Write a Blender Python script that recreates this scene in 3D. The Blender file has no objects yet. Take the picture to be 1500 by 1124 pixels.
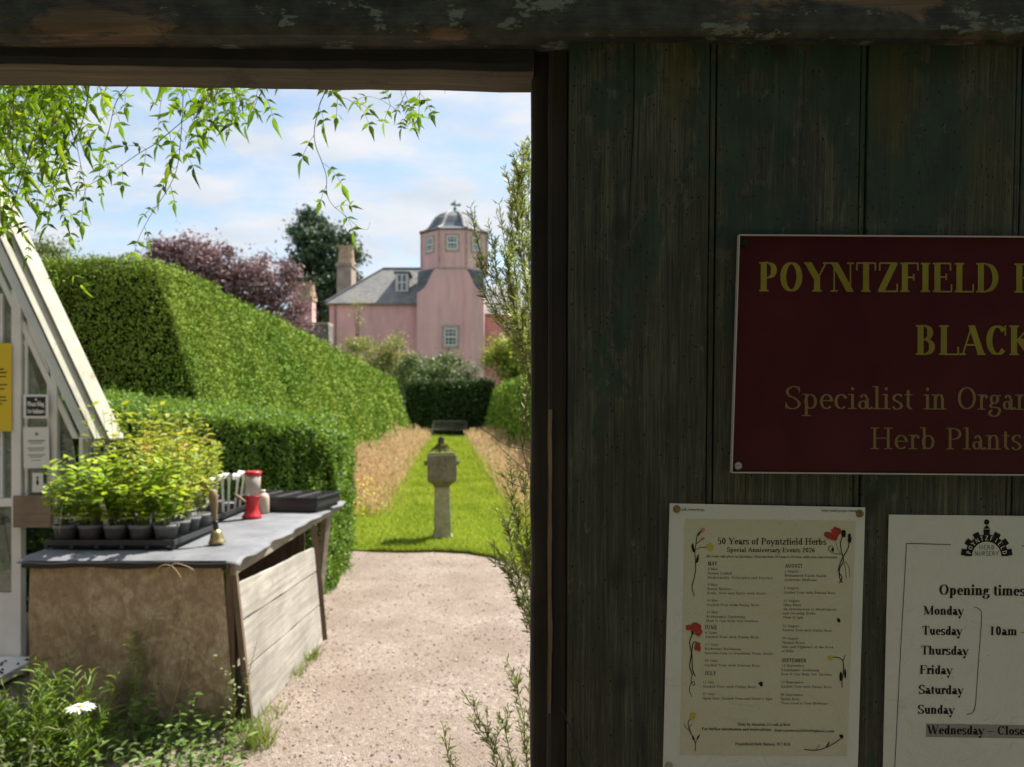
import bpy, math, random
import numpy as np
from mathutils import Vector, Matrix, noise as mnoise

# ------------------------------------------------------------------ camera, sky, sun, exposure
C = bpy.context.scene
COL = C.collection
F = 1133.0          # focal length in pixels of the 1500 px wide photograph
HZ = 600.0          # horizon row
EYE = 1.6
cam_d = bpy.data.cameras.new("camera")
cam = bpy.data.objects.new("camera", cam_d)
COL.objects.link(cam)
cam.location = (0, 0, EYE)
cam.rotation_euler = (math.radians(90), 0, 0)
cam_d.sensor_width = 36
cam_d.lens = 36 * F / 1500
cam_d.shift_y = (HZ - 562) / 1500
cam_d.clip_start = 0.05
cam_d.clip_end = 3000
cam_d.dof.use_dof = True
cam_d.dof.focus_distance = 0.85
cam_d.dof.aperture_fstop = 9.5
C.camera = cam
C.render.resolution_x, C.render.resolution_y = 1024, 767
C.render.engine = 'CYCLES'
C.cycles.use_denoising = True
C.cycles.max_bounces = 8
C.cycles.transparent_max_bounces = 12
C.cycles.caustics_reflective = False
C.cycles.caustics_refractive = False
C.view_settings.view_transform = 'Standard'
C.view_settings.look = 'None'
C.view_settings.exposure = 1.1
C.view_settings.gamma = 1

SUN_EL = math.radians(56)
SUN_DIR = Vector((math.cos(SUN_EL) * 0.72, math.cos(SUN_EL) * 0.694, math.sin(SUN_EL)))
sd = bpy.data.lights.new("sun", 'SUN')
sd.energy = 5.0
sd.angle = math.radians(0.5)
sd.color = (1.0, 0.94, 0.84)
so = bpy.data.objects.new("sun", sd)
COL.objects.link(so)
so.location = (20, 20, 40)
so.rotation_euler = SUN_DIR.to_track_quat('Z', 'Y').to_euler()

world = bpy.data.worlds.new("World")
C.world = world
world.use_nodes = True
wt = world.node_tree
wt.nodes.clear()


def wn(t, **k):
    n = wt.nodes.new(t)
    for a, b in k.items():
        setattr(n, a, b)
    return n


def wm(op, a, b=None, c=None):
    n = wn('ShaderNodeMath', operation=op)
    for i, v in enumerate((a, b, c)):
        if v is None:
            continue
        if isinstance(v, (int, float)):
            n.inputs[i].default_value = v
        else:
            wt.links.new(v, n.inputs[i])
    return n.outputs[0]


sky = wn('ShaderNodeTexSky', sky_type='NISHITA', sun_disc=False)
sky.sun_elevation = SUN_EL
sky.sun_rotation = math.atan2(SUN_DIR.x, SUN_DIR.y)
sky.air_density = 1.0
sky.dust_density = 1.2
sky.ozone_density = 2.2
tc = wn('ShaderNodeTexCoord')
sep = wn('ShaderNodeSeparateXYZ')
wt.links.new(tc.outputs['Generated'], sep.inputs[0])
den = wm('ADD', wm('MAXIMUM', sep.outputs[2], 0.0), 0.22)
cmb = wn('ShaderNodeCombineXYZ')
wt.links.new(wm('DIVIDE', sep.outputs[0], den), cmb.inputs[0])
wt.links.new(wm('DIVIDE', sep.outputs[1], den), cmb.inputs[1])


def wnoise(scale, detail, off, rough=0.55, dist=0.0):
    mp = wn('ShaderNodeMapping')
    mp.inputs['Location'].default_value = off
    mp.inputs['Scale'].default_value = (1.0, 1.35, 1.0)
    wt.links.new(cmb.outputs[0], mp.inputs[0])
    n = wn('ShaderNodeTexNoise')
    n.inputs['Scale'].default_value = scale
    n.inputs['Detail'].default_value = detail
    n.inputs['Roughness'].default_value = rough
    n.inputs['Distortion'].default_value = dist
    wt.links.new(mp.outputs[0], n.inputs['Vector'])
    return n.outputs['Fac']


def wramp(fac, stops):
    r = wn('ShaderNodeValToRGB')
    e = r.color_ramp.elements
    e[0].position, e[0].color = stops[0]
    e[1].position, e[1].color = stops[-1]
    for p, c in stops[1:-1]:
        k = e.new(p)
        k.color = c
    wt.links.new(fac, r.inputs[0])
    return r.outputs[0]


G = lambda v: (v, v, v, 1)
cl = wm('ADD', wm('MULTIPLY', wnoise(2.3, 6, (3.1, 1.3, 0), 0.52, 0.25), 0.72), wm('MULTIPLY', wnoise(7.0, 5, (0.4, 5.2, 0), 0.6, 0.4), 0.28))
cmask = wramp(cl, [(0.42, G(0.0)), (0.50, G(0.4)), (0.57, G(0.9)), (0.68, G(1.0))])
# more cloud towards the horizon, as thin high cloud stacks up
hz = wramp(sep.outputs[2], [(0.0, G(0.7)), (0.2, G(0.3)), (0.45, G(0.14))])
cm = wm('MINIMUM', wm('ADD', cmask, hz), 1.0)
ccol = wramp(wnoise(4.0, 5, (9.0, 2.0, 0), 0.5), [(0.3, (3.7, 4.1, 4.6, 1)), (0.65, (4.7, 4.85, 5.1, 1))])
mix = wn('ShaderNodeMix', data_type='RGBA')
wt.links.new(cm, mix.inputs[0])
skm = wn('ShaderNodeMix', data_type='RGBA', blend_type='MULTIPLY')
skm.inputs[0].default_value = 1.0
skm.inputs[7].default_value = (1.12, 1.13, 1.06, 1)
wt.links.new(sky.outputs[0], skm.inputs[6])
wt.links.new(skm.outputs[2], mix.inputs[6])
wt.links.new(ccol, mix.inputs[7])
bg = wn('ShaderNodeBackground')
bg.inputs['Strength'].default_value = 0.088
wt.links.new(mix.outputs[2], bg.inputs['Color'])
wo = wn('ShaderNodeOutputWorld')
wt.links.new(bg.outputs[0], wo.inputs[0])

# ------------------------------------------------------------------ helpers
rnd = random.Random(7)
rng = np.random.default_rng(11)
R = math.radians


def P(x, y, d):
    """the point that lies d metres ahead on the line of sight through a photograph pixel"""
    return Vector(((x - 750) / F * d, d, EYE + (HZ - y) / F * d))


def GP(x, y, z=0.0):
    d = (EYE - z) * F / (y - HZ)
    return Vector(((x - 750) / F * d, d, z))


def SV(s, d, z=0.0):
    """garden coordinates: s metres right of the lawn axis, d metres ahead"""
    return Vector((s - 0.083 * d, d, z))


def tag(o, label=None, cat=None, group=None, kind=None):
    if label: o['label'] = label
    if cat: o['category'] = cat
    if group: o['group'] = group
    if kind: o['kind'] = kind
    return o


def empty(name, loc, label=None, cat=None, group=None, rot=(0, 0, 0), parent=None):
    o = bpy.data.objects.new(name, None)
    COL.objects.link(o)
    o.location = loc
    o.rotation_euler = rot
    o.empty_display_size = 0.1
    if parent: o.parent = parent
    return tag(o, label, cat, group)


def link_mesh(name, me, mat, parent=None, loc=(0, 0, 0), smooth=False, bevel=0):
    o = bpy.data.objects.new(name, me)
    COL.objects.link(o)
    for m in (mat if isinstance(mat, (list, tuple)) else [mat]):
        me.materials.append(m)
    if parent: o.parent = parent
    o.location = loc
    if smooth:
        me.polygons.foreach_set('use_smooth', [True] * len(me.polygons))
    if bevel:
        b = o.modifiers.new('bevel', 'BEVEL')
        b.width = bevel
        b.segments = 2
        b.limit_method = 'ANGLE'
        b.angle_limit = R(40)
    return o


def np_mesh(name, V, Fc):
    """V (n,3); Fc list of (m,k) int arrays"""
    me = bpy.data.meshes.new(name)
    V = np.asarray(V, dtype=np.float32)
    Fs = [np.asarray(f, dtype=np.int32) for f in (Fc if isinstance(Fc, (list, tuple)) else [Fc])]
    loops = np.concatenate([f.ravel() for f in Fs])
    tot = np.concatenate([np.full(len(f), f.shape[1], np.int32) for f in Fs])
    st = np.concatenate([[0], np.cumsum(tot)[:-1]]).astype(np.int32)
    me.vertices.add(len(V))
    me.vertices.foreach_set('co', V.ravel())
    me.loops.add(len(loops))
    me.loops.foreach_set('vertex_index', loops)
    me.polygons.add(len(tot))
    me.polygons.foreach_set('loop_start', st)
    me.polygons.foreach_set('loop_total', tot)
    me.update(calc_edges=True)
    return me


class MB:
    def __init__(self):
        self.v, self.f, self.m = [], [], []
        self.mi = 0

    def add(self, vs, fs):
        b = len(self.v)
        self.v += [tuple(p) for p in vs]
        self.f += [tuple(i + b for i in q) for q in fs]
        self.m += [self.mi] * len(fs)

    def hexa(self, p):
        """8 points: bottom 4 counter-clockwise, top 4"""
        self.add(p, [(3, 2, 1, 0), (4, 5, 6, 7), (0, 1, 5, 4), (1, 2, 6, 5), (2, 3, 7, 6), (3, 0, 4, 7)])

    def box(self, x0, y0, z0, x1, y1, z1):
        self.hexa([(x0, y0, z0), (x1, y0, z0), (x1, y1, z0), (x0, y1, z0), (x0, y0, z1), (x1, y0, z1), (x1, y1, z1), (x0, y1, z1)])

    def bar(self, a, b, w, h, up=(0, 0, 1)):
        a, b = Vector(a), Vector(b)
        d = (b - a).normalized()
        s = d.cross(Vector(up))
        if s.length < 1e-5: s = d.cross(Vector((0, 1, 0)))
        s.normalize()
        u = s.cross(d)
        s *= w / 2
        u *= h / 2
        self.hexa([a - s - u, a + s - u, b + s - u, b - s - u, a - s + u, a + s + u, b + s + u, b - s + u])

    def tube(self, pts, rad, n=6, cap=True):
        pts = [Vector(p) for p in pts]
        if not isinstance(rad, (list, tuple)): rad = [rad] * len(pts)
        vs, fs = [], []
        ref = None
        for i, p in enumerate(pts):
            t = (pts[min(i + 1, len(pts) - 1)] - pts[max(i - 1, 0)])
            t = t.normalized() if t.length > 1e-9 else Vector((0, 0, 1))
            if ref is None:
                ref = t.cross(Vector((0.3, 0.9, 0.2)))
                if ref.length < 1e-3: ref = t.cross(Vector((1, 0, 0)))
            ref = (ref - t * ref.dot(t))
            ref.normalize()
            b = t.cross(ref)
            for k in range(n):
                a = 2 * math.pi * k / n
                vs.append(p + (ref * math.cos(a) + b * math.sin(a)) * rad[i])
        for i in range(len(pts) - 1):
            for k in range(n):
                k2 = (k + 1) % n
                fs.append((i * n + k, i * n + k2, (i + 1) * n + k2, (i + 1) * n + k))
        if cap:
            fs.append(tuple(reversed(range(n))))
            fs.append(tuple((len(pts) - 1) * n + k for k in range(n)))
        self.add(vs, fs)

    def lathe(self, prof, n=16, c=(0, 0, 0), rot=0.0, sq=None):
        """prof list of (r,z)"""
        vs, fs = [], []
        for r, z in prof:
            for k in range(n):
                a = 2 * math.pi * k / n + rot
                vs.append((c[0] + r * math.cos(a), c[1] + r * math.sin(a), c[2] + z))
        for i in range(len(prof) - 1):
            for k in range(n):
                k2 = (k + 1) % n
                fs.append((i * n + k, i * n + k2, (i + 1) * n + k2, (i + 1) * n + k))
        fs.append(tuple(reversed(range(n))))
        fs.append(tuple((len(prof) - 1) * n + k for k in range(n)))
        self.add(vs, fs)

    def prism(self, poly, axis, a, b):
        """poly 2-D outline extruded along axis ('x','y','z') from a to b"""
        def mk(p, t):
            return {'y': (p[0], t, p[1]), 'x': (t, p[0], p[1]), 'z': (p[0], p[1], t)}[axis]
        n = len(poly)
        vs = [mk(p, a) for p in poly] + [mk(p, b) for p in poly]
        fs = [tuple(range(n)), tuple(reversed(range(n, 2 * n)))]
        fs += [(i, (i + 1) % n + 0, (i + 1) % n + n, i + n) for i in range(n)]
        self.add(vs, fs)

    def grid(self, fn, nu, nv):
        vs = [fn(i / nu, j / nv) for j in range(nv + 1) for i in range(nu + 1)]
        fs = [(j * (nu + 1) + i, j * (nu + 1) + i + 1, (j + 1) * (nu + 1) + i + 1, (j + 1) * (nu + 1) + i) for j in range(nv) for i in range(nu)]
        self.add(vs, fs)

    def build(self, name, mat, parent=None, loc=(0, 0, 0), smooth=False, bevel=0, off=None, recalc=True):
        me = bpy.data.meshes.new(name)
        v = self.v if off is None else [(p[0] + off[0], p[1] + off[1], p[2] + off[2]) for p in self.v]
        me.from_pydata(v, [], self.f)
        o = link_mesh(name, me, mat, parent, loc, smooth, bevel)
        if any(self.m):
            me.polygons.foreach_set('material_index', self.m)
        if recalc:
            import bmesh
            bm = bmesh.new()
            bm.from_mesh(me)
            bmesh.ops.recalc_face_normals(bm, faces=bm.faces)
            bm.to_mesh(me)
            bm.free()
        return o


def copy_tree(o, parent=None):
    c = o.copy()
    COL.objects.link(c)
    if parent: c.parent = parent
    for ch in list(o.children):
        copy_tree(ch, c)
    return c


# ---- numpy value noise
def vnoise(Pn, seed=0):
    Pn = np.asarray(Pn, dtype=np.float64)
    i = np.floor(Pn).astype(np.int64)
    f = Pn - i
    f = f * f * (3 - 2 * f)

    def h(a):
        n = a[:, 0] * 374761393 + a[:, 1] * 668265263 + a[:, 2] * 2147483647 + seed * 974711
        n = (n ^ (n >> 13)) * 1274126177
        n = n ^ (n >> 16)
        return (n & 0xffff) / 65535.0
    out = 0
    for dx in (0, 1):
        for dy in (0, 1):
            for dz in (0, 1):
                w = (f[:, 0] if dx else 1 - f[:, 0]) * (f[:, 1] if dy else 1 - f[:, 1]) * (f[:, 2] if dz else 1 - f[:, 2])
                out = out + w * h(i + np.array([dx, dy, dz]))
    return out


def fbm(Pn, seed=0, oct=3):
    s, a, t = 0, 1.0, 0
    for k in range(oct):
        s = s + a * vnoise(np.asarray(Pn) * (2 ** k), seed + k)
        t += a
        a *= 0.5
    return s / t


def unit(a):
    return a / np.maximum(np.linalg.norm(a, axis=1, keepdims=True), 1e-9)


T4 = (np.array([(0, 0, 0), (.45, -.5, .08), (1, 0, -.06), (.45, .5, .08)], float), np.array([(0, 1, 2), (0, 2, 3)]))
T6 = (np.array([(0, 0, 0), (.28, -.45, .06), (.62, -.38, .03), (1, 0, -.14), (.62, .38, .03), (.28, .45, .06), (.3, 0, -.02), (.64, 0, -.05)], float),
      np.array([(0, 1, 6), (1, 2, 7), (1, 7, 6), (2, 3, 7), (0, 6, 5), (6, 7, 4), (6, 4, 5), (7, 3, 4)]))
TP = (np.array([(0, 0, 0), (.16, -.38, .05), (.36, -.5, .05), (.6, -.26, 0), (1, 0, -.16), (.6, .26, 0), (.36, .5, .05), (.16, .38, .05), (.36, 0, -.03)], float),
      np.array([(0, 1, 8), (1, 2, 8), (2, 3, 8), (3, 4, 8), (4, 5, 8), (5, 6, 8), (6, 7, 8), (7, 0, 8)]))
TG = (np.array([(0, -.5, 0), (0, .5, 0), (.55, .3, .0), (.55, -.3, .0), (1, 0, 0)], float), np.array([(0, 1, 2), (0, 2, 3), (3, 2, 4)]))


def leaf_mesh(name, Pos, A, N, L, W, tmpl=T4):
    Pos = np.asarray(Pos, float)
    n = len(Pos)
    A = unit(np.asarray(A, float))
    B = unit(np.cross(np.asarray(N, float), A))
    Nn = np.cross(A, B)
    L = np.broadcast_to(np.asarray(L, float), (n,))
    W = np.broadcast_to(np.asarray(W, float), (n,))
    tv, tf = tmpl
    V = (Pos[:, None, :] + A[:, None, :] * (tv[None, :, 0, None] * L[:, None, None]) + B[:, None, :] * (tv[None, :, 1, None] * W[:, None, None])
         + Nn[:, None, :] * (tv[None, :, 2, None] * L[:, None, None]))
    Fc = (tf[None] + (np.arange(n) * len(tv))[:, None, None]).reshape(-1, tf.shape[1])
    return np_mesh(name, V.reshape(-1, 3), Fc)


def leaves(name, mat, parent, Pos, A, N, L, W, tmpl=T4, smooth=False):
    return link_mesh(name, leaf_mesh(name, Pos, A, N, L, W, tmpl), mat, parent, smooth=smooth)


def rdir(n):
    return unit(rng.normal(size=(n, 3)))


# ------------------------------------------------------------------ materials
def new_mat(name):
    m = bpy.data.materials.new(name)
    m.use_nodes = True
    nt = m.node_tree
    b = nt.nodes.get('Principled BSDF')
    b.inputs['Specular IOR Level'].default_value = 0.35
    return m, nt, b


class NT:
    def __init__(self, nt): self.t = nt

    def n(self, ty, ins=None, **k):
        n = self.t.nodes.new(ty)
        for a, b in k.items(): setattr(n, a, b)
        for a, b in (ins or {}).items():
            if hasattr(b, 'is_output'): self.t.links.new(b, n.inputs[a])
            else: n.inputs[a].default_value = b
        return n

    def math(self, op, a, b=0.0, clamp=False):
        n = self.n('ShaderNodeMath', {0: a, 1: b}, operation=op)
        n.use_clamp = clamp
        return n.outputs[0]

    def ramp(self, fac, stops, interp='LINEAR'):
        n = self.n('ShaderNodeValToRGB', {0: fac})
        n.color_ramp.interpolation = interp
        e = n.color_ramp.elements
        e[0].position, e[1].position = stops[0][0], stops[-1][0]
        e[0].color = c4(stops[0][1])
        e[1].color = c4(stops[-1][1])
        for p, c in stops[1:-1]:
            e.new(p).color = c4(c)
        return n.outputs[0]

    def mix(self, fac, a, b, bt='MIX'):
        n = self.n('ShaderNodeMix', data_type='RGBA', blend_type=bt)
        for i, v in ((0, fac), (6, a), (7, b)):
            if hasattr(v, 'is_output'): self.t.links.new(v, n.inputs[i])
            else: n.inputs[i].default_value = c4(v) if i else v
        return n.outputs[2]

    def coords(self, scale=(1, 1, 1), loc=(0, 0, 0), out='Object', rot=(0, 0, 0)):
        tc = self.n('ShaderNodeTexCoord')
        mp = self.n('ShaderNodeMapping', {'Vector': tc.outputs[out], 'Scale': scale, 'Location': loc, 'Rotation': rot})
        return mp.outputs[0]

    def noise(self, vec, scale, detail=4, rough=0.55, dist=0.0):
        return self.n('ShaderNodeTexNoise', {'Vector': vec, 'Scale': scale, 'Detail': detail, 'Roughness': rough, 'Distortion': dist}).outputs['Fac']

    def bump(self, h, strength, dist, b, prev=None):
        n = self.n('ShaderNodeBump', {'Height': h, 'Strength': strength, 'Distance': dist})
        if prev is not None: self.t.links.new(prev, n.inputs['Normal'])
        self.t.links.new(n.outputs[0], b.inputs['Normal'])
        return n.outputs[0]

    def link(self, a, b): self.t.links.new(a, b)


def c4(c):
    if isinstance(c, (int, float)): return (c, c, c, 1)
    return tuple(c) if len(c) == 4 else (*c, 1)


def leafmat(name, ca, cb, trans=0.35, tcol=None, rough=0.5, cm=None, big=None, spec=0.35):
    """two-tone leaves: each leaf its own tone; light passes through"""
    m, nt, b = new_mat(name)
    N = NT(nt)
    geo = N.n('ShaderNodeNewGeometry')
    stops = [(0.0, ca), (1.0, cb)] if cm is None else [(0.0, ca), (0.55, cb), (0.86, cb), (1.0, cm)]
    col = N.ramp(geo.outputs['Random Per Island'], stops)
    if big:
        f = N.noise(N.coords(), big[0], 3)
        col = N.mix(N.ramp(f, [(0.42, 0), (0.62, 1)]), col, big[1], 'MULTIPLY')
    N.link(col, b.inputs['Base Color'])
    b.inputs['Roughness'].default_value = rough
    b.inputs['Specular IOR Level'].default_value = spec
    tr = N.n('ShaderNodeBsdfTranslucent')
    if tcol:
        tcx = N.mix(1.0, col, tcol, 'MULTIPLY')
        N.link(tcx, tr.inputs['Color'])
    else:
        N.link(col, tr.inputs['Color'])
    mx = N.n('ShaderNodeMixShader', {0: trans})
    N.link(b.outputs[0], mx.inputs[1])
    N.link(tr.outputs[0], mx.inputs[2])
    out = nt.nodes.get('Material Output')
    N.link(mx.outputs[0], out.inputs[0])
    return m


def plain(name, col, rough=0.6, metal=0.0, var=0.0, vs=8.0, bump=0.0, bs=60.0, spec=0.35, dirt=None, coat=0.0):
    m, nt, b = new_mat(name)
    N = NT(nt)
    b.inputs['Base Color'].default_value = c4(col)
    b.inputs['Roughness'].default_value = rough
    b.inputs['Metallic'].default_value = metal
    b.inputs['Specular IOR Level'].default_value = spec
    b.inputs['Coat Weight'].default_value = coat
    if var or dirt:
        co = N.coords()
        f = N.noise(co, vs, 5, 0.6)
        lo = tuple(max(0, x * (1 - var)) for x in col)
        hi = tuple(min(1, x * (1 + var)) for x in col)
        c = N.ramp(f, [(0.3, lo), (0.7, hi)])
        if dirt:
            g = N.noise(N.coords(loc=(3, 1, 7)), vs * 1.7, 6, 0.65)
            c = N.mix(N.ramp(g, [(dirt[1], 0), (dirt[1] + 0.14, 1)]), c, dirt[0])
        N.link(c, b.inputs['Base Color'])
    if bump:
        N.bump(N.noise(N.coords(), bs, 4, 0.6), 0.6, bump, b)
    return m


def woodmat(name, c1, c2, axis='z', scale=1.0, rough=0.75, knots=True, stain=None, bump=0.0015, crack=True):
    """weathered timber with the grain along one axis"""
    m, nt, b = new_mat(name)
    N = NT(nt)
    long_, cross = 1.6 * scale, 34 * scale
    sc = {'x': (long_, cross, cross), 'y': (cross, long_, cross), 'z': (cross, cross, long_)}[axis]
    co = N.coords(sc)
    g = N.noise(co, 1.0, 6, 0.6, 0.6)
    g2 = N.noise(N.coords(tuple(s * 4 for s in sc), (5, 2, 9)), 1.0, 3, 0.6)
    f = N.math('ADD', N.math('MULTIPLY', g, 0.7), N.math('MULTIPLY', g2, 0.3))
    col = N.ramp(f, [(0.32, c1), (0.66, c2)])
    big = N.noise(N.coords((1, 1, 1), (2, 8, 3)), 3.2 * scale, 4, 0.6)
    col = N.mix(N.ramp(big, [(0.35, 0.55), (0.7, 0.0)]), col, tuple(x * 0.55 for x in c1))
    if stain:
        s = N.noise(N.coords((1, 1, 1), (7, 1, 4)), stain[1], 6, 0.68, 0.4)
        col = N.mix(N.ramp(s, [(stain[2], 0), (stain[2] + 0.1, 0.9)]), col, stain[0])
    N.link(col, b.inputs['Base Color'])
    b.inputs['Roughness'].default_value = rough
    N.bump(f, 0.7, bump, b)
    return m
# ------------------------------------------------------------------ a small roman alphabet, drawn as broad-nib strokes (unit: capital height)
def glyphs():
    g = {}
    V = lambda x, a, b, sb='B', st='B': ('V', x, a, b, sb, st)
    h = lambda a, b, y: ('h', a, b, y)
    D = lambda a, b, c, d, k='W': ('d', a, b, c, d, k)
    e = lambda cx, cy, rx, ry, a=0, b=360: ('e', cx, cy, rx, ry, a, b)
    t = lambda x, a, b: ('t', x, a, b)
    p = lambda *q: ('p', q)
    s = lambda x, y, l: ('s', x, y, l)
    dot = lambda x, y: ('dot', x, y)
    S8 = lambda x, w, y, k: p((x + w * .93, y + .84 * k), (x + w * .72, y + .97 * k), (x + w * .42, y + .97 * k), (x + w * .14, y + .8 * k), (x + w * .24, y + .6 * k),
                           (x + w * .55, y + .49 * k), (x + w * .86, y + .33 * k), (x + w * .9, y + .15 * k), (x + w * .62, y + .02 * k), (x + w * .3, y + .02 * k), (x + w * .06, y + .17 * k))
    g['A'] = (1.05, [D(.52, 1, .13, 0, 'w'), D(.5, 1, .92, 0), h(.26, .74, .34), s(.13, 0, .14), s(.92, 0, .18)])
    g['B'] = (.98, [V(.24, 0, 1, 'L', 'L'), h(.24, .47, .98), h(.24, .5, .52), h(.24, .5, .02), e(.45, .75, .28, .23, -90, 90), e(.47, .27, .34, .25, -90, 90)])
    g['C'] = (1.0, [e(.54, .5, .43, .49, 42, 318), t(.87, .66, 1.0)])
    g['D'] = (1.09, [V(.24, 0, 1, 'L', 'L'), h(.24, .48, .98), h(.24, .48, .02), e(.46, .5, .5, .48, -90, 90)])
    g['E'] = (.92, [V(.24, 0, 1, 'L', 'L'), h(.24, .8, .98), h(.24, .62, .52), h(.24, .85, .02), t(.8, .74, .99), t(.62, .41, .63), t(.85, .01, .27)])
    g['F'] = (.85, [V(.24, 0, 1, 'B', 'L'), h(.24, .8, .98), h(.24, .62, .5), t(.8, .74, .99), t(.62, .39, .61)])
    g['G'] = (1.09, [e(.54, .5, .43, .49, 42, 300), V(.84, .05, .4, 'N', 'B'), t(.86, .66, 1.0)])
    g['H'] = (1.09, [V(.24, 0, 1), V(.85, 0, 1), h(.24, .85, .51)])
    g['I'] = (.5, [V(.25, 0, 1)])
    g['J'] = (.6, [V(.35, .2, 1, 'N', 'B'), e(.2, .2, .15, .2, 200, 360)])
    g['K'] = (1.09, [V(.24, 0, 1), D(.9, .98, .3, .42, 'w'), D(.45, .56, .95, 0), s(.88, 1, .15), s(.96, 0, .16)])
    g['L'] = (.9, [V(.24, 0, 1, 'L', 'B'), h(.24, .84, .02), t(.84, .01, .28)])
    g['M'] = (1.34, [D(.2, 0, .2, 1, 'w'), V(1.1, 0, 1, 'B', 'R'), D(.2, 1, .64, .03), D(1.1, 1, .64, .03, 'w'), s(.2, 0, .15), s(.12, 1, .12)])
    g['N'] = (1.09, [D(.2, 0, .2, 1, 'w'), D(.9, 0, .9, 1, 'w'), D(.2, 1, .9, 0), s(.2, 0, .15), s(.12, 1, .1), s(.9, 1, .15)])
    g['O'] = (1.09, [e(.545, .5, .44, .49)])
    g['P'] = (.86, [V(.24, 0, 1, 'B', 'L'), h(.24, .44, .98), h(.24, .44, .46), e(.44, .72, .33, .26, -90, 90)])
    g['Q'] = (1.09, [e(.545, .5, .44, .49), D(.5, .05, .95, -.2)])
    g['R'] = (1.02, [V(.24, 0, 1, 'B', 'L'), h(.24, .44, .98), h(.24, .44, .5), e(.44, .74, .32, .24, -90, 90), D(.5, .5, .9, 0), s(.95, 0, .1)])
    g['S'] = (.82, [S8(.06, .7, .0, 1.0), t(.7, .72, 1.0), t(.1, 0, .28)])
    g['T'] = (.92, [V(.46, 0, 1, 'B', 'N'), h(.06, .86, .98), t(.06, .73, .99), t(.86, .73, .99)])
    g['U'] = (1.09, [V(.24, .3, 1, 'N', 'B'), e(.54, .32, .3, .31, 180, 360), D(.84, .3, .84, 1, 'w'), s(.84, 1, .15)])
    g['V'] = (1.05, [D(.14, 1, .54, 0), D(.92, 1, .54, 0, 'w'), s(.14, 1, .17), s(.92, 1, .14)])
    g['W'] = (1.42, [D(.14, 1, .46, 0), D(.75, 1, .46, 0, 'w'), D(.72, 1, 1.02, 0), D(1.3, 1, 1.02, 0, 'w'), s(.14, 1, .17), s(.72, 1, .17), s(1.3, 1, .13)])
    g['X'] = (1.05, [D(.14, 1, .9, 0), D(.88, 1, .14, 0, 'w'), s(.14, 1, .16), s(.9, 0, .16), s(.88, 1, .14), s(.14, 0, .14)])
    g['Y'] = (1.05, [D(.14, 1, .54, .44), D(.94, 1, .56, .44, 'w'), V(.54, 0, .47, 'B', 'N'), s(.14, 1, .17), s(.94, 1, .14)])
    g['Z'] = (.92, [h(.1, .84, .98), h(.06, .86, .02), D(.74, .98, .16, .02), t(.1, .73, .99), t(.86, .01, .28)])
    X = .67
    g['a'] = (.68, [V(.46, .06, .48, 'N', 'N'), e(.3, .47, .17, .19, 10, 165), e(.26, .19, .2, .19), p((.46, .1), (.52, .02), (.62, .04), (.66, .1))])
    g['b'] = (.75, [V(.2, 0, 1.02, 'N', 'L'), e(.38, .33, .27, .33)])
    g['c'] = (.65, [e(.35, .33, .28, .33, 45, 315), dot(.54, .52)])
    g['d'] = (.76, [V(.55, 0, 1.02, 'R', 'L'), e(.36, .33, .27, .33)])
    g['e'] = (.66, [e(.35, .33, .28, .33, 0, 318), h(.1, .62, .37)])
    g['f'] = (.5, [V(.23, 0, .82, 'B', 'N'), e(.38, .82, .15, .19, 50, 180), h(.05, .45, .64)])
    g['g'] = (.73, [e(.34, .46, .22, .2), p((.24, .28), (.15, .17), (.25, .1), (.5, .08), (.62, -.04), (.5, -.25), (.28, -.29), (.08, -.17), (.22, -.02)), h(.5, .68, .62)])
    g['h'] = (.78, [V(.2, 0, 1.02, 'B', 'L'), p((.2, .5), (.34, .64), (.5, .63), (.57, .45)), V(.57, 0, .48, 'B', 'N')])
    g['i'] = (.42, [V(.21, 0, X, 'B', 'L'), dot(.21, .9)])
    g['j'] = (.42, [V(.22, -.15, X, 'N', 'L'), e(.1, -.15, .12, .15, 200, 360), dot(.22, .9)])
    g['k'] = (.77, [V(.2, 0, 1.02, 'B', 'L'), D(.6, .65, .22, .3, 'w'), D(.33, .4, .66, 0), s(.6, .66, .13), s(.66, 0, .13)])
    g['l'] = (.42, [V(.21, 0, 1.02, 'B', 'L')])
    g['m'] = (1.16, [V(.2, 0, X, 'B', 'L'), p((.2, .5), (.34, .64), (.5, .63), (.57, .45)), V(.57, 0, .48, 'B', 'N'), p((.57, .5), (.71, .64), (.87, .63), (.94, .45)), V(.94, 0, .48, 'B', 'N')])
    g['n'] = (.78, [V(.2, 0, X, 'B', 'L'), p((.2, .5), (.34, .64), (.5, .63), (.57, .45)), V(.57, 0, .48, 'B', 'N')])
    g['o'] = (.74, [e(.37, .33, .29, .33)])
    g['p'] = (.76, [V(.2, -.32, X, 'B', 'L'), e(.39, .33, .27, .33)])
    g['q'] = (.76, [V(.56, -.32, X, 'B', 'N'), e(.36, .33, .27, .33)])
    g['r'] = (.52, [V(.2, 0, X, 'B', 'L'), p((.2, .48), (.32, .64), (.44, .64)), dot(.45, .57)])
    g['s'] = (.58, [S8(.06, .46, .0, X)])
    g['t'] = (.44, [V(.2, .1, .84, 'N', 'N'), h(.04, .4, .64), e(.32, .12, .12, .12, 180, 310)])
    g['u'] = (.78, [V(.2, .2, X, 'N', 'L'), e(.37, .2, .17, .2, 180, 340), V(.57, 0, X, 'R', 'L')])
    g['v'] = (.74, [D(.1, X, .38, 0), D(.66, X, .38, 0, 'w'), s(.1, X, .13), s(.66, X, .11)])
    g['w'] = (1.05, [D(.1, X, .35, 0), D(.56, X, .35, 0, 'w'), D(.54, X, .76, 0), D(.97, X, .76, 0, 'w'), s(.1, X, .12), s(.54, X, .12), s(.97, X, .1)])
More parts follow.
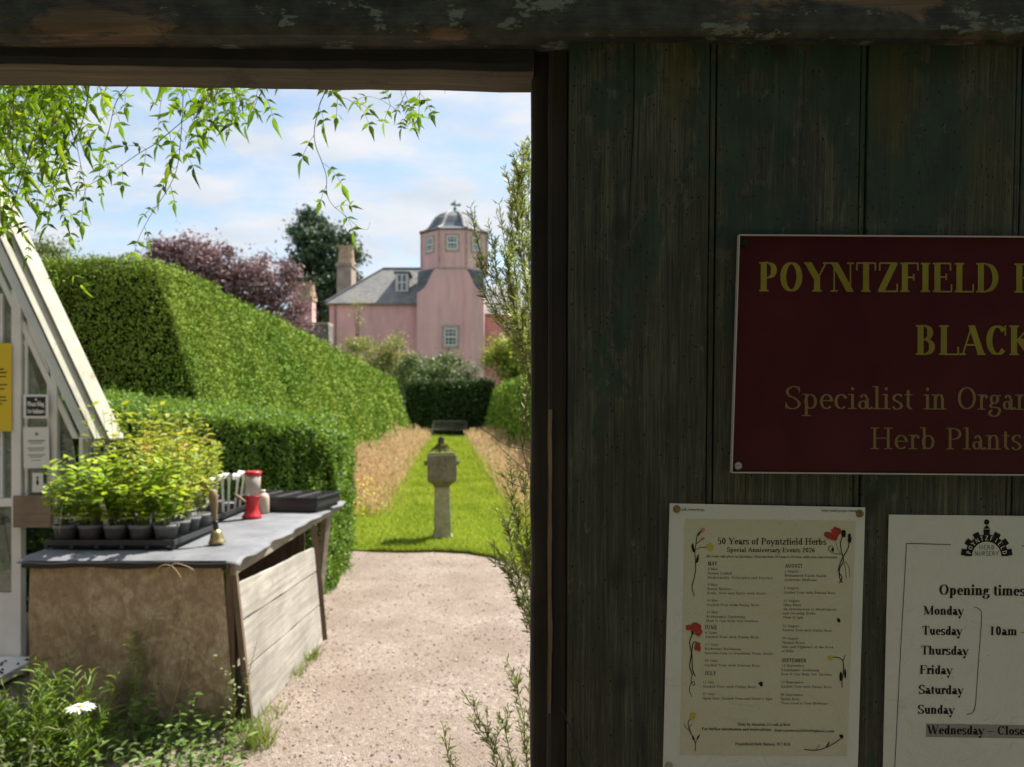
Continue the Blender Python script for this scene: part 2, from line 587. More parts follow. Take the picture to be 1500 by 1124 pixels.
    g['x'] = (.74, [D(.1, X, .64, 0), D(.62, X, .1, 0, 'w'), s(.1, X, .12), s(.64, 0, .12), s(.62, X, .1), s(.1, 0, .1)])
    g['y'] = (.74, [D(.1, X, .39, .02), D(.66, X, .26, -.32, 'w'), s(.1, X, .13), s(.66, X, .11), dot(.2, -.27)])
    g['z'] = (.66, [h(.08, .58, .65), h(.06, .6, .02), D(.54, .65, .1, .02)])
    g['0'] = (.74, [e(.37, .5, .27, .49)])
    g['1'] = (.74, [V(.38, 0, 1, 'B', 'L')])
    g['2'] = (.74, [p((.12, .75), (.2, .93), (.4, .98), (.58, .85), (.57, .62), (.38, .34), (.1, .03)), h(.08, .66, .03)])
    g['3'] = (.74, [e(.32, .75, .22, .23, -80, 150), e(.32, .27, .27, .26, -150, 85)])
    g['4'] = (.74, [V(.48, 0, 1, 'N', 'N'), D(.48, 1, .06, .27, 'w'), h(.06, .68, .27)])
    g['5'] = (.74, [h(.2, .64, .97), D(.2, .98, .16, .55, 'w'), p((.16, .55), (.36, .6), (.58, .48), (.6, .25), (.42, .03), (.1, .05))])
    g['6'] = (.74, [e(.37, .3, .26, .29), p((.6, .97), (.35, .86), (.16, .6), (.11, .3))])
    g['7'] = (.74, [h(.1, .66, .97), D(.66, .96, .28, 0, 'w'), t(.1, .78, .98)])
    g['8'] = (.74, [e(.37, .75, .22, .23), e(.37, .26, .27, .26)])
    g['9'] = (.74, [e(.37, .69, .26, .29), p((.14, .03), (.39, .14), (.58, .4), (.63, .69))])
    g['.'] = (.36, [dot(.16, .07)])
    g[','] = (.36, [dot(.16, .07), D(.2, .07, .12, -.16, 'w')])
    g[':'] = (.4, [dot(.2, .07), dot(.2, .55)])
    g['-'] = (.5, [h(.06, .44, .33)])
    g['–'] = (.8, [h(.04, .76, .36)])
    g['_'] = (.7, [h(0, .7, -.12)])
    g['/'] = (.45, [D(.05, -.05, .4, 1.02, 'w')])
    g['"'] = (.5, [D(.14, 1, .14, .72, 'w'), D(.34, 1, .34, .72, 'w')])
    g['£'] = (.8, [h(.08, .7, .03), h(.1, .55, .5), p((.62, .86), (.48, .98), (.32, .88), (.3, .6), (.3, .3), (.14, .03))])
    g['@'] = (1.3, [e(.62, .4, .55, .52, -60, 250), e(.62, .4, .24, .28)])
    g[' '] = (.38, [])
    return g


GL = glyphs()


def smooth_pts(q, n):
    out = []
    q = [q[0]] + list(q) + [q[-1]]
    for i in range(1, len(q) - 2):
        for k in range(n):
            t = k / n
            a, b, c, d = q[i - 1], q[i], q[i + 1], q[i + 2]
            out.append(tuple(.5 * (2 * b[j] + (c[j] - a[j]) * t + (2 * a[j] - 5 * b[j] + 4 * c[j] - d[j]) * t * t + (3 * b[j] - a[j] - 3 * c[j] + d[j]) * t ** 3) for j in (0, 1)))
    out.append(tuple(q[-1]))
    return out


def glyph_polys(ch, W, w, serif=True, seg=10):
    adv, prims = GL.get(ch, GL[' '])
    out = []

    def rect(x0, y0, x1, y1): out.append([(x0, y0), (x1, y0), (x1, y1), (x0, y1)])

    def stroke(pts, closed=False):
        n = len(pts)
        l, r = [], []
        for i, q in enumerate(pts):
            a = pts[(i - 1) % n] if closed else pts[max(i - 1, 0)]
            b = pts[(i + 1) % n] if closed else pts[min(i + 1, n - 1)]
            dx, dy = b[0] - a[0], b[1] - a[1]
            L = math.hypot(dx, dy) or 1e-9
            dx, dy = dx / L, dy / L
            t = w + (W - w) * abs(dy) ** 1.4
            l.append((q[0] - dy * t / 2, q[1] + dx * t / 2))
            r.append((q[0] + dy * t / 2, q[1] - dx * t / 2))
        m = n if closed else n - 1
        for i in range(m):
            j = (i + 1) % n
            out.append([l[i], r[i], r[j], l[j]])
    sl = .13 if W < .19 else .075
    for q in prims:
        k = q[0]
        if k == 'V':
            _, x, a, b, sb, st = q
            rect(x - W / 2, a, x + W / 2, b)
            if serif:
                for y, f in ((a, sb), (b - w, st)):
                    if f in 'BL': rect(x - W / 2 - sl, y, x - W / 2, y + w)
                    if f in 'BR': rect(x + W / 2, y, x + W / 2 + sl, y + w)
        elif k == 'h':
            rect(q[1], q[3] - w / 2, q[2], q[3] + w / 2)
        elif k == 't' and serif:
            rect(q[1] - w * .6, q[2], q[1] + w * .6, q[3])
        elif k == 's' and serif:
            y = q[2] if q[2] < .3 else q[2] - w
            rect(q[1] - q[3], y, q[1] + q[3], y + w)
        elif k == 'd':
            _, a, b, c, d, kk = q
            t = W if kk == 'W' else w * 1.15
            dx, dy = c - a, d - b
            L = math.hypot(dx, dy)
            hx = t / 2 * L / max(abs(dy), .2)
            out.append([(a - hx, b), (a + hx, b), (c + hx, d), (c - hx, d)])
        elif k == 'e':
            _, cx, cy, rx, ry, a, b = q
            rx -= W * .35
            ry -= w / 2
            if b - a >= 359:
                n = seg * 2
                stroke([(cx + rx * math.cos(2 * math.pi * i / n), cy + ry * math.sin(2 * math.pi * i / n)) for i in range(n)], True)
            else:
                n = max(4, int(seg * 2 * (b - a) / 360))
                stroke([(cx + rx * math.cos(R(a + (b - a) * i / n)), cy + ry * math.sin(R(a + (b - a) * i / n))) for i in range(n + 1)])
        elif k == 'p':
            stroke(smooth_pts(q[1], max(2, seg // 3)))
        elif k == 'dot':
            r = W * .58
            out.append([(q[1] + r * math.cos(2 * math.pi * i / 8), q[2] + r * math.sin(2 * math.pi * i / 8)) for i in range(8)])
    return adv, out


def text_polys(s, x, y, cap, width=None, W=.16, w=.05, xs=1.0, ang=0.0, serif=True, seg=8, track=0.0):
    """polygons in photograph pixels; (x, y) is the left end of the base line"""
    tot = sum(GL.get(c, GL[' '])[0] + track for c in s)
    if width: xs = width / (tot * cap)
    ca, sa = math.cos(ang), math.sin(ang)
    out, pen = [], 0
    for c in s:
        adv, pl = glyph_polys(c, W / max(.6, min(1.3, xs)) if width else W, w, serif, seg)
        for q in pl:
            out.append([(x + (pen + a) * cap * xs * ca + b * cap * sa, y + (pen + a) * cap * xs * sa - b * cap * ca) for a, b in q])
        pen += adv + track
    return out


# ------------------------------------------------------------------ the doorway: one slightly leaning plane about 0.84 m ahead
LEAN = R(2.3)
DO = Vector((0, .835, EYE))
LY = Vector((0, math.cos(LEAN), math.sin(LEAN)))
LZ = Vector((0, -math.sin(LEAN), math.cos(LEAN)))


def DP(x, y, off=0.0):
    rx, rz = (x - 750) / F, (HZ - y) / F
    t = (off + DO.y * math.cos(LEAN)) / (math.cos(LEAN) + rz * math.sin(LEAN))
    q = Vector((t * rx, t - DO.y, t * rz))
    return Vector((q.x, off, q.dot(LZ)))


DBASE = {}


def dthing(name, x, y, label, cat, group=None, off=0.0):
    b = DP(x, y, off)
    o = empty(name, DO + Vector((b.x, 0, 0)) + LY * b.y + LZ * b.z, label, cat, group, rot=(LEAN, 0, 0))
    DBASE[o.name] = b
    return o


def dbuild(mb, name, mat, parent, **k):
    return mb.build(name, mat, parent, off=-DBASE[parent.name], **k)


def ink(polys, name, mat, parent, off):
    mb = MB()
    for i, q in enumerate(polys):
        o = off - 3e-6 * (i % 60)
        pts = [DP(a, b, o) for a, b in q]
        mb.add(pts, [tuple(range(len(pts)))])
    return dbuild(mb, name, mat, parent, recalc=False)


def quad_sheet(mb, c, off, thick, nu=10, nv=14, wave=0.0, seed=0):
    """a thin sheet between four photograph corners tl, tr, br, bl"""
    def f(u, v, o):
        x = (c[0][0] * (1 - u) + c[1][0] * u) * (1 - v) + (c[3][0] * (1 - u) + c[2][0] * u) * v
        y = (c[0][1] * (1 - u) + c[1][1] * u) * (1 - v) + (c[3][1] * (1 - u) + c[2][1] * u) * v
        p = DP(x, y, o)
        edge = min(u, 1 - u) * min(v, 1 - v)
        p.y -= wave * math.sin(math.pi * u) * (0.3 + mnoise.noise((u * 3 + seed, v * 4, 0)) * .5) * 0
        return p
    mb.grid(lambda u, v: f(u, v, off), nu, nv)
    b = len(mb.v)
    mb.grid(lambda u, v: f(u, v, off + thick), nu, nv)
    n = nu + 1
    rim = [i for i in range(n)] + [n * (j + 1) - 1 for j in range(1, nv + 1)] + [n * nv + i for i in range(nu - 1, -1, -1)] + [n * j for j in range(nv - 1, 0, -1)]
    a0 = b - n * (nv + 1)
    mb.f += [(a0 + rim[i], a0 + rim[(i + 1) % len(rim)], b + rim[(i + 1) % len(rim)], b + rim[i]) for i in range(len(rim))]
    mb.m += [0] * len(rim)


def flat(polys, name, mat, parent, off): return ink(polys, name, mat, parent, off)


# --- door paint: old green over grey timber, ochre stains, woodworm holes
def door_paint():
    m, nt, b = new_mat('old_door_paint')
    N = NT(nt)
    co = N.coords()
    g = N.noise(N.coords((110, 20, 3.4)), 1.0, 6, 0.68, 0.8)
    g2 = N.noise(N.coords((620, 60, 13), (4, 2, 7)), 1.0, 4, 0.75)
    blot = N.noise(N.coords((9, 9, 5), (2, 2, 9)), 1.0, 6, 0.65)
    gr = N.math('ADD', N.math('MULTIPLY', g, .45), N.math('MULTIPLY', g2, .55))
    base = N.ramp(gr, [(.36, (.007, .0075, .006)), (.5, (.05, .05, .035)), (.64, (.135, .133, .094))])
    base = N.mix(N.ramp(blot, [(.4, .6), (.62, 0)]), base, (.014, .0165, .0135))
    warm = N.noise(N.coords((7, 5, 1.6), (12, 2, 4)), 1.0, 4, .6)
    base = N.mix(N.ramp(warm, [(.5, 0), (.68, .5)]), base, N.ramp(gr, [(.35, (.02, .017, .01)), (.66, (.1, .08, .05))]))
    # remaining green paint, mostly high up
    sepz = N.n('ShaderNodeSeparateXYZ', {0: co}).outputs[2]
    hi = N.n('ShaderNodeMapRange', {0: sepz, 1: 1.45, 2: 1.95, 3: -.02, 4: .13}).outputs[0]
    pn = N.math('ADD', N.noise(N.coords((9, 9, 4.5), (1, 6, 3)), 1.0, 7, 0.68, .3), hi)
    pm = N.ramp(pn, [(.59, 0), (.63, .85)])
    gcol = N.ramp(N.noise(N.coords((30, 30, 12), (8, 1, 1)), 1.0, 5, .6), [(.3, (.009, .023, .014)), (.7, (.028, .055, .036))])
    col = N.mix(pm, base, gcol)
    rim = N.math('MULTIPLY', N.math('GREATER_THAN', pn, .57), N.math('LESS_THAN', pn, .592))
    col = N.mix(N.math('MULTIPLY', rim, N.ramp(N.noise(N.coords((25, 25, 25), (6, 1, 2)), 1.0, 3), [(.5, 0), (.62, .3)])), col, (.1, .11, .085))
    # pale flakes
    fl = N.ramp(N.noise(N.coords((42, 42, 26), (3, 3, 5)), 1.0, 6, .75), [(.61, 0), (.66, .6)])
    col = N.mix(fl, col, (.1, .115, .095))
    # ochre weathering patches with their own outlines
    for cx, cz, rx, rz, amt in ((.178, 1.955, .022, .06, .75), (.405, 1.93, .032, .09, .7), (.515, 1.86, .045, .1, .45), (.35, 1.71, .05, .05, .4)):
        mp = N.n('ShaderNodeMapping', {'Vector': co, 'Location': (-cx / rx, 0, -cz / rz), 'Scale': (1 / rx, 0.001, 1 / rz)}, vector_type='POINT')
        ln = N.n('ShaderNodeVectorMath', {0: mp.outputs[0]}, operation='LENGTH').outputs['Value']
        d = N.math('ADD', ln, N.math('MULTIPLY', N.noise(N.coords((30, 30, 9), (cx * 9, 2, 2)), 1.0, 5, .65), 1.1))
        k = N.ramp(d, [(1.05, amt), (1.5, 0)])
        k.node.color_ramp.elements[0].position = .55
        k.node.color_ramp.elements[1].position = .95
        nn = k.node
        nt.links.new(N.math('MULTIPLY', d, .62), nn.inputs[0])
        col = N.mix(k, col, N.ramp(gr, [(.3, (.028, .024, .004)), (.7, (.085, .072, .014))]))
    # woodworm holes
    vo = N.n('ShaderNodeTexVoronoi', {'Vector': N.coords((1, .15, .7)), 'Scale': 165.0, 'Randomness': 1.0}, feature='F1')
    sel = N.math('GREATER_THAN', N.n('ShaderNodeSeparateColor', {0: vo.outputs['Color']}).outputs[0], .5)
    hole = N.math('MULTIPLY', N.math('LESS_THAN', vo.outputs['Distance'], .16), sel)
    low = N.n('ShaderNodeMapRange', {0: sepz, 1: 1.95, 2: 1.7, 3: .25, 4: 1.0}).outputs[0]
    hm = N.math('MULTIPLY', hole, N.math('GREATER_THAN', N.math('ADD', N.noise(N.coords((7, 1, 2), (5, 5, 1)), 1.0, 2), N.math('MULTIPLY', low, .2)), .5))
    col = N.mix(hm, col, (.006, .006, .005))
    # knots
    for kx, kz in ((.115, 1.795), (.112, 1.42), (.285, 1.985), (.12, 1.30), (.3, 1.27), (.47, 1.18), (.17, 1.405), (.39, 1.5)):
        mp = N.n('ShaderNodeMapping', {'Vector': co, 'Location': (-kx / .011, 0, -kz / .017), 'Scale': (1 / .011, .001, 1 / .017)})
        ln = N.n('ShaderNodeVectorMath', {0: mp.outputs[0]}, operation='LENGTH').outputs['Value']
        d = N.math('ADD', ln, N.math('MULTIPLY', N.noise(N.coords((60, 60, 30), (kx * 20, 1, 1)), 1.0, 4), .9))
        k = N.ramp(N.math('MULTIPLY', d, .5), [(.42, .8), (.75, 0)])
        col = N.mix(k, col, (.016, .015, .011))
    N.link(col, b.inputs['Base Color'])
    b.inputs['Roughness'].default_value = .62
    b.inputs['Specular IOR Level'].default_value = .3
    hgt = N.math('ADD', N.math('ADD', gr, N.math('MULTIPLY', pm, .35)), N.math('MULTIPLY', hm, -1.5))
    N.bump(hgt, .9, .002, b)
    return m


def beam_paint():
    """bare brown timber with flaking dark paint"""
    m, nt, b = new_mat('flaking_beam_timber')
    N = NT(nt)
    g = N.noise(N.coords((3.5, 60, 75)), 1.0, 6, .6, .5)
    col = N.ramp(g, [(.3, (.04, .028, .018)), (.5, (.1, .068, .042)), (.72, (.2, .14, .085))])
    pn = N.noise(N.coords((7, 12, 16), (4, 4, 4)), 1.0, 8, .68, .4)
    pm = N.ramp(pn, [(.41, 0), (.47, .95)])
    pc = N.ramp(N.noise(N.coords((40, 60, 60), (2, 9, 1)), 1.0, 5, .65), [(.35, (.014, .016, .013)), (.7, (.05, .056, .046))])
    col = N.mix(pm, col, pc)
    fl = N.ramp(N.noise(N.coords((17, 30, 36), (9, 1, 3)), 1.0, 8, .72), [(.572, 0), (.6, .85)])
    col = N.mix(N.math('MULTIPLY', fl, pm), col, (.15, .165, .145))
    N.link(col, b.inputs['Base Color'])
    b.inputs['Roughness'].default_value = .75
    N.bump(N.math('ADD', g, N.math('MULTIPLY', pm, .5)), .9, .003, b)
    return m


M_door = door_paint()
M_beam = beam_paint()
M_jamb = woodmat('dark_jamb_timber', (.012, .0095, .008), (.065, .05, .038), 'z', 1.0, .8, stain=((.012, .011, .01), 6, .55), bump=.003)
M_raw = woodmat('bare_split_timber', (.16, .11, .075), (.3, .22, .16), 'z', 2.0, .8)
M_grey_under = woodmat('weathered_lintel_timber', (.05, .042, .03), (.19, .16, .12), 'x', 1.2, .85, stain=((.02, .018, .014), 5, .6), bump=.004)
M_lintel_shade = plain('lintel_recess_shade', (.012, .012, .011), .8, var=.4, vs=20, bump=.001)  # near-black colour stands in for shade in the lintel recess
M_black_gap = plain('dark_crack', (.006, .006, .005), .9)

# door frame: lintel beams over door and opening, jamb strips
frame = dthing('door_frame', 805, 1900, 'dark weathered timber door frame with flaking lintel over the opening', 'door frame')


def beam(mb, y0, y1, xa, xb, offa, offb, ta=0.0, tb=0.0):
    """beam between photograph rows y0 (top) and y1 (lower front edge) from column xa to xb; ta/tb drop of the row at each end"""
    p = [DP(xa, y1 + ta, offa), DP(xb, y1 + tb, offa)]
    q = [DP(xa, y0, offa), DP(xb, y0, offa)]
    n = 26
    for i in range(n):
        pts = []
        for k in (i / n, (i + 1) / n):
            w = mnoise.noise((k * 19, offa * 30, 2)) * .0022
            lo = p[0].lerp(p[1], k)
            hi = q[0].lerp(q[1], k)
            pts.append((lo.x, lo.z + w, hi.z))
        (x0, l0, h0), (x1, l1, h1) = pts
        c = .006
        f0 = [(x0, offa, h0), (x0, offa, l0 + c), (x0, offa + c, l0), (x0, offb, l0 + .001), (x0, offb, h0)]
        f1 = [(x1, offa, h1), (x1, offa, l1 + c), (x1, offa + c, l1), (x1, offb, l1 + .001), (x1, offb, h1)]
        mb.add(f0 + f1, [(0, 1, 6, 5), (1, 2, 7, 6), (2, 3, 8, 7), (3, 4, 9, 8)])


mb = MB()
beam(mb, -330, 50, -560, 1990, -.022, .026, -8, 6)
dbuild(mb, 'lintel', M_beam, frame, recalc=False)
mb = MB()
beam(mb, -60, 92, -560, 782, .027, .095, -8, 11)
dbuild(mb, 'rear_lintel', M_grey_under, frame, recalc=False)
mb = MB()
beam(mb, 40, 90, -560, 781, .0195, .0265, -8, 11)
dbuild(mb, 'recess_shade_strip', M_lintel_shade, frame, recalc=False)  # added strip, its dark colour imitates the shadow under the front beam


def strip(x0, x1, ytop, ybot, o0, o1, wob=.0012, n=30, seed=0):
    mb = MB()
    a, b = DP(x0, 500, o0).x, DP(x1, 500, o0).x
    zt, zb = DP(x0, ytop, o0).z, DP(x0, ybot, o0).z
    def ring(k):
        z = zt + (zb - zt) * k
        w = mnoise.noise((seed, z * 14, 3)) * wob + mnoise.noise((seed, z * 55, 8)) * wob * .5
        w2 = mnoise.noise((seed + 4, z * 16, 3)) * wob
        return [(a + w, o0 + .003, z), (a + .003 + w, o0, z), (b - .003 + w2, o0, z), (b + w2, o0 + .003, z), (b + w2, o1, z), (a + w, o1, z)]
    vs = [q for i in range(n + 1) for q in ring(i / n)]
    fs = [(i * 6 + k, i * 6 + (k + 1) % 6, (i + 1) * 6 + (k + 1) % 6, (i + 1) * 6 + k) for i in range(n) for k in range(6)]
    fs += [tuple(range(6)), tuple(range(n * 6, n * 6 + 6))]
    mb.add(vs, fs)
    return mb


dbuild(strip(779, 806, 60, 2600, .05, .11, .0016, 80, 2), 'jamb', M_jamb, frame)
dbuild(strip(804, 833, 54, 2600, .022, .049, .0012, 80, 5), 'door_stop', M_jamb, frame)
dbuild(strip(805.0, 807.6, 600, 1045, .019, .0215, .0016, 50, 9), 'bare_splinter', M_raw, frame)
dbuild(strip(-640, -590, 40, 2600, .0, .11, .0012, 40, 12), 'jamb', M_jamb, frame)
dbuild(strip(1930, 1985, 54, 2600, .0, .11, .0012, 40, 15), 'jamb', M_jamb, frame)

# the boarded door leaf
door = dthing('plank_door', 1350, 2700, 'tall old plank door with worn green paint and a red sign screwed to it', 'door')
# the paint is mapped in metres from the threshold: shift so that local z equals height
mb = MB()
zt, zb = DP(1000, 50, 0).z, -1.57
edges = [832, 1045, 1263, 1487, 1710, 1928]
for i in range(5):
    a, b = DP(edges[i], 600).x, DP(edges[i + 1], 600).x
    dy = (.0, .0016, .0004, .0022, .001)[i]
    bw, gp = .0052, .0011
    tilt = (.0, -.0012, -.002, -.002, 0)[i]
    def colbox(x0, x1, y0, y1):
        c = .0012
        n = 1
        for z0, z1 in ((zb, zt),):
            mb.hexa([(x0, y0, z0), (x1, y0, z0), (x1, y1, z0), (x0, y1, z0), (x0, y0, z1), (x1, y0, z1), (x1, y1, z1), (x0, y1, z1)])
    colbox(a + gp, b - bw - gp * 2, dy, .028)
    colbox(b - bw - gp, b - gp * .6, dy + .0012, .028)
o = mb.build('boards', M_door, door, off=(-DBASE[door.name].x, 0, -DBASE[door.name].z), bevel=.0011)
# texture space: heights above the threshold, x from the lens axis
M = o.data
off = Vector((DBASE[door.name].x, 0, DBASE[door.name].z + EYE))
M.transform(Matrix.Translation(off))
o.location = -off
mb = MB()
for dyy in (.029,):
    a, b = DP(836, 600).x, DP(1925, 600).x
    for z in (-.02, -1.2, .3):
        mb.box(a + .01, dyy + .0002, z - .06, b - .01, dyy + .025, z + .06)
dbuild(mb, 'ledge', M_jamb, door, bevel=.002)
mb = MB()
mb.box(DP(836, 600).x, .0283, -1.56, DP(1925, 600).x, .0287, zt - .005)
dbuild(mb, 'backing', M_black_gap, door)
# long drying crack in the first board
pts = [(929, 57), (929, 120), (928, 190), (925, 235), (923, 285), (921, 330), (922, 395)]
polys = []
for i in range(len(pts) - 1):
    w0, w1 = (1.3 - .18 * i), (1.3 - .18 * (i + 1))
    polys.append([(pts[i][0] - w0, pts[i][1]), (pts[i][0] + w0, pts[i][1]), (pts[i + 1][0] + w1, pts[i + 1][1]), (pts[i + 1][0] - w1, pts[i + 1][1])])
ink(polys, 'crack', M_black_gap, door, -.0003)

# thin dark wire from the stop down across the boards
wire = dthing('wire', 824, 1036, 'thin black wire slanting down across the foot of the green door', 'wire')
mb = MB()
mb.tube([DP(822, 1034, .0) + Vector((0, -.004, 0)), DP(829, 1050) + Vector((0, -.006, 0)), DP(842, 1085) + Vector((0, -.004, 0)), DP(858, 1128) + Vector((0, -.003, 0)), DP(890, 1230) + Vector((0, -.002, 0))], .0008, 6)
dbuild(mb, 'cable', plain('black_wire', (.012, .012, .012), .5), wire, smooth=True)

# ---- the maroon sign
def sign_face():
    m, nt, b = new_mat('maroon_sign_paint')
    N = NT(nt)
    n1 = N.noise(N.coords((14, 14, 14)), 1.0, 5, .6)
    col = N.ramp(n1, [(.3, (.042, .0028, .0075)), (.7, (.058, .005, .011))])
    dust = N.ramp(N.noise(N.coords((160, 60, 90), (3, 3, 1)), 1.0, 6, .75), [(.66, 0), (.78, .3)])
    col = N.mix(dust, col, (.2, .13, .12))
    N.link(col, b.inputs['Base Color'])
    N.link(N.ramp(n1, [(.3, .32), (.7, .5)]), b.inputs['Roughness'])
    b.inputs['Specular IOR Level'].default_value = .2
    return m


M_maroon = sign_face()
M_gold = plain('yellow_gold_lettering', (.2, .165, .018), .5, var=.25, vs=14)
M_tan = plain('faded_tan_lettering', (.17, .115, .045), .5, var=.25, vs=14)
M_alu = plain('pale_sign_edge', (.4, .36, .33), .5)
M_screw = plain('dull_steel_screw', (.3, .28, .25), .45, .8)
sign = dthing('sign_board', 1480, 694, 'maroon board with yellow capitals and tan serif lettering screwed to the green door', 'sign')
mb = MB()
quad_sheet(mb, [(1082, 345), (1868, 350), (1868, 699), (1071, 692)], -.006, .0055, 4, 4)
o = dbuild(mb, 'board', M_maroon, sign)
mb = MB()
cs = [(1082, 345), (1868, 350), (1868, 699), (1071, 692)]
for i in range(4):
    a, b = DP(*cs[i], -.0062), DP(*cs[(i + 1) % 4], -.0062)
    mb.bar(a, b, .0013, .0062, up=(0, 1, 0))
dbuild(mb, 'edge_trim', M_alu, sign)
sl = .0062
t1 = text_polys('POYNTZFIELD', 1110.5, 427, 43, 356, .205, .055, ang=.0045, seg=16, track=.03)
t1 += text_polys('HERB', 1484, 429, 43, 150, .205, .055, ang=.0045, seg=16)
t1 += text_polys('BLACK', 1340, 520, 43.5, 175, .205, .055, ang=.003, seg=16)
ink(t1, 'lettering', M_gold, sign, -.0064)
t2 = text_polys('Specialist', 1148, 599, 33, 190, .125, .045, ang=.004, seg=14)
t2 += text_polys('in', 1352.5, 600, 33, 34, .125, .045, ang=.004, seg=14)
t2 += text_polys('Organic', 1400.5, 600, 33, 140, .125, .045, ang=.004, seg=14)
t2 += text_polys('Herb', 1273.5, 658, 31.5, 98, .125, .045, ang=.003, seg=14)
t2 += text_polys('Plants', 1384.5, 658.5, 31.5, 113, .125, .045, ang=.003, seg=14)
ink(t2, 'lettering', M_tan, sign, -.0064)
for (sx, sy) in ((1089.5, 357), (1081, 683), (1855, 362), (1855, 688)):
    mb = MB()
    c = DP(sx, sy, -.0065)
    pr = [(.0001, -.0035), (.0025, -.0032), (.0042, -.0018), (.0048, 0)]
    for r_, z_ in (): pass
    vs, fs = [], []
    n = 12
    for r_, z_ in pr:
        for k in range(n):
            a = 2 * math.pi * k / n
            vs.append((c.x + r_ * math.cos(a), c.y + z_, c.z + r_ * math.sin(a)))
    fs = [(i * n + k, i * n + (k + 1) % n, (i + 1) * n + (k + 1) % n, (i + 1) * n + k) for i in range(3) for k in range(n)]
    mb.add(vs, fs)
    ob = dbuild(mb, 'screw', M_screw if sy > 500 else M_black_gap, sign, smooth=True)

# ---- laminated papers
def paper_mat(name, col, coat=.3):
    m, nt, b = new_mat(name)
    N = NT(nt)
    f = N.noise(N.coords((9, 9, 9)), 1.0, 4, .6)
    N.link(N.ramp(f, [(.3, tuple(x * .93 for x in col)), (.7, col)]), b.inputs['Base Color'])
    b.inputs['Roughness'].default_value = .55
    b.inputs['Coat Weight'].default_value = coat
    b.inputs['Coat Roughness'].default_value = .12
    h = N.noise(N.coords((20, 20, 14), (1, 2, 3)), 1.0, 4, .6, 1.2)
    h2 = N.noise(N.coords((260, 260, 260)), 1.0, 3, .7)
    N.bump(N.math('ADD', h, N.math('MULTIPLY', h2, .05)), .5, .012, b)
    bn = [n for n in nt.nodes if n.type == 'BUMP'][0]
    N.link(bn.outputs[0], b.inputs['Coat Normal'])
    return m


M_paper = paper_mat('laminated_white_paper', (.57, .57, .53))
M_cream = paper_mat('cream_printed_paper', (.49, .465, .34))
M_ink = plain('dark_print', (.012, .011, .01), .6, spec=.1)
M_red = plain('poppy_red_print', (.3, .022, .016), .5, var=.3, vs=200)
M_yel = plain('yellow_print', (.42, .34, .06), .5)
M_pink = plain('pink_print', (.4, .2, .15), .5)
M_brass = plain('tarnished_brass_pin', (.2, .13, .05), .45, .7, var=.4, vs=200)
M_lam = plain('clear_plastic_edge', (.35, .35, .33), .15, spec=.6)


def pin(x, y, parent, r=.0042, off=-.002, mat=None):
    mb = MB()
    c = DP(x, y, off)
    n = 14
    pr = [(.0002, -.0022), (r * .6, -.0019), (r * .92, -.001), (r, 0.0006)]
    vs = [(c.x + q * math.cos(2 * math.pi * k / n), c.y + z, c.z + q * math.sin(2 * math.pi * k / n)) for q, z in pr for k in range(n)]
    mb.add(vs, [(i * n + k, i * n + (k + 1) % n, (i + 1) * n + (k + 1) % n, (i + 1) * n + k) for i in range(3) for k in range(n)])
    return dbuild(mb, 'drawing_pin', mat or M_brass, parent, smooth=True)


ev = dthing('notice', 1118, 1140, 'cream events list with poppy drawings, pinned to the door under the maroon sign', 'poster', 'laminated papers pinned on the door')
mb = MB()
quad_sheet(mb, [(981, 737.5), (1267.5, 743.5), (1256, 1146), (970.5, 1140)], -.0014, .0012)
dbuild(mb, 'sheet', M_paper, ev, smooth=False)
mb = MB()
quad_sheet(mb, [(1003, 760), (1253.5, 763), (1240.5, 1108), (995.5, 1106)], -.00165, .0002)
dbuild(mb, 'printed_panel', M_cream, ev)
T = []
sm = dict(W=.17, w=.09, ang=.010, seg=4)
T += text_polys('50 Years of Poyntzfield Herbs', 1050.6, 797.3, 9.4, 160, .16, .075, ang=.006, seg=8)
T += text_polys('Special Anniversary Events 2026', 1064.6, 808.6, 6.6, 129.5, .16, .08, ang=.006, seg=7)
T += text_polys('All events take place on Saturdays. Most run from 10.30am to 12 noon, with extra time if needed', 1034, 816.6, 3.4, 192, .15, .085, ang=.008, seg=5)
T += text_polys('pdf_Artwork.jpg', 999, 748, 3.2, 33, **sm)
T += text_polys('https://mail.google.com/ma', 1203.5, 749.5, 3.2, 54, **sm)
GT = 'Guided Tour with Finlay Ross'
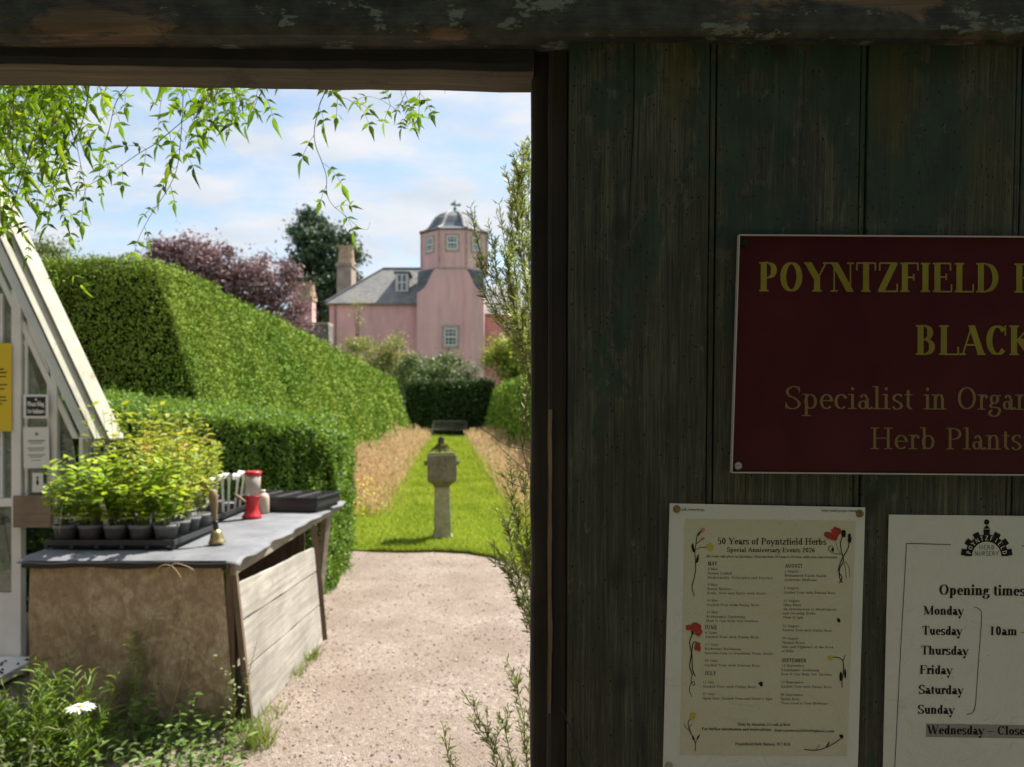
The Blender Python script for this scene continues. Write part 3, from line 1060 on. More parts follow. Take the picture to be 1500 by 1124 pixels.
left = [('MAY', 1037, 828.5, 5.6, 14), ('2 May', 1037, 835, 3.3, 15), ('Evelyn Liddell', 1036.6, 841.4, 3.3, 36), ('Homeopathy: Principles and Practice', 1036.4, 847.6, 3.3, 96),
        ('9 May', 1036.4, 858, 3.3, 15), ('Karen Mellers', 1036, 864.2, 3.3, 36), ('Body, Soul and Spirit with Herbs', 1036, 870.4, 3.3, 87),
        ('16 May', 1035.6, 881.2, 3.3, 16), (GT, 1035.2, 887.6, 3.3, 77), ('23 May', 1035, 898.4, 3.3, 17), ('Biodynamic Gardening', 1034.8, 904.8, 3.3, 57), ('How It Can Help Our Gardens', 1034.6, 911, 3.3, 77),
        ('JUNE', 1032.4, 921.8, 5.6, 18.5), ('6 June', 1033.2, 928.4, 3.3, 17), (GT, 1033, 934.6, 3.3, 79), ('13 June', 1032.6, 945.8, 3.3, 20), ('Katherine Buchanan', 1032.4, 952, 3.3, 53),
        ('Introduction to Goethean Plant Study', 1032.2, 958.4, 3.3, 101), ('20 June', 1032, 969.4, 3.3, 20), ('Guided Tour with Duncan Ross', 1031.8, 976, 3.3, 82), ('JULY', 1032.5, 989, 5.6, 17),
        ('11 July', 1029.6, 1001, 3.3, 17), (GT, 1029.4, 1007.4, 3.3, 78), ('25 July', 1029.2, 1018.2, 3.3, 18), ('Open Day, Guided Tour and Event 1-5pm', 1029, 1024.6, 3.3, 103)]
right = [('AUGUST', 1150, 831.6, 5.4, 26), ('1 August', 1149.2, 838.4, 3.3, 21), ('Mohammed Kasim Karim', 1149, 844.8, 3.3, 62), ('Ayurvedic Medicine', 1148.8, 851, 3.3, 48), ('8 August', 1148.4, 863, 3.3, 22),
         ('Guided Tour with Duncan Ross', 1148, 869.6, 3.3, 76), ('15 August', 1147.6, 881.8, 3.3, 24), ('Iskra Khoo', 1147.6, 887.8, 3.3, 26), ('An Introduction to Mindfulness', 1147.2, 894, 3.3, 78),
         ('and Growing Herbs', 1147, 900, 3.3, 48), ('10am to 1pm', 1146.8, 906, 3.3, 30), ('22 August', 1146.4, 918.6, 3.3, 24), (GT, 1146, 924.8, 3.3, 73), ('29 August', 1145.8, 936.8, 3.3, 24),
         ('Thomas Keyes', 1145.6, 943, 3.3, 34), ('Inks and Pigments of the Book', 1145.4, 949.2, 3.3, 76), ('of Kells', 1145.2, 955.4, 3.3, 18), ('SEPTEMBER', 1145.4, 970, 5.2, 36), ('12 September', 1144.6, 976.6, 3.3, 34),
         ('Biodynamic Gardening', 1144.4, 983, 3.3, 56), ('How It Can Help Our Gardens', 1144.2, 989.2, 3.3, 75), ('19 September', 1143.8, 1001, 3.3, 34), (GT, 1143.4, 1007.4, 3.3, 75), ('26 September', 1143.2, 1019.4, 3.3, 34),
         ('Tuulia Ross', 1143, 1025.6, 3.3, 28), ('"Your Food is Your Medicine"', 1142.8, 1031.8, 3.3, 72)]
for s_, x_, y_, c_, w_ in left + right:
    T += text_polys(s_, x_, y_, c_, w_, .15, .085, ang=.009, seg=5, track=.12)
T += text_polys('Entry by donation, £5 cash at door', 1080.5, 1063, 4, 77, .17, .09, ang=.008, seg=4)
T += text_polys('For further information and reservations:', 1028, 1069.6, 4, 102, .19, .1, ang=.012, seg=4)
T += text_polys('duncanwross2000@gmail.com', 1134, 1071.6, 3.6, 88, .2, .12, ang=.014, seg=4)
T += text_polys('Poyntzfield Herb Nursery, IV7 8LX', 1077, 1092, 4.2, 81, .17, .09, ang=.006, seg=4)
ink(T, 'lettering', M_ink, ev, -.0019)


def pline(pts, w):
    out = []
    q = smooth_pts(pts, 5)
    for i in range(len(q) - 1):
        (a, b), (c, d) = q[i], q[i + 1]
        L = math.hypot(c - a, d - b) or 1
        nx, ny = -(d - b) / L * w / 2, (c - a) / L * w / 2
        out.append([(a + nx, b + ny), (c + nx, d + ny), (c - nx, d - ny), (a - nx, b - ny)])
    return out


def blob(x, y, rx, ry, n=12, seed=0, rot=0, wob=.25):
    r_ = random.Random(seed)
    out = []
    for i in range(n):
        a = 2 * math.pi * i / n
        k = 1 + r_.uniform(-wob, wob)
        px, py = rx * k * math.cos(a), ry * k * math.sin(a)
        out.append((x + px * math.cos(rot) - py * math.sin(rot), y + px * math.sin(rot) + py * math.cos(rot)))
    return [out]


def c1(u, v): return (970 + u / 4.839, 720 + v / 4.839)
def c2(u, v): return (970 + u / 4.839, 900 + v / 4.839)


S = []
S += pline([c1(285, 270), c1(250, 310), c1(240, 370), c1(232, 430), c1(238, 540), c1(228, 610), c1(212, 680), c1(228, 742)], 1.1)
S += pline([c1(240, 372), c1(265, 355), c1(290, 335)], .9) + pline([c1(236, 415), c1(270, 398), c1(315, 398)], .7)
S += blob(*c1(218, 400), 1.9, 7.5, seed=1, rot=-.15) + blob(*c1(250, 480), 1.6, 7, seed=2, rot=.2) + blob(*c1(262, 300), 1.3, 4.5, seed=3, rot=.6)
S += pline([c1(1290, 290), c1(1265, 360), c1(1270, 420), c1(1285, 490), c1(1258, 550), c1(1258, 610), c1(1280, 648)], 1.3)
S += pline([c1(1325, 360), c1(1315, 410), c1(1275, 480), c1(1250, 560), c1(1275, 610), c1(1256, 652)], 1.3)
S += pline([c1(1228, 352), c1(1245, 410), c1(1272, 450)], .6) + pline([c1(1295, 490), c1(1325, 540), c1(1330, 605)], .6) + pline([c1(1290, 500), c1(1300, 560), c1(1308, 620)], .6)
S += pline([c1(1265, 445), c1(1220, 440), c1(1185, 420), c1(1182, 395), c1(1205, 388), c1(1218, 415)], .8)
S += blob(*c1(1288, 302), 3.4, 6.2, seed=4) + blob(*c1(1328, 332), 2.8, 6.2, seed=5) + blob(*c1(1208, 415), 1.8, 3, seed=6)
S += pline([c2(215, 140), c2(195, 200), c2(210, 280), c2(212, 330), c2(218, 400), c2(235, 440)], 1.4)
S += pline([c2(250, 200), c2(222, 200), c2(212, 250), c2(200, 330), c2(195, 370), c2(215, 430)], 1.3)
S += pline([c2(215, 420), c2(205, 470), c2(222, 505), c2(232, 490), c2(215, 478), c2(196, 510), c2(195, 550), c2(212, 585)], .9)
S += blob(*c2(216, 130), 2.2, 3.4, seed=7)
S += pline([c2(215, 740), c2(185, 760), c2(195, 830), c2(222, 870), c2(235, 920), c2(234, 970)], 1.0) + pline([c2(235, 920), c2(250, 880), c2(268, 852)], .8) + pline([c2(200, 830), c2(165, 800), c2(160, 775)], .7) + pline([c2(208, 850), c2(195, 800), c2(215, 780)], .6)
S += blob(*c2(255, 872), 1.2, 4, seed=8, rot=.6) + blob(*c2(220, 880), 1.2, 4, seed=9, rot=-.5)
S += pline([c2(1195, 310), c2(1240, 305), c2(1280, 330), c2(1285, 400), c2(1275, 470), c2(1276, 520)], 1.2) + pline([c2(1283, 330), c2(1290, 310), c2(1298, 290)], .9)
S += blob(*c2(1266, 440), 1.8, 7.5, seed=10) + blob(*c2(1297, 420), 1.7, 7, seed=11)
S += pline([c2(1005, 958), c2(1080, 965), c2(1150, 950), c2(1210, 920), c2(1270, 880)], 1.1) + pline([c2(1160, 945), c2(1175, 920), c2(1190, 905)], .8) + pline([c2(1090, 960), c2(1105, 940), c2(1120, 925)], .6)
S += blob(*c2(1270, 868), 3, 3, seed=12, wob=.5) + blob(*c1(1250, 912), 3.2, 3.2, seed=13, wob=.5) + blob(*c2(700, 494), 3.2, 3.2, seed=14, wob=.5) + blob(*c2(1175, 925), 1, 4, seed=15, rot=.5)
for k in range(26):
    S += blob(rnd.uniform(1010, 1250), rnd.uniform(745, 1100), .45, .55, 6, k)
ink(S, 'printed_stems', M_ink, ev, -.0020)
Rd = blob(*c1(1205, 318), 9, 6, 14, 21, .3, .2) + blob(*c1(1232, 290), 7, 7.5, 14, 22, 0, .2) + blob(*c1(1170, 305), 5, 4.5, 10, 23, 0, .2)
Rd += blob(*c2(235, 95), 8, 7, 14, 24, 0, .2) + blob(*c2(192, 95), 5.5, 4.2, 12, 25, 0, .2) + blob(*c2(258, 130), 5, 6, 12, 26, 0, .2) + blob(*c2(250, 235), 4.6, 6.2, 12, 27, 0, .3) + blob(*c2(258, 212), 3.2, 2.4, 10, 28)
ink(Rd, 'printed_petals', M_red, ev, -.0022)
ink(blob(*c1(340, 396), 6, 5.5, 12, 31, 0, .2) + blob(*c2(216, 725), 5, 5.4, 12, 32, 0, .2) + blob(*c2(1194, 310), 4, 3.6, 10, 33), 'printed_petals', M_yel, ev, -.0021)
ink(blob(*c1(288, 275), 3.6, 3.6, 10, 41, 0, .3) + blob(*c1(290, 335), 3, 2.8, 10, 42, 0, .3), 'printed_petals', M_pink, ev, -.0021)
pin(991.5, 746, ev)
pin(1259.5, 752.5, ev)
pin(980, 1122, ev, mat=M_screw)

op = dthing('notice', 1450, 1170, 'white opening times sheet with black arch emblem and weekday list, right of events list', 'poster', 'laminated papers pinned on the door')
mb = MB()
quad_sheet(mb, [(1302, 754), (1596, 757), (1586, 1176), (1292, 1170)], -.0014, .0012)
dbuild(mb, 'sheet', M_paper, op)
T = []
T += text_polys('Opening times', 1375, 871.5, 15.2, 127, .225, .06, ang=.012, seg=12)
for s_, x_, y_, w_ in (('Monday', 1352.5, 900.5, 59.5), ('Tuesday', 1350.8, 930, 59), ('Thursday', 1349, 959, 70), ('Friday', 1347, 987.5, 48.5), ('Saturday', 1345.2, 1016.5, 66.5), ('Sunday', 1344, 1045.5, 54.5)):
    T += text_polys(s_, x_, y_, 12.8, w_, .225, .06, ang=.012, seg=11)
T += text_polys('Wednesday – Closed', 1358, 1075.5, 12.8, 152, .225, .06, ang=.010, seg=11)
T += text_polys('10am –', 1448.8, 930.5, 12.8, 56, .225, .06, ang=.012, seg=11)
T += pline([(1426.5, 889), (1435, 893), (1438, 905), (1434, 960), (1430, 1020), (1428.5, 1035), (1425, 1044), (1416, 1047)], .9)
T += pline([(1393, 798), (1370, 797.4), (1328, 796.3)], 1.0) + pline([(1328, 796), (1324, 870), (1319, 960), (1309, 1160)], .9) + pline([(1496.5, 800), (1530, 800.5), (1572, 801)], 1.0)
# the arch emblem
cx, cy = 1445.4, 815.0
nA = 28
for i in range(nA):
    a0, a1 = R(180 * i / nA), R(180 * (i + 1) / nA)
    T.append([(cx + r * math.cos(a), cy - r * math.sin(a)) for r, a in ((21.4, a0), (31.8, a0), (31.8, a1), (21.4, a1))])
for a in (10, 37, 64, 116, 143, 170):
    a0, a1 = R(a - 8.6), R(a + 8.6)
    T.append([(cx + r * math.cos(q), cy - r * math.sin(q)) for r, q in ((31.5, a0), (38, R(a - 7.2)), (38, R(a + 7.2)), (31.5, a1))])
T.append([(cx - 4.5, cy - 31.3), (cx + 4.5, cy - 31.3), (cx + 4.7, cy - 39.2), (cx - 4.7, cy - 39.2)])
T.append([(cx - 4.9, cy - 40.2), (cx + 4.9, cy - 40.2), (cx + 2.4, cy - 43.2), (cx + 1, cy - 45), (cx - 1, cy - 45), (cx - 2.4, cy - 43.2)])
T += blob(cx, cy - 50, 4.0, 4.0, 16, 0, 0, 0)
T += text_polys('HERB', cx - 11.6, 805.2, 6.6, 23.4, .1, .09, serif=False, seg=6)
T += text_polys('NURSERY', cx - 18, 814.2, 6.6, 36.2, .1, .09, serif=False, seg=6)
for k in range(16):
    T += blob(rnd.uniform(1310, 1490), rnd.uniform(760, 1110), .5, .6, 6, 50 + k)
ink(T, 'lettering', M_ink, op, -.0017)
Wl = []
word = 'POYNTZFIELD'
for i, ch in enumerate(word):
    a = 168 - i * (156 / 10)
    adv, pl = glyph_polys(ch, .2, .1, False, 6)
    sc = 6.4
    th = R(a)
    for q in pl:
        o_ = []
        for (gx, gy) in q:
            lx, ly = (gx - adv / 2) * sc * .85, 23.6 + gy * sc
            o_.append((cx + ly * math.cos(th) + lx * math.sin(th), cy - ly * math.sin(th) + lx * math.cos(th)))
        Wl.append(o_)
ink(Wl, 'emblem_lettering', M_paper, op, -.0020)
ink([[(1356.6, 1060), (1575, 1063.5), (1575, 1083), (1356, 1079.8)]], 'grey_bar', plain('grey_print', (.23, .23, .22), .5), op, -.00155)

# ---- the garden wall that the doorway stands in
def stone_mat():
    m, nt, b = new_mat('rubble_stone')
    N = NT(nt)
    co = N.coords((1, 1, 1.6))
    wob = N.n('ShaderNodeTexNoise', {'Vector': co, 'Scale': 5.0, 'Detail': 4.0})
    co = N.n('ShaderNodeVectorMath', {0: co, 1: N.n('ShaderNodeVectorMath', {0: wob.outputs['Color'], 1: (.12, .12, .12)}, operation='MULTIPLY').outputs[0]}, operation='ADD').outputs[0]
    v = N.n('ShaderNodeTexVoronoi', {'Vector': co, 'Scale': 5.2, 'Randomness': 1.0}, feature='DISTANCE_TO_EDGE').outputs['Distance']
    vc = N.n('ShaderNodeTexVoronoi', {'Vector': co, 'Scale': 5.2, 'Randomness': 1.0}, feature='F1').outputs['Color']
    f = N.n('ShaderNodeSeparateColor', {0: vc}).outputs[0]
    c = N.ramp(f, [(0, (.16, .12, .09)), (.5, (.24, .19, .15)), (1, (.3, .24, .21))])
    nz = N.noise(N.coords(), 26, 5, .65)
    c = N.mix(N.ramp(nz, [(.4, 0), (.7, .5)]), c, (.1, .09, .07))
    c = N.mix(N.ramp(v, [(.0, 1), (.06, 0)]), c, (.3, .28, .24))
    N.link(c, b.inputs['Base Color'])
    b.inputs['Roughness'].default_value = .9
    N.bump(N.math('ADD', N.ramp(v, [(0, 0), (.12, 1)]), N.math('MULTIPLY', nz, .4)), .9, .03, b)
    return m


M_stone = stone_mat()
wall = empty('garden_wall', (0, 1.0, 0), 'rubble stone garden wall in which the old plank door is set', 'wall')
mb = MB()
xl, xr = -1.02, .9
mb.box(-7, -.08, -.02, xl - .03, .33, 2.75)
mb.box(xr + .03, -.08, -.02, 7, .33, 2.75)
mb.box(xl - .03, .06, 2.2, xr + .03, .33, 2.75)
mb.box(xl - .03, -.08, 2.32, xr + .03, .06, 2.75)
mb.build('stonework', M_stone, wall)
mb = MB()
mb.box(-7.05, -.14, 2.752, 7.05, .39, 2.83)
mb.build('coping', plain('sandstone_coping', (.27, .23, .18), .9, var=.3, vs=6, bump=.004), wall, bevel=.01)

# ------------------------------------------------------------------ ground, gravel, lawn
def ground_mat():
    m, nt, b = new_mat('rough_grass_ground')
    N = NT(nt)
    f = N.noise(N.coords(), 1.5, 6, .65)
    N.link(N.ramp(f, [(.3, (.05, .075, .018)), (.7, (.1, .12, .035))]), b.inputs['Base Color'])
    b.inputs['Roughness'].default_value = .9
    return m


mb = MB()
mb.add([(-1500, -60, 0), (1500, -60, 0), (1500, 2500, 0), (-1500, 2500, 0)], [(0, 1, 2, 3)])
o = mb.build('ground', ground_mat(), recalc=False)
tag(o, 'rough grassy ground around the walled garden', 'ground', kind='structure')


def gravel_mat():
    m, nt, b = new_mat('pinkish_gravel')
    N = NT(nt)
    v = N.n('ShaderNodeTexVoronoi', {'Vector': N.coords(), 'Scale': 85.0}, feature='F1')
    rv = N.n('ShaderNodeSeparateColor', {0: v.outputs['Color']}).outputs[0]
    c = N.ramp(rv, [(0, (.205, .165, .136)), (.5, (.29, .24, .203)), (.93, (.37, .315, .272)), (1, (.5, .46, .42))])
    big = N.noise(N.coords(), 1.6, 5, .6)
    c = N.mix(N.ramp(big, [(.38, .65), (.62, 0)]), c, (.18, .14, .108))
    sp = N.ramp(N.noise(N.coords(), 9.0, 6, .72), [(.62, 0), (.74, .75)])
    c = N.mix(sp, c, (.17, .12, .085))
    fine = N.noise(N.coords(), 240, 3, .7)
    c = N.mix(N.ramp(fine, [(.35, .5), (.6, 0)]), c, (.17, .115, .08))
    N.link(c, b.inputs['Base Color'])
    b.inputs['Roughness'].default_value = .9
    h = N.math('ADD', N.ramp(v.outputs['Distance'], [(0, 1), (.6, 0)]), N.math('MULTIPLY', fine, .6))
    N.bump(N.math('ADD', h, N.math('MULTIPLY', big, 6.0)), .9, .006, b)
    return m


# the path sheet, gently undulating
def gz(x, y): return .004 + .006 * (mnoise.noise((x * 1.3, y * 1.3, 0)) + .6)


mb = MB()
mb.grid(lambda u, v: (-5 + 9 * u, -2.5 + 12.5 * v, gz(-5 + 9 * u, -2.5 + 12.5 * v)), 90, 125)
o = mb.build('gravel_path', gravel_mat(), smooth=True, recalc=False)
tag(o, 'pale pinkish gravel path through the doorway', 'path', kind='structure')

# loose stones
n = 16000
y = 2.6 / (1 - rng.random(n) * (1 - 2.6 / 8.6))
x = -1.7 + rng.random(n) * 2.6
keep = rng.random(n) < .35 + .9 * fbm(np.c_[x * 1.2, y * 1.2, y * 0], 5)
x, y = x[keep], y[keep]
n = len(x)
sz = .0022 + .006 * rng.random(n) ** 3
oct_v = np.array([(1, 0, 0), (0, 1, 0), (-1, 0, 0), (0, -1, 0), (0, 0, .7), (0, 0, -.7)], float)
oct_f = np.array([(0, 1, 4), (1, 2, 4), (2, 3, 4), (3, 0, 4), (1, 0, 5), (2, 1, 5), (3, 2, 5), (0, 3, 5)])
jit = 1 + .35 * rng.normal(size=(n, 6, 1))
ang = rng.random(n) * 6.28
rot = np.zeros((n, 3, 3))
rot[:, 0, 0] = np.cos(ang); rot[:, 0, 1] = -np.sin(ang); rot[:, 1, 0] = np.sin(ang); rot[:, 1, 1] = np.cos(ang); rot[:, 2, 2] = 1
Vv = np.einsum('nij,nkj->nki', rot, oct_v[None] * jit * sz[:, None, None] * np.array([1.25, .85, 1]))
zz = np.array([gz(a, b_) for a, b_ in zip(x, y)])
Vv += np.stack([x, y, zz + sz * .35], 1)[:, None, :]
me = np_mesh('gravel', Vv.reshape(-1, 3), (oct_f[None] + (np.arange(n) * 6)[:, None, None]).reshape(-1, 3))
sm_, nt_, b_ = new_mat('loose_stones')
N_ = NT(nt_)
N_.link(N_.ramp(N_.n('ShaderNodeNewGeometry').outputs['Random Per Island'], [(0, (.1, .075, .06)), (.3, (.2, .155, .125)), (.75, (.32, .26, .215)), (.96, (.42, .37, .32)), (1, (.7, .66, .62))]), b_.inputs['Base Color'])
b_.inputs['Roughness'].default_value = .8
o = link_mesh('gravel', me, sm_)
tag(o, 'loose small stones scattered over the gravel path', 'gravel', kind='stuff')

# mown lawn: a slightly raised turf sheet with a curved near edge
lawn_edge = [(-1.6, 8.66), (-1.2, 8.6), (-.85, 8.64), (-.5, 8.55), (-.2, 8.3), (.0, 7.95), (.12, 7.6), (.22, 7.1), (.4, 6.4), (.7, 5.6), (1.3, 4.8)]
left_x = lambda d: -3.3 - .083 * d
poly = [(-2.1, 8.7)] + lawn_edge


def lawn_mat():
    m, nt, b = new_mat('mown_turf')
    N = NT(nt)
    f = N.noise(N.coords((1, .45, 1)), 1.6, 5, .6)
    g = N.noise(N.coords(), 55, 4, .7)
    c = N.ramp(f, [(.3, (.14, .215, .025)), (.7, (.23, .3, .04))])
    c = N.mix(N.ramp(g, [(.35, .5), (.65, 0)]), c, (.07, .13, .01))
    N.link(c, b.inputs['Base Color'])
    b.inputs['Roughness'].default_value = 1.0
    b.inputs['Specular IOR Level'].default_value = 0.0
    N.bump(g, .8, .02, b)
    return m


M_lawn = lawn_mat()
top = []
edge = [(-7.5, 8.9), (-2.4, 8.72)] + lawn_edge + [(6, 4.6)]
vs, fs = [], []
for (ex, ey) in edge:
    vs += [(ex, ey, 0.0), (ex, ey + .01, .028), (ex - .083 * (52 - ey), 52, .028)]
for i in range(len(edge) - 1):
    a, b = i * 3, i * 3 + 3
    fs += [(a, b, b + 1, a + 1), (a + 1, b + 1, b + 2, a + 2)]
mb = MB()
mb.add(vs, fs)
o = mb.build('lawn', M_lawn, recalc=False)
tag(o, 'bright mown grass walk between the tall hedges', 'lawn', kind='structure')

# short mown blades
ex = np.array([e[0] for e in edge]); ey = np.array([e[1] for e in edge])


def on_lawn(x, y):
    k = np.interp(x, ex, ey)
    return y > k


n = 140000
d = 5.2 / (1 - rng.random(n) * (1 - 5.2 / 46))
s = -1.5 + 3.4 * rng.random(n)
x = s - .083 * d
k = on_lawn(x, d) & (x > -6)
# lusher fringe along the turf edge
n2 = 5000
tt = rng.random(n2)
fx = np.interp(tt, np.linspace(0, 1, len(lawn_edge)), [e[0] for e in lawn_edge]) + rng.normal(0, .02, n2)
fy = np.interp(fx, ex, ey) + rng.random(n2) * .06 - .015
X = np.r_[x[k], fx]; Y = np.r_[d[k], fy]
n = len(X)
L = (.028 + .03 * rng.random(n)) * np.clip(Y / 10, 1, 3.0)
A = np.c_[rng.normal(0, .45, n), rng.normal(0, .45, n), np.ones(n)]
M_blade = leafmat('mown_blades', (.19, .27, .03), (.33, .41, .06), .4, (1.3, 1.2, .6), .6, (.5, .48, .16), big=(1.1, (.74, .8, .7, 1)))
o = leaves('grass', M_blade, None, np.c_[X, Y, np.full(n, .026)], A, rdir(n), L, L * .2, TG)
tag(o, 'short bright green mown grass blades', 'grass', kind='stuff')


# tall meadow grass on both sides
def meadow(s0, s1, d0, d1, n, hmax, name, label, seed, taper):
    u = rng.random(n)
    d = d0 / (1 - u * (1 - d0 / d1))
    v = rng.random(n)
    s = s0 + (s1 - s0) * v
    s = s + rng.normal(0, .1, n)
    x = s - .083 * d
    hh = hmax * (.45 + .55 * rng.random(n)) * taper(d, v)
    patchy = fbm(np.c_[x * .9, d * .45, x * 0], seed + 40, 3)
    hh = hh * (.45 + 1.1 * patchy)
    A = np.c_[rng.normal(0, .2, n), rng.normal(0, .2, n), np.ones(n)]
    W = .003 + .00045 * d
    kind = rng.random(n)
    base = np.c_[x, d, np.full(n, .03)]
    pg = fbm(np.c_[x * 1.3, d * .6, x * 0], seed + 60, 3)
    gm = kind < np.clip(.1 + .8 * pg + .4 * (13 - d) / 4 * (d < 13), .2, .9)
    Mg = leafmat('meadow_green_blades', (.2, .28, .035), (.42, .44, .1), .45, (1.3, 1.2, .6))
    Mt = leafmat('meadow_straw_stems', (.52, .34, .18), (.76, .56, .34), .4, None, .7, (.6, .34, .2))
    top = empty(name, SV((s0 + s1) / 2, d0, 0))
    inv = np.array(top.location)
    o1 = leaves('green_blades', Mg, top, base[gm] - inv, A[gm] + rng.normal(0, .22, (gm.sum(), 3)) * [1, 1, 0], rdir(gm.sum()), hh[gm] * .62, W[gm] * 1.7, TG)
    st = ~gm
    o2 = leaves('straw_stems', Mt, top, base[st] - inv, A[st], rdir(st.sum()), hh[st], W[st] * .8, TG)
    # feathery seed heads near the tips
    Ax = unit(A[st])
    m = 3
    idx = np.repeat(np.arange(st.sum()), m)
    tpos = base[st][idx] + Ax[idx] * (hh[st][idx] * (.78 + .2 * rng.random(len(idx))))[:, None]
    o3 = leaves('seed_heads', Mt, top, tpos - inv, Ax[idx] + rng.normal(0, .35, (len(idx), 3)), rdir(len(idx)), .05 + .002 * d[st][idx], .006 + .0006 * d[st][idx], T4)
    tag(top, label, 'tall grass', kind='stuff')
    return top


meadow(-2.55, -1.02, 11.2, 43, 16000, .95, 'tall_grass', 'tall straw coloured meadow grass along the foot of the left hedge', 1, lambda d, v: (1.0 - .55 * v) * np.clip((d - 8.5) / 5, .3, 1))
meadow(1.05, 2.7, 10.2, 43, 14000, .95, 'tall_grass', 'tall straw coloured meadow grass on the right of the mown walk', 2, lambda d, v: (.5 + .5 * v) * np.clip((d - 6.5) / 5, .35, 1))
# yellow flowers in the left strip
nfl = 26
pos = []
fl = empty('wild_flowers', SV(-1.5, 12, 0))
tag(fl, 'loose drift of small yellow wild flowers in the left meadow strip', 'flowers', kind='stuff')
n = 170
d = 10.2 + 3.5 * rng.random(n) ** 1.5
s = -1.6 + .5 * rng.random(n)
zz = .2 + .35 * rng.random(n)
pp = np.c_[s - .083 * d, d, zz] - np.array(fl.location)
leaves('petals', leafmat('yellow_petals', (.6, .42, .02), (.75, .6, .1), .3), fl, pp, rdir(n), np.tile([0, -.5, 1.], (n, 1)), .035, .035, T6)

# ------------------------------------------------------------------ clipped hedges
def patch(c00, c10, c11, c01, n, seed, wlog=True, bulge=.06, jit=.03, nscale=.8):
    """n points on a four cornered hedge face, denser near the lens; returns positions and outward normals"""
    c = [np.array(q, float) for q in (c00, c10, c11, c01)]
    m = n * 6
    u, v = rng.random(m), rng.random(m)
    q = (c[0] * ((1 - u) * (1 - v))[:, None] + c[1] * (u * (1 - v))[:, None] + c[2] * (u * v)[:, None] + c[3] * ((1 - u) * v)[:, None])
    if wlog:
        w = 1 / np.maximum(q[:, 1], 4) ** 2
        idx = rng.choice(m, n, p=w / w.sum())
    else:
        idx = np.arange(n)
    q = q[idx]
    nr = np.cross(c[1] - c[0], c[3] - c[0])
    nr = nr / np.linalg.norm(nr)
    h = (fbm(q * nscale, seed) - .5) * 2 * bulge + (fbm(q * nscale * 6, seed + 9) - .5) * bulge * 1.3 + rng.normal(0, jit, n) * np.clip(q[:, 1] / 10, .5, 2)
    return q + nr * h[:, None], np.tile(nr, (n, 1))


def hedge_core(name, quads, mat, parent, inset):
    mb = MB()
    for q in quads:
        mb.add(q, [(0, 1, 2, 3)])
    return mb.build(name, mat, parent, recalc=False)


def core_mat(name, a, b_):
    m, nt, b = new_mat(name)
    N = NT(nt)
    N.link(N.ramp(N.noise(N.coords(), 14, 6, .7), [(.3, a), (.7, b_)]), b.inputs['Base Color'])
    b.inputs['Roughness'].default_value = .9
    b.inputs['Specular IOR Level'].default_value = .1
    return m


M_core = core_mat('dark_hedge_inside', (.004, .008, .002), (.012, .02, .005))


def build_hedge(name, label, faces, mat, total, base, size, aspect=.55, tmpl=T4, group=None, bulge=.06, jit=.03, nscale=.8, inset=.1, ns=.75):
    """faces: list of (c00,c10,c11,c01, weight)"""
    top = empty(name, base, label, 'hedge', group)
    inv = np.array(base, float)
    cen = np.mean([np.array(q, float) for f in faces for q in f[:4]], axis=0)
    mb = MB()
    PP, NN = [], []
    for i, f in enumerate(faces):
        c = [np.array(q, float) for q in f[:4]]
        nr = np.cross(c[1] - c[0], c[3] - c[0])
        nr /= np.linalg.norm(nr)
        nu = max(1, int(np.linalg.norm(c[1] - c[0]) / .4)); nv = max(1, int(np.linalg.norm(c[3] - c[0]) / .4))
        nu, nv = min(nu, 80), min(nv, 20)
        def fn(u, v):
            q = c[0] * (1 - u) * (1 - v) + c[1] * u * (1 - v) + c[2] * u * v + c[3] * (1 - u) * v
            return tuple(q - nr * inset - inv)
        mb.grid(fn, nu, nv)
        p_, n_ = patch(*f[:4], int(total * f[4]), 3 + i, True, bulge, f[5] if len(f) > 5 else jit, nscale)
        PP.append(p_); NN.append(n_)
    mb.build('inner_growth', M_core, top, recalc=False)
    PP, NN = np.concatenate(PP), np.concatenate(NN)
    n = len(PP)
    dd = PP[:, 1]
    L = size(dd) * (.65 + .7 * rng.random(n))
    Nn = unit(NN + rng.normal(0, ns, (n, 3)))
    A = unit(np.cross(Nn, rdir(n)) + NN * .25 + np.array([0, 0, .1]))
    leaves('foliage', mat, top, PP - inv, A, Nn, L, L * aspect, tmpl)
    return top


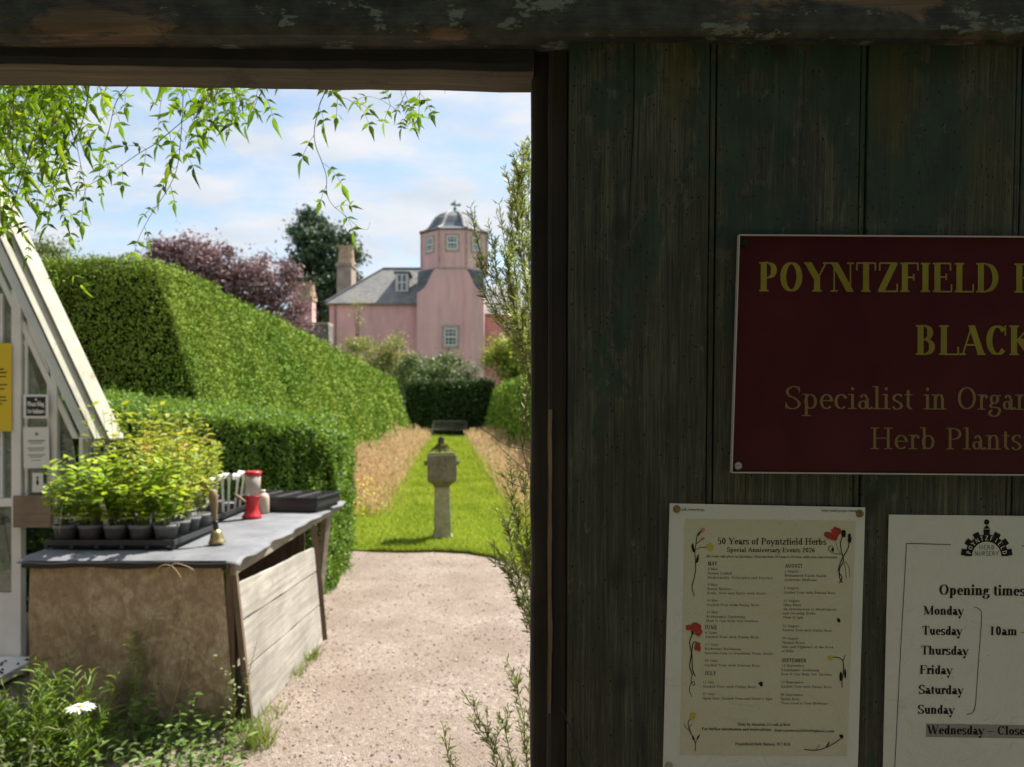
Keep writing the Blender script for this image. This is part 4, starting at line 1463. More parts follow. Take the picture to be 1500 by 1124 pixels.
M_tall = leafmat('clipped_hedge_leaves', (.115, .19, .026), (.29, .38, .065), .05, (1.15, 1.1, .5), .75, (.36, .42, .09), big=(.6, (.72, .85, .8, 1)), spec=.08)
D0, D1 = 8.0, 45.0
sb, st_, tb, tt_ = -2.0, -3.05, -5.6, -5.0   # base right, top right, back base, top left
HT = 3.17
lp = lambda s, d, z: tuple(SV(s, d, z))
ch = .05
faces = [
    # near end, right side (chamfered arris), top, far end
    (lp(tb, D0, 0), lp(sb - ch, D0, 0), lp(st_ - ch, D0 + .12, HT - .1), lp(tt_, D0 + .12, HT - .1), .125, .085),
    (lp(sb - ch, D0, 0), lp(sb, D0 + ch, 0), lp(st_, D0 + .12 + ch, HT - .1), lp(st_ - ch, D0 + .12, HT - .1), .012),
    (lp(sb, D0 + ch, 0), lp(sb, D1, 0), lp(st_, D1 - .3, HT - .1), lp(st_, D0 + .12 + ch, HT - .1), .62, .024),
    (lp(st_, D0 + .2, HT - .1), lp(st_, D1 - .3, HT - .1), lp(st_ - .12, D1 - .3, HT), lp(st_ - .12, D0 + .25, HT), .03),
    (lp(st_ - .1, D0 + .2, HT), lp(st_ - .1, D1 - .3, HT), lp(tt_, D1 - .3, HT), lp(tt_, D0 + .2, HT), .15),
    (lp(tt_, D0 + .12, HT - .1), lp(st_ - ch, D0 + .12, HT - .1), lp(st_ - .1, D0 + .22, HT), lp(tt_, D0 + .22, HT), .02),
    (lp(sb, D1, 0), lp(tb, D1, 0), lp(tt_, D1 - .3, HT), lp(st_, D1 - .3, HT), .01),
]
build_hedge('clipped_hedge', 'very tall clipped hedge on the left, shaded end face and long sunlit sloping side', faces, M_tall, 330000, SV(-3.5, 8, 0), lambda d: np.maximum(.026, .0032 * d), .6, bulge=.10, jit=.042, ns=.8)
# lower end section of the left hedge near the house
f2 = [(lp(sb + .12, 44.6, 0), lp(sb + .12, 49, 0), lp(sb - .25, 49, 2.75), lp(sb - .25, 44.8, 2.75), .5),
      (lp(-4.5, 44.6, 0), lp(sb + .12, 44.6, 0), lp(sb - .25, 44.8, 2.75), lp(-4.5, 44.8, 2.75), .2),
      (lp(-4.5, 44.8, 2.75), lp(sb - .25, 44.8, 2.75), lp(sb - .25, 49, 2.75), lp(-4.5, 49, 2.75), .3)]
# right hedge
sr, srt = 2.25, 2.85
HR = 2.85
f3 = [(lp(sr, 48, 0), lp(sr, 10, 0), lp(srt, 10.2, HR - .15), lp(srt, 48, HR - .15), .72),
      (lp(srt, 48, HR - .15), lp(srt, 10.2, HR - .15), lp(srt + .18, 10.2, HR), lp(srt + .18, 48, HR), .05),
      (lp(srt + .18, 48, HR), lp(srt + .18, 10.2, HR), lp(4.6, 10.2, HR), lp(4.6, 48, HR), .13),
      (lp(sr, 10, 0), lp(5.2, 10, 0), lp(4.6, 10.2, HR), lp(srt, 10.2, HR), .1)]
build_hedge('clipped_hedge', 'tall clipped hedge on the right of the mown walk, mostly hidden by the door post', f3, M_tall, 60000, SV(3.2, 10, 0), lambda d: np.maximum(.045, .0045 * d), .6, bulge=.12, jit=.03, nscale=.5)
# dark hedge closing the far end
M_far = leafmat('dark_hedge_leaves', (.02, .045, .01), (.06, .1, .02), .25, None, .6, (.1, .15, .03))
dE = 47.5
f4 = [(lp(-2.6, dE, 0), lp(2.9, dE, 0), lp(2.9, dE + .1, 3.2), lp(-2.6, dE + .1, 3.2), .7),
      (lp(-2.6, dE + .1, 3.2), lp(2.9, dE + .1, 3.2), lp(2.9, dE + 1.5, 3.25), lp(-2.6, dE + 1.5, 3.25), .3)]
build_hedge('clipped_hedge', 'dark clipped hedge closing the far end of the walk behind the bench', f4, M_far, 9000, SV(0, 47.5, 0), lambda d: .19 + 0 * d, .6, bulge=.1, jit=.05)

# low hedge right behind the potting table
M_low = leafmat('low_hedge_leaves', (.055, .13, .024), (.16, .28, .045), .35, (1.4, 1.2, .5), .5, (.2, .34, .07), spec=.28)
x0, x1, y0, y1 = -4.0, -1.61, 6.45, 7.75
zt0, zt1 = 1.70, 1.52
r_ = .22
f5 = [((x0, y0 - .05, 0), (x1 - r_, y0 - .05, 0), (x1 - r_, y0, zt1 - .06), (x0, y0, zt0), .40),
      ((x1 - r_, y0 - .05, 0), (x1, y0 + r_, 0), (x1 + .02, y0 + r_, zt1 - .22), (x1 - r_, y0, zt1 - .06), .08),
      ((x1, y0 + r_, 0), (x1 - .02, y1, 0), (x1 + .0, y1, zt1 - .2), (x1 + .02, y0 + r_, zt1 - .22), .27),
      ((x0, y0, zt0), (x1 - r_, y0, zt1 - .06), (x1 - r_, y1, zt1), (x0, y1, zt0 + .02), .17),
      ((x1 - r_, y0, zt1 - .06), (x1 + .02, y0 + r_, zt1 - .22), (x1, y1, zt1 - .2), (x1 - r_, y1, zt1), .05),
      ((x1 - .02, y1, 0), (x0, y1, 0), (x0, y1, zt0), (x1, y1, zt1 - .2), .03)]
build_hedge('clipped_hedge', 'low dense hedge of small glossy leaves just behind the potting table', f5, M_low, 62000, (-2.6, 7, 0), lambda d: .03 + 0 * d, .62, T6, bulge=.1, jit=.035, nscale=1.6, inset=.12, ns=.8)

# stray young shoots standing out of the clipped tops
def shoots(parent, pts, mat, L):
    inv = np.array(parent.location)
    P_, A_ = [], []
    for p in pts:
        k = rng.integers(3, 7)
        hgt = rng.uniform(.03, .1)
        for j in range(k):
            P_.append(np.array(p) + [rng.normal(0, .008), rng.normal(0, .008), hgt * j / k]); A_.append([rng.normal(0, .7), rng.normal(0, .7), rng.uniform(.2, 1.2)])
    m = len(P_)
    leaves('shoots', mat, parent, np.array(P_) - inv, np.array(A_), rdir(m), L * rng.uniform(.6, 1.2, m), L * .5, T6)


tall_h = [o for o in COL.objects if o.name == 'clipped_hedge'][0]
low_h = [o for o in COL.objects if o.name.startswith('clipped_hedge') and abs(o.location.x + 2.6) < .01][0]
shoots(low_h, [(x, y, zt0 + (zt1 - zt0) * (x - x0) / (x1 - x0) - .02) for x, y in zip(rng.uniform(x0, x1, 170), rng.uniform(y0 - .02, y1, 170))], M_low, .034)
dd_ = 8.1 + 20 * rng.random(150) ** 2
ss_ = rng.uniform(-4.9, -2.98, 150)
shoots(tall_h, [tuple(SV(a, b, HT - .03)) for a, b in zip(ss_, dd_)], M_tall, .035)
# leaf litter and seedlings on the gravel
n = 260
yy = 3.3 / (1 - rng.random(n) * (1 - 3.3 / 8.4))
xx = np.where(rng.random(n) < .5, -1.25 - .05 * yy + np.abs(rng.normal(0, .16, n)), rng.uniform(-1.25, .3, n))
lm_ = leafmat('dry_leaf_litter', (.1, .06, .03), (.26, .17, .08), .1, None, .8, (.3, .28, .08))
o = leaves('leaf_litter', lm_, None, np.c_[xx, yy, np.array([gz(a, b_) for a, b_ in zip(xx, yy)]) + .006], np.c_[rng.normal(0, 1, (n, 2)), rng.uniform(-.1, .25, n)], np.c_[rng.normal(0, .35, (n, 2)), np.ones(n)], rng.uniform(.012, .035, n), .012, T6)
tag(o, 'dry leaf scraps scattered on the gravel', 'leaf litter', kind='stuff')

# ------------------------------------------------------------------ cube sundial on a pillar
M_sd = plain('lichened_sandstone', (.21, .18, .13), .9, var=.4, vs=9, bump=.006, bs=40, dirt=((.06, .055, .035), .58))
M_sd_pale = plain('pale_pillar_stone', (.42, .365, .26), .9, var=.3, vs=10, bump=.005, bs=40, dirt=((.13, .12, .08), .6))
M_moss = plain('moss_cushion', (.1, .12, .02), .95, var=.4, vs=30, bump=.01, bs=60)
base = P(648.5, 790, 9.5)
base.z = .028
sdial = empty('sundial', base, 'old stone cube sundial on a tapering pillar with mossy finial on the grass walk', 'sundial', rot=(0, R(-.8), R(6)))
u = 9.5 / F
hh = lambda y: (790 - y) * u
q4 = lambda prof, n=4, rot=math.pi / 4: prof
mb = MB()
rt = math.sqrt(2)
mb.lathe([(.118 * rt, -.05), (.118 * rt, .02), (.106 * rt, .05), (.092 * rt, hh(715))], 4, rot=math.pi / 4)
mb.build('pillar', M_sd_pale, sdial, bevel=.012)
mb = MB()
mb.lathe([(.094 * rt, hh(715)), (.1 * rt, hh(714.5)), (.1 * rt, hh(713)), (.115 * rt, hh(711)), (.155 * rt, hh(707.3))], 4, rot=math.pi / 4)
mb.build('capital', M_sd, sdial, bevel=.008)
mb = MB()
mb.lathe([(.165 * rt, hh(707.2)), (.176 * rt, hh(705)), (.176 * rt, hh(668.5)), (.168 * rt, hh(667.5))], 4, rot=math.pi / 4)
mb.build('dial_cube', M_sd, sdial, bevel=.012)
for sx in (-1, 1):
    mb = MB()
    z = hh(681)
    mb.hexa([(sx * .17, -.03, z - .022), (sx * .215, -.025, z - .028), (sx * .215, .025, z - .028), (sx * .17, .03, z - .022), (sx * .17, -.03, z + .03), (sx * .215, -.025, z + .026), (sx * .215, .025, z + .026), (sx * .17, .03, z + .03)])
    mb.build('side_gnomon', M_sd, sdial, bevel=.005)
mb = MB()
mb.lathe([(.17 * rt, hh(667.6)), (.16 * rt, hh(665.5)), (.12 * rt, hh(663.5)), (.1 * rt, hh(661))], 4, rot=math.pi / 4)
mb.build('cap_slab', M_moss, sdial, bevel=.01)
mb = MB()
prof = [(.1, hh(662.5)), (.075, hh(659)), (.05, hh(654)), (.036, hh(649)), (.038, hh(646)), (.026, hh(643.2)), (.008, hh(641.5))]
mb.lathe(prof, 12)
o = mb.build('finial', plain('dark_mossy_stone', (.09, .08, .045), .95, var=.5, vs=25, bump=.01), sdial, smooth=True)
for v in o.data.vertices:
    v.co.x += .012 * mnoise.noise(v.co * 14)
    v.co.y += .015 * mnoise.noise(v.co * 14 + Vector((3, 3, 3)))
n = 260
zz = rng.random(n)
rr = .05 + .1 * (1 - zz)
aa = rng.random(n) * 6.28
leaves('moss', leafmat('moss_tufts', (.06, .08, .01), (.22, .22, .03), .2), sdial, np.c_[rr * np.cos(aa), rr * np.sin(aa), hh(667) + zz * .1], np.c_[rng.normal(0, .6, (n, 2)), np.ones(n)], rdir(n), .03, .014)

# ------------------------------------------------------------------ garden bench far away
M_bench = woodmat('silvered_bench_timber', (.1, .09, .075), (.24, .215, .18), 'x', 1.0, .8)
bc = SV(.1, 45.3, .028)
bench = empty('garden_bench', bc, 'weathered grey slatted garden bench at the far end of the walk', 'bench')
W2 = .98
for sx in (-1, 1):
    for (yy, ht) in ((-.27, .62), (.27, .92)):
        mb = MB(); mb.box(sx * W2 - .035, yy - .035, -.02, sx * W2 + .035, yy + .035, ht); mb.build('leg', M_bench, bench, bevel=.004)
    mb = MB(); mb.box(sx * W2 - .04, -.34, .621, sx * W2 + .04, .234, .66); mb.build('armrest', M_bench, bench, bevel=.004)
mb = MB()
for k in range(5): mb.box(-W2 - .02, -.31 + k * .125, .43, W2 + .02, -.21 + k * .125, .455)
mb.box(-W2 + .04, -.29, .34, W2 - .04, -.25, .428)
mb.build('seat', M_bench, bench, bevel=.003)
mb = MB()
mb.box(-W2 + .037, .25, .84, W2 - .037, .29, .93); mb.box(-W2 + .037, .25, .5, W2 - .037, .29, .56)
for k in range(15):
    xx = -W2 + .1 + k * (2 * W2 - .2) / 14
    mb.box(xx - .025, .255, .561, xx + .025, .285, .839)
mb.build('backrest', M_bench, bench, bevel=.003)

# ------------------------------------------------------------------ the pink house
HD = 66.0
hu = HD / F                      # metres per photograph pixel at the house
hx = lambda u: ((400 + u / 2.81) - 750) * hu        # from the enlarged study: column to metres
hz_ = lambda v: EYE + (HZ - (180 + v / 2.81)) * hu


def harl(name, col):
    m, nt, b = new_mat(name)
    N = NT(nt)
    f = N.noise(N.coords((1, 1, .35)), .55, 6, .65)
    g = N.noise(N.coords((1, 1, .12), (4, 4, 1)), 2.2, 5, .65)
    c = N.ramp(f, [(.3, tuple(x * .82 for x in col)), (.7, tuple(min(1, x * 1.08) for x in col))])
    c = N.mix(N.ramp(g, [(.5, 0), (.74, .5)]), c, (.42, .28, .26))
    N.link(c, b.inputs['Base Color'])
    b.inputs['Roughness'].default_value = .95
    N.bump(N.noise(N.coords(), 18, 3, .6), .6, .02, b)
    return m


def slate(name):
    m, nt, b = new_mat(name)
    N = NT(nt)
    co = N.coords()
    br = N.n('ShaderNodeTexBrick', {'Vector': N.coords((1, 1, 1), rot=(R(90), 0, 0)), 'Color1': (.16, .165, .17, 1), 'Color2': (.25, .245, .235, 1), 'Mortar': (.06, .06, .06, 1), 'Scale': 1.0,
                                   'Mortar Size': .012, 'Brick Width': .32, 'Row Height': .2})
    f = N.noise(co, .9, 6, .65)
    c = N.mix(N.ramp(f, [(.4, 0), (.7, .6)]), br.outputs[0], (.25, .23, .19))
    N.link(c, b.inputs['Base Color'])
    b.inputs['Roughness'].default_value = .55
    return m


M_pink = harl('pink_harling', (.8, .475, .475))
M_pink2 = harl('deep_pink_harling', (.66, .3, .28))
M_slate = slate('grey_slate')
M_lead = plain('grey_lead', (.13, .145, .165), .7, var=.35, vs=2.0, spec=.25)
M_rib = plain('pale_lead_rolls', (.36, .35, .33), .8, var=.2)
M_stone2 = plain('sandstone_margin', (.42, .32, .28), .9, var=.3, vs=3)
M_sash = plain('white_sash', (.62, .62, .6), .5)
M_glassd = plain('dark_window_glass', (.05, .06, .07), .06, spec=.9)
M_pot = plain('buff_chimney_clay', (.42, .29, .2), .9, var=.35, vs=4)
M_cope = plain('grey_wall_head', (.2, .19, .17), .95, var=.4, vs=3)

house = empty('house', Vector((hx(730), HD, 0)), 'pink harled country house with octagonal domed tower and slate roofs', 'house')
hi = np.array(house.location)
ho = (-hi[0], -hi[1], -hi[2])


def hb(mb, name, mat, parent=None, **k):
    if parent is None or parent is house:
        return mb.build(name, mat, house, off=ho, **k)
    return mb.build(name, mat, parent, off=ho, **k)


# square stair tower, its front wall with curved shoulders
xl_, xr_ = hx(592), hx(868)
zsh = hz_(700)
zb_ = hz_(598)
fl_, fr_ = hx(672), hx(790)
dep = xr_ - xl_


def ogee(x0, z0, x1, z1, n=12):
    """from the foot of the shoulder (x0,z0) up to the band (x1,z1): concave then convex"""
    out = []
    for i in range(n + 1):
        t = i / n
        out.append((x0 + (x1 - x0) * (t - .16 * math.sin(2 * math.pi * t)), z0 + (z1 - z0) * (t + .12 * math.sin(2 * math.pi * t))))
    return out


sl_pts = [(592, 700), (606, 692), (622, 680), (634, 662), (642, 642), (652, 622), (662, 606), (672, 598)]
L_ = [(hx(a), hz_(b)) for a, b in sl_pts]
R_ = [(hx(1460 - a), hz_(b)) for a, b in sl_pts]
outline = [(xl_, 0)] + L_ + list(reversed(R_)) + [(xr_, 0)]
mb = MB(); mb.prism(outline, 'y', HD, HD + .5)
tw = hb(mb, 'tower_wall', M_pink)
mb = MB(); mb.box(xl_ + .002, HD + .5, 0, xr_ - .002, HD + dep, zsh); hb(mb, 'tower_side', M_pink)
# slate sweeps behind the shoulders
for pts in (L_, R_):
    mb = MB()
    q = [(x, z - .14) for x, z in pts] + [(fl_ if pts is L_ else fr_, zsh - .1)]
    sgn = 1 if pts is L_ else -1
    q = [(x, z) for x, z in pts]
    poly = [(x, z - .02) for x, z in q] + [(pts[0][0] + sgn * .05, zb_ - .25)]
    mb.prism(poly, 'y', HD + .25, HD + dep - .3)
    hb(mb, 'shoulder_roof', M_lead)
    mb = MB()
    mb.tube([(x, HD + .2, z + .02) for x, z in pts], .09, 6)
    hb(mb, 'shoulder_cope', M_lead)
# octagon
cxo = (hx(602) + hx(875)) / 2
ap = (hx(875) - hx(602)) / 2
ocy = HD + ap + .04
zE = hz_(440)
ro = ap / math.cos(math.pi / 8)
mb = MB(); mb.lathe([(ro, zb_ - .1), (ro, zE)], 8, (cxo, ocy, 0), math.pi / 8); hb(mb, 'octagon_wall', M_pink)
mb = MB()
for k in range(8):
    a = math.pi / 8 + k * math.pi / 4
    p_ = Vector((cxo + (ro + .02) * math.cos(a), ocy + (ro + .02) * math.sin(a), 0))
    mb.box(p_.x - .08, p_.y - .08, zb_, p_.x + .08, p_.y + .08, zE - .01)
mb.lathe([(ro + .09, zb_ - .09), (ro + .09, zb_ + .07)], 8, (cxo, ocy, 0), math.pi / 8)
hb(mb, 'stone_margins', M_stone2)
mb = MB()
k8 = lambda u_: (hx(738.5 + u_) - hx(738.5)) / math.cos(math.pi / 8)
dome_prof = [(k8(138), zE), (k8(147), zE + .1), (k8(143), hz_(434)), (k8(122), hz_(427)), (k8(107), hz_(417)), (k8(97), hz_(403)), (k8(88), hz_(386)), (k8(75), hz_(366)), (k8(56), hz_(351)), (k8(32), hz_(341)), (k8(6), hz_(338))]
mb.lathe(dome_prof, 8, (cxo, ocy, 0), math.pi / 8)
dome = hb(mb, 'dome', M_lead)
mb = MB()
for k in range(8):
    a = math.pi / 8 + k * math.pi / 4
    mb.tube([(cxo + (r + .03) * math.cos(a), ocy + (r + .03) * math.sin(a), z + .03) for r, z in dome_prof[2:]], .13, 6)
hb(mb, 'ribs', M_rib, dome)
mb = MB()
mb.tube([(cxo, ocy, hz_(340)), (cxo, ocy, hz_(282))], .05, 6)
for v_, r in ((332, .22), (318, .16)):
    mb.lathe([(.02, hz_(v_) - r), (r * .8, hz_(v_) - r * .5), (r, hz_(v_)), (r * .7, hz_(v_) + r * .6), (.02, hz_(v_) + r)], 10, (cxo, ocy, 0))
mb.prism([(cxo - .42, hz_(303)), (cxo + .5, hz_(308)), (cxo + .5, hz_(296)), (cxo + .1, hz_(300)), (cxo - .05, hz_(290)), (cxo - .3, hz_(294))], 'y', ocy - .03, ocy + .03)
hb(mb, 'weather_vane', plain('green_copper', (.12, .2, .15), .6), dome)


def window(u0, u1, v0, v1, yy, rows, cols, parent=None, frame_m=.22, ang=0, cx=None, margin=True):
    """sash window; in tower front coordinates, turned about the octagon centre by ang"""
    x0, x1, z1, z0 = hx(u0), hx(u1), hz_(v0), hz_(v1)
    def tr(mbx):
        if ang:
            c, s = math.cos(ang), math.sin(ang)
            mbx.v = [(cxo + (a - cxo) * c - (b - ocy) * s, ocy + (a - cxo) * s + (b - ocy) * c, z) for a, b, z in mbx.v]
        return mbx
    mb = MB()
    f = frame_m
    mb.box(x0 - f, yy - .05, z0 - f, x1 + f, yy + .03, z0); mb.box(x0 - f, yy - .05, z1, x1 + f, yy + .03, z1 + f)
    mb.box(x0 - f, yy - .05, z0, x0, yy + .03, z1); mb.box(x1, yy - .05, z0, x1 + f, yy + .03, z1)
    w = hb(tr(mb), 'window', M_stone2)
    mb = MB()
    mb.box(x0, yy - .004, z0, x1, yy + .02, z1)
    hb(tr(mb), 'pane', M_glassd, w)
    mb = MB()
    t = .07
    mb.box(x0, yy - .04, z0, x0 + t * 1.6, yy - .006, z1); mb.box(x1 - t * 1.6, yy - .04, z0, x1, yy - .006, z1)
    mb.box(x0 + t * 1.6, yy - .04, z0, x1 - t * 1.6, yy - .006, z0 + t * 2); mb.box(x0 + t * 1.6, yy - .04, z1 - t * 1.8, x1 - t * 1.6, yy - .006, z1)
    zm = (z0 + z1) / 2
    mb.box(x0 + t * 1.6, yy - .039, zm - t, x1 - t * 1.6, yy - .007, zm + t)
    for c_ in range(1, cols):
        xx = x0 + (x1 - x0) * c_ / cols
        mb.box(xx - t * .4, yy - .03, z0 + .1, xx + t * .4, yy - .008, z1 - .1)
    for r_ in range(1, rows):
        z_ = z0 + (z1 - z0) * r_ / rows
        if abs(z_ - zm) > .05: mb.box(x0 + .1, yy - .029, z_ - t * .4, x1 - .1, yy - .009, z_ + t * .4)
    hb(tr(mb), 'sash', M_sash, w)
    return w


window(705, 757, 845, 918, HD, 4, 3, frame_m=.24)
wy = ocy - ap
for k, ang in enumerate((0, R(-45), R(45))):
    window(714 + 1, 762 - 2, 464, 522, wy, 4, 3, ang=ang, frame_m=.16)
mb = MB(); mb.tube([(hx(786), HD - .08, hz_(600)), (hx(786), HD - .08, .2)], .05, 6); hb(mb, 'drainpipe', M_pink)
# left wing with hipped roof
wd = HD + 1.6
wx0, wx1 = hx(232) * wd / HD, xl_
we = EYE + (HZ - (180 + 740 / 2.81)) * wd / F
wr = EYE + (HZ - (180 + 601 / 2.81)) * (wd + 4) / F
mb = MB(); mb.box(wx0, wd, 0, wx1, wd + 8, we); hb(mb, 'wing_wall', M_pink)
rx0 = hx(455) * (wd + 4) / HD
ov = .3
e0, e1, eb = wx0 - ov, xl_ - .01, wd - ov
mb = MB()
mb.add([(e0, eb, we - .08), (e1, eb, we - .08), (e1, wd + 4, wr), (rx0, wd + 4, wr), (e0, wd + 8 + ov, we - .08), (e1, wd + 8 + ov, we - .08)],
       [(0, 1, 2, 3), (0, 3, 4), (3, 2, 5, 4), (1, 5, 2), (0, 4, 5, 1)])
mb.box(e0, eb, we - .22, e1, wd + 8.3, we - .085)
rf = hb(mb, 'roof', M_slate)
mb = MB()
mb.tube([(e1, wd + 4, wr + .03), (rx0, wd + 4, wr + .03), (e0, eb, we)], .1, 6)
hb(mb, 'ridge_lead', M_lead, rf)
# dormer
dx0, dx1, dz0, dz1 = hx(500) * 1.03, hx(553) * 1.03, EYE + (HZ - (180 + 697 / 2.81)) * (wd + 1.2) / F, EYE + (HZ - (180 + 622 / 2.81)) * (wd + 1.2) / F
dy = wd + 1.0
mb = MB(); mb.box(dx0, dy, dz0 - .3, dx1, dy + 3.0, dz1); dm = hb(mb, 'dormer', M_lead)
mb = MB(); mb.prism([(dx0 - .15, dz1 + .002), (dx1 + .15, dz1 + .002), (dx1 + .15, dz1 + .16), (dx0 - .15, dz1 + .2)], 'y', dy - .15, dy + 3.1); hb(mb, 'dormer_roof', M_lead, dm)
mb = MB()
dxm = (dx0 + dx1) / 2
for a, b in ((dx0, dx0 + .22), (dx1 - .22, dx1), (dxm - .08, dxm + .08)): mb.box(a, dy - .06, dz0, b, dy - .001, dz1)
for z in (dz0, dz1 - .16, (dz0 + dz1) / 2 - .05): mb.box(dx0, dy - .058, z, dx1, dy - .003, z + .13)
hb(mb, 'sash', M_sash, dm)
mb = MB(); mb.box(dx0 + .05, dy - .03, dz0 + .05, dx1 - .05, dy - .002, dz1 - .05); hb(mb, 'pane', M_glassd, dm)
mb = MB(); mb.tube([(hx(258) * wd / HD, wd - .1, we), (hx(258) * wd / HD, wd - .1, .1)], .06, 6); hb(mb, 'drainpipe', M_cope)
# right wing: deep pink, sunlit, its roof mostly hidden by the rosemary
mb = MB(); mb.box(xr_ + .01, HD + 2.0, 0, hx(1150), HD + 9, hz_(775)); hb(mb, 'side_wing_wall', M_pink2)
mb = MB()
e0, e1 = xr_ + .005, hx(1165)
mb.add([(e0, HD + 1.7, hz_(776)), (e1, HD + 1.7, hz_(776)), (e1 - 3, HD + 5.5, hz_(640)), (e0, HD + 5.5, hz_(640)), (e0, HD + 9.3, hz_(776)), (e1, HD + 9.3, hz_(776))],
       [(0, 1, 2, 3), (3, 2, 5, 4), (1, 5, 2), (0, 3, 4), (0, 4, 5, 1)])
hb(mb, 'side_wing_roof', M_slate)
# chimney behind the wing
cw = wd + 5.6
k_ = cw / HD
mb = MB()
mb.box(hx(262) * k_, cw, we, hx(322) * k_, cw + 2.2, EYE + (HZ - 180 - 575 / 2.81) * cw / F)
mb.box(hx(258) * k_, cw - .1, EYE + (HZ - 180 - 590 / 2.81) * cw / F, hx(326) * k_, cw + 2.3, EYE + (HZ - 180 - 580 / 2.81) * cw / F)
chm = hb(mb, 'chimney', plain('weathered_chimney_stone', (.34, .27, .22), .95, var=.35, vs=2))
for uu in (280, 304):
    mb = MB(); mb.lathe([(.62, EYE + (HZ - 180 - 577 / 2.81) * cw / F), (.5, EYE + (HZ - 180 - 555 / 2.81) * cw / F), (.42, EYE + (HZ - 180 - 515 / 2.81) * cw / F), (.5, EYE + (HZ - 180 - 498 / 2.81) * cw / F)], 12, (hx(uu) * k_, cw + 1, 0))
    hb(mb, 'chimney_pot', M_pot, chm)
# outbuilding with pink chimney on the left
od = HD - 3
k_ = od / HD
oz = lambda v: EYE + (HZ - 180 - v / 2.81) * od / F
ox = lambda u_: hx(u_) * k_
ob = empty('outbuilding', Vector((ox(150), od, 0)), 'low grey stone outbuilding with a squat pink chimney left of the house', 'outbuilding')
oo = (-ob.location.x, -ob.location.y, 0)
mb = MB(); mb.box(ox(20), od, 0, ox(229), od + 1.5, oz(832)); mb.build('wall', M_cope, ob, off=oo)
mb = MB(); mb.box(ox(18), od - .1, oz(831), ox(229), od + 1.6, oz(822)); mb.build('coping', plain('pale_cope', (.42, .38, .32), .9), ob, off=oo)
mb = MB(); mb.box(ox(84), od + .2, oz(822), ox(158), od + 1.4, oz(728)); c_ = mb.build('chimney', M_pink, ob, off=oo)
mb = MB(); mb.box(ox(80), od + .1, oz(727.8), ox(162), od + 1.5, oz(712)); mb.build('chimney_cap', plain('cream_cap_stone', (.5, .4, .28), .9), c_, off=oo)
for uu in (108, 134):
    mb = MB(); mb.lathe([(.68, oz(712)), (.58, oz(690)), (.5, oz(662)), (.6, oz(652))], 12, (ox(uu), od + .8, 0)); mb.build('chimney_pot', M_pot, c_, off=oo)

# ------------------------------------------------------------------ trees and shrubs beyond
M_bark = plain('brown_bark', (.09, .07, .05), .95, var=.4, vs=6, bump=.02, bs=12)


def crown_tree(name, label, cat, base, blobs, mat, leaf, n, trunk_r, trunk_h, clump=.9, group=None, flat=1.0, ax_bias=(0, 0, 0), squash=.75, nclump=14, noise_cut=.36):
    """blobs: ellipsoids (centre, radii) in metres relative to base; foliage gathers in clumps spread through them"""
    top = empty(name, base, label, cat, group)
    vol = np.array([r[0] * r[1] * r[2] for _, r in blobs]) ** .67
    vol = vol / vol.sum()
    cl, lim = [], []
    for (c, r), w in zip(blobs, vol):
        m = max(4, int(nclump * len(blobs) * w))
        dirs = rdir(m)
        rad = rng.random(m) ** .33 * .95
        q = np.array(c) + dirs * np.array(r) * rad[:, None]
        cl.append(q)
    cl = np.concatenate(cl)
    k = rng.integers(0, len(cl), n)
    csz = clump * (.6 + .8 * rng.random(len(cl)))
    off = rng.normal(size=(n, 3)) * csz[k][:, None] * np.array([1, 1, squash]) * .55
    pos = cl[k] + off
    keep = fbm(pos / (clump * .9), 21) > noise_cut
    pos, off = pos[keep], off[keep]
    m = len(pos)
    Nn = unit(unit(off) * .8 + rng.normal(0, .55, (m, 3)) + np.array([0, 0, .35]))
    A = unit(np.cross(Nn, rdir(m)) + np.array(ax_bias))
    L = leaf * (.6 + .8 * rng.random(m))
    leaves('crown', mat, top, pos, A, Nn, L, L * .6)
    mb = MB()
    hub = np.mean(cl, axis=0)
    t1 = Vector((0, 0, trunk_h))
    mb.tube([(0, 0, -.3), (trunk_r * .1, 0, trunk_h * .5), t1, (hub[0] * .6, hub[1] * .6, (trunk_h + hub[2]) / 2), tuple(hub)], [trunk_r * 1.25, trunk_r, trunk_r * .8, trunk_r * .55, trunk_r * .3], 8)
    for q in cl[:: max(1, len(cl) // 26)]:
        a = t1.lerp(Vector(hub), rnd.uniform(.0, .9))
        b = Vector(q)
        mid = a.lerp(b, .5) + Vector((0, 0, (b - a).length * .1))
        mb.tube([a, mid, b], [trunk_r * .35, trunk_r * .2, trunk_r * .06], 5)
    mb.build('trunk', M_bark, top, smooth=True)
    return top


def at(x, d): return Vector(((x - 750) / F * d, d, 0))


def eb(x, y, rx, ry, d, base, rd=None, dd=0):
    """ellipsoid from photograph pixels at distance d, relative to base"""
    q = P(x, y, d) - base
    s = d / F
    return ((q.x, q.y + dd, q.z), (rx * s, (rd or rx * s), ry * s))


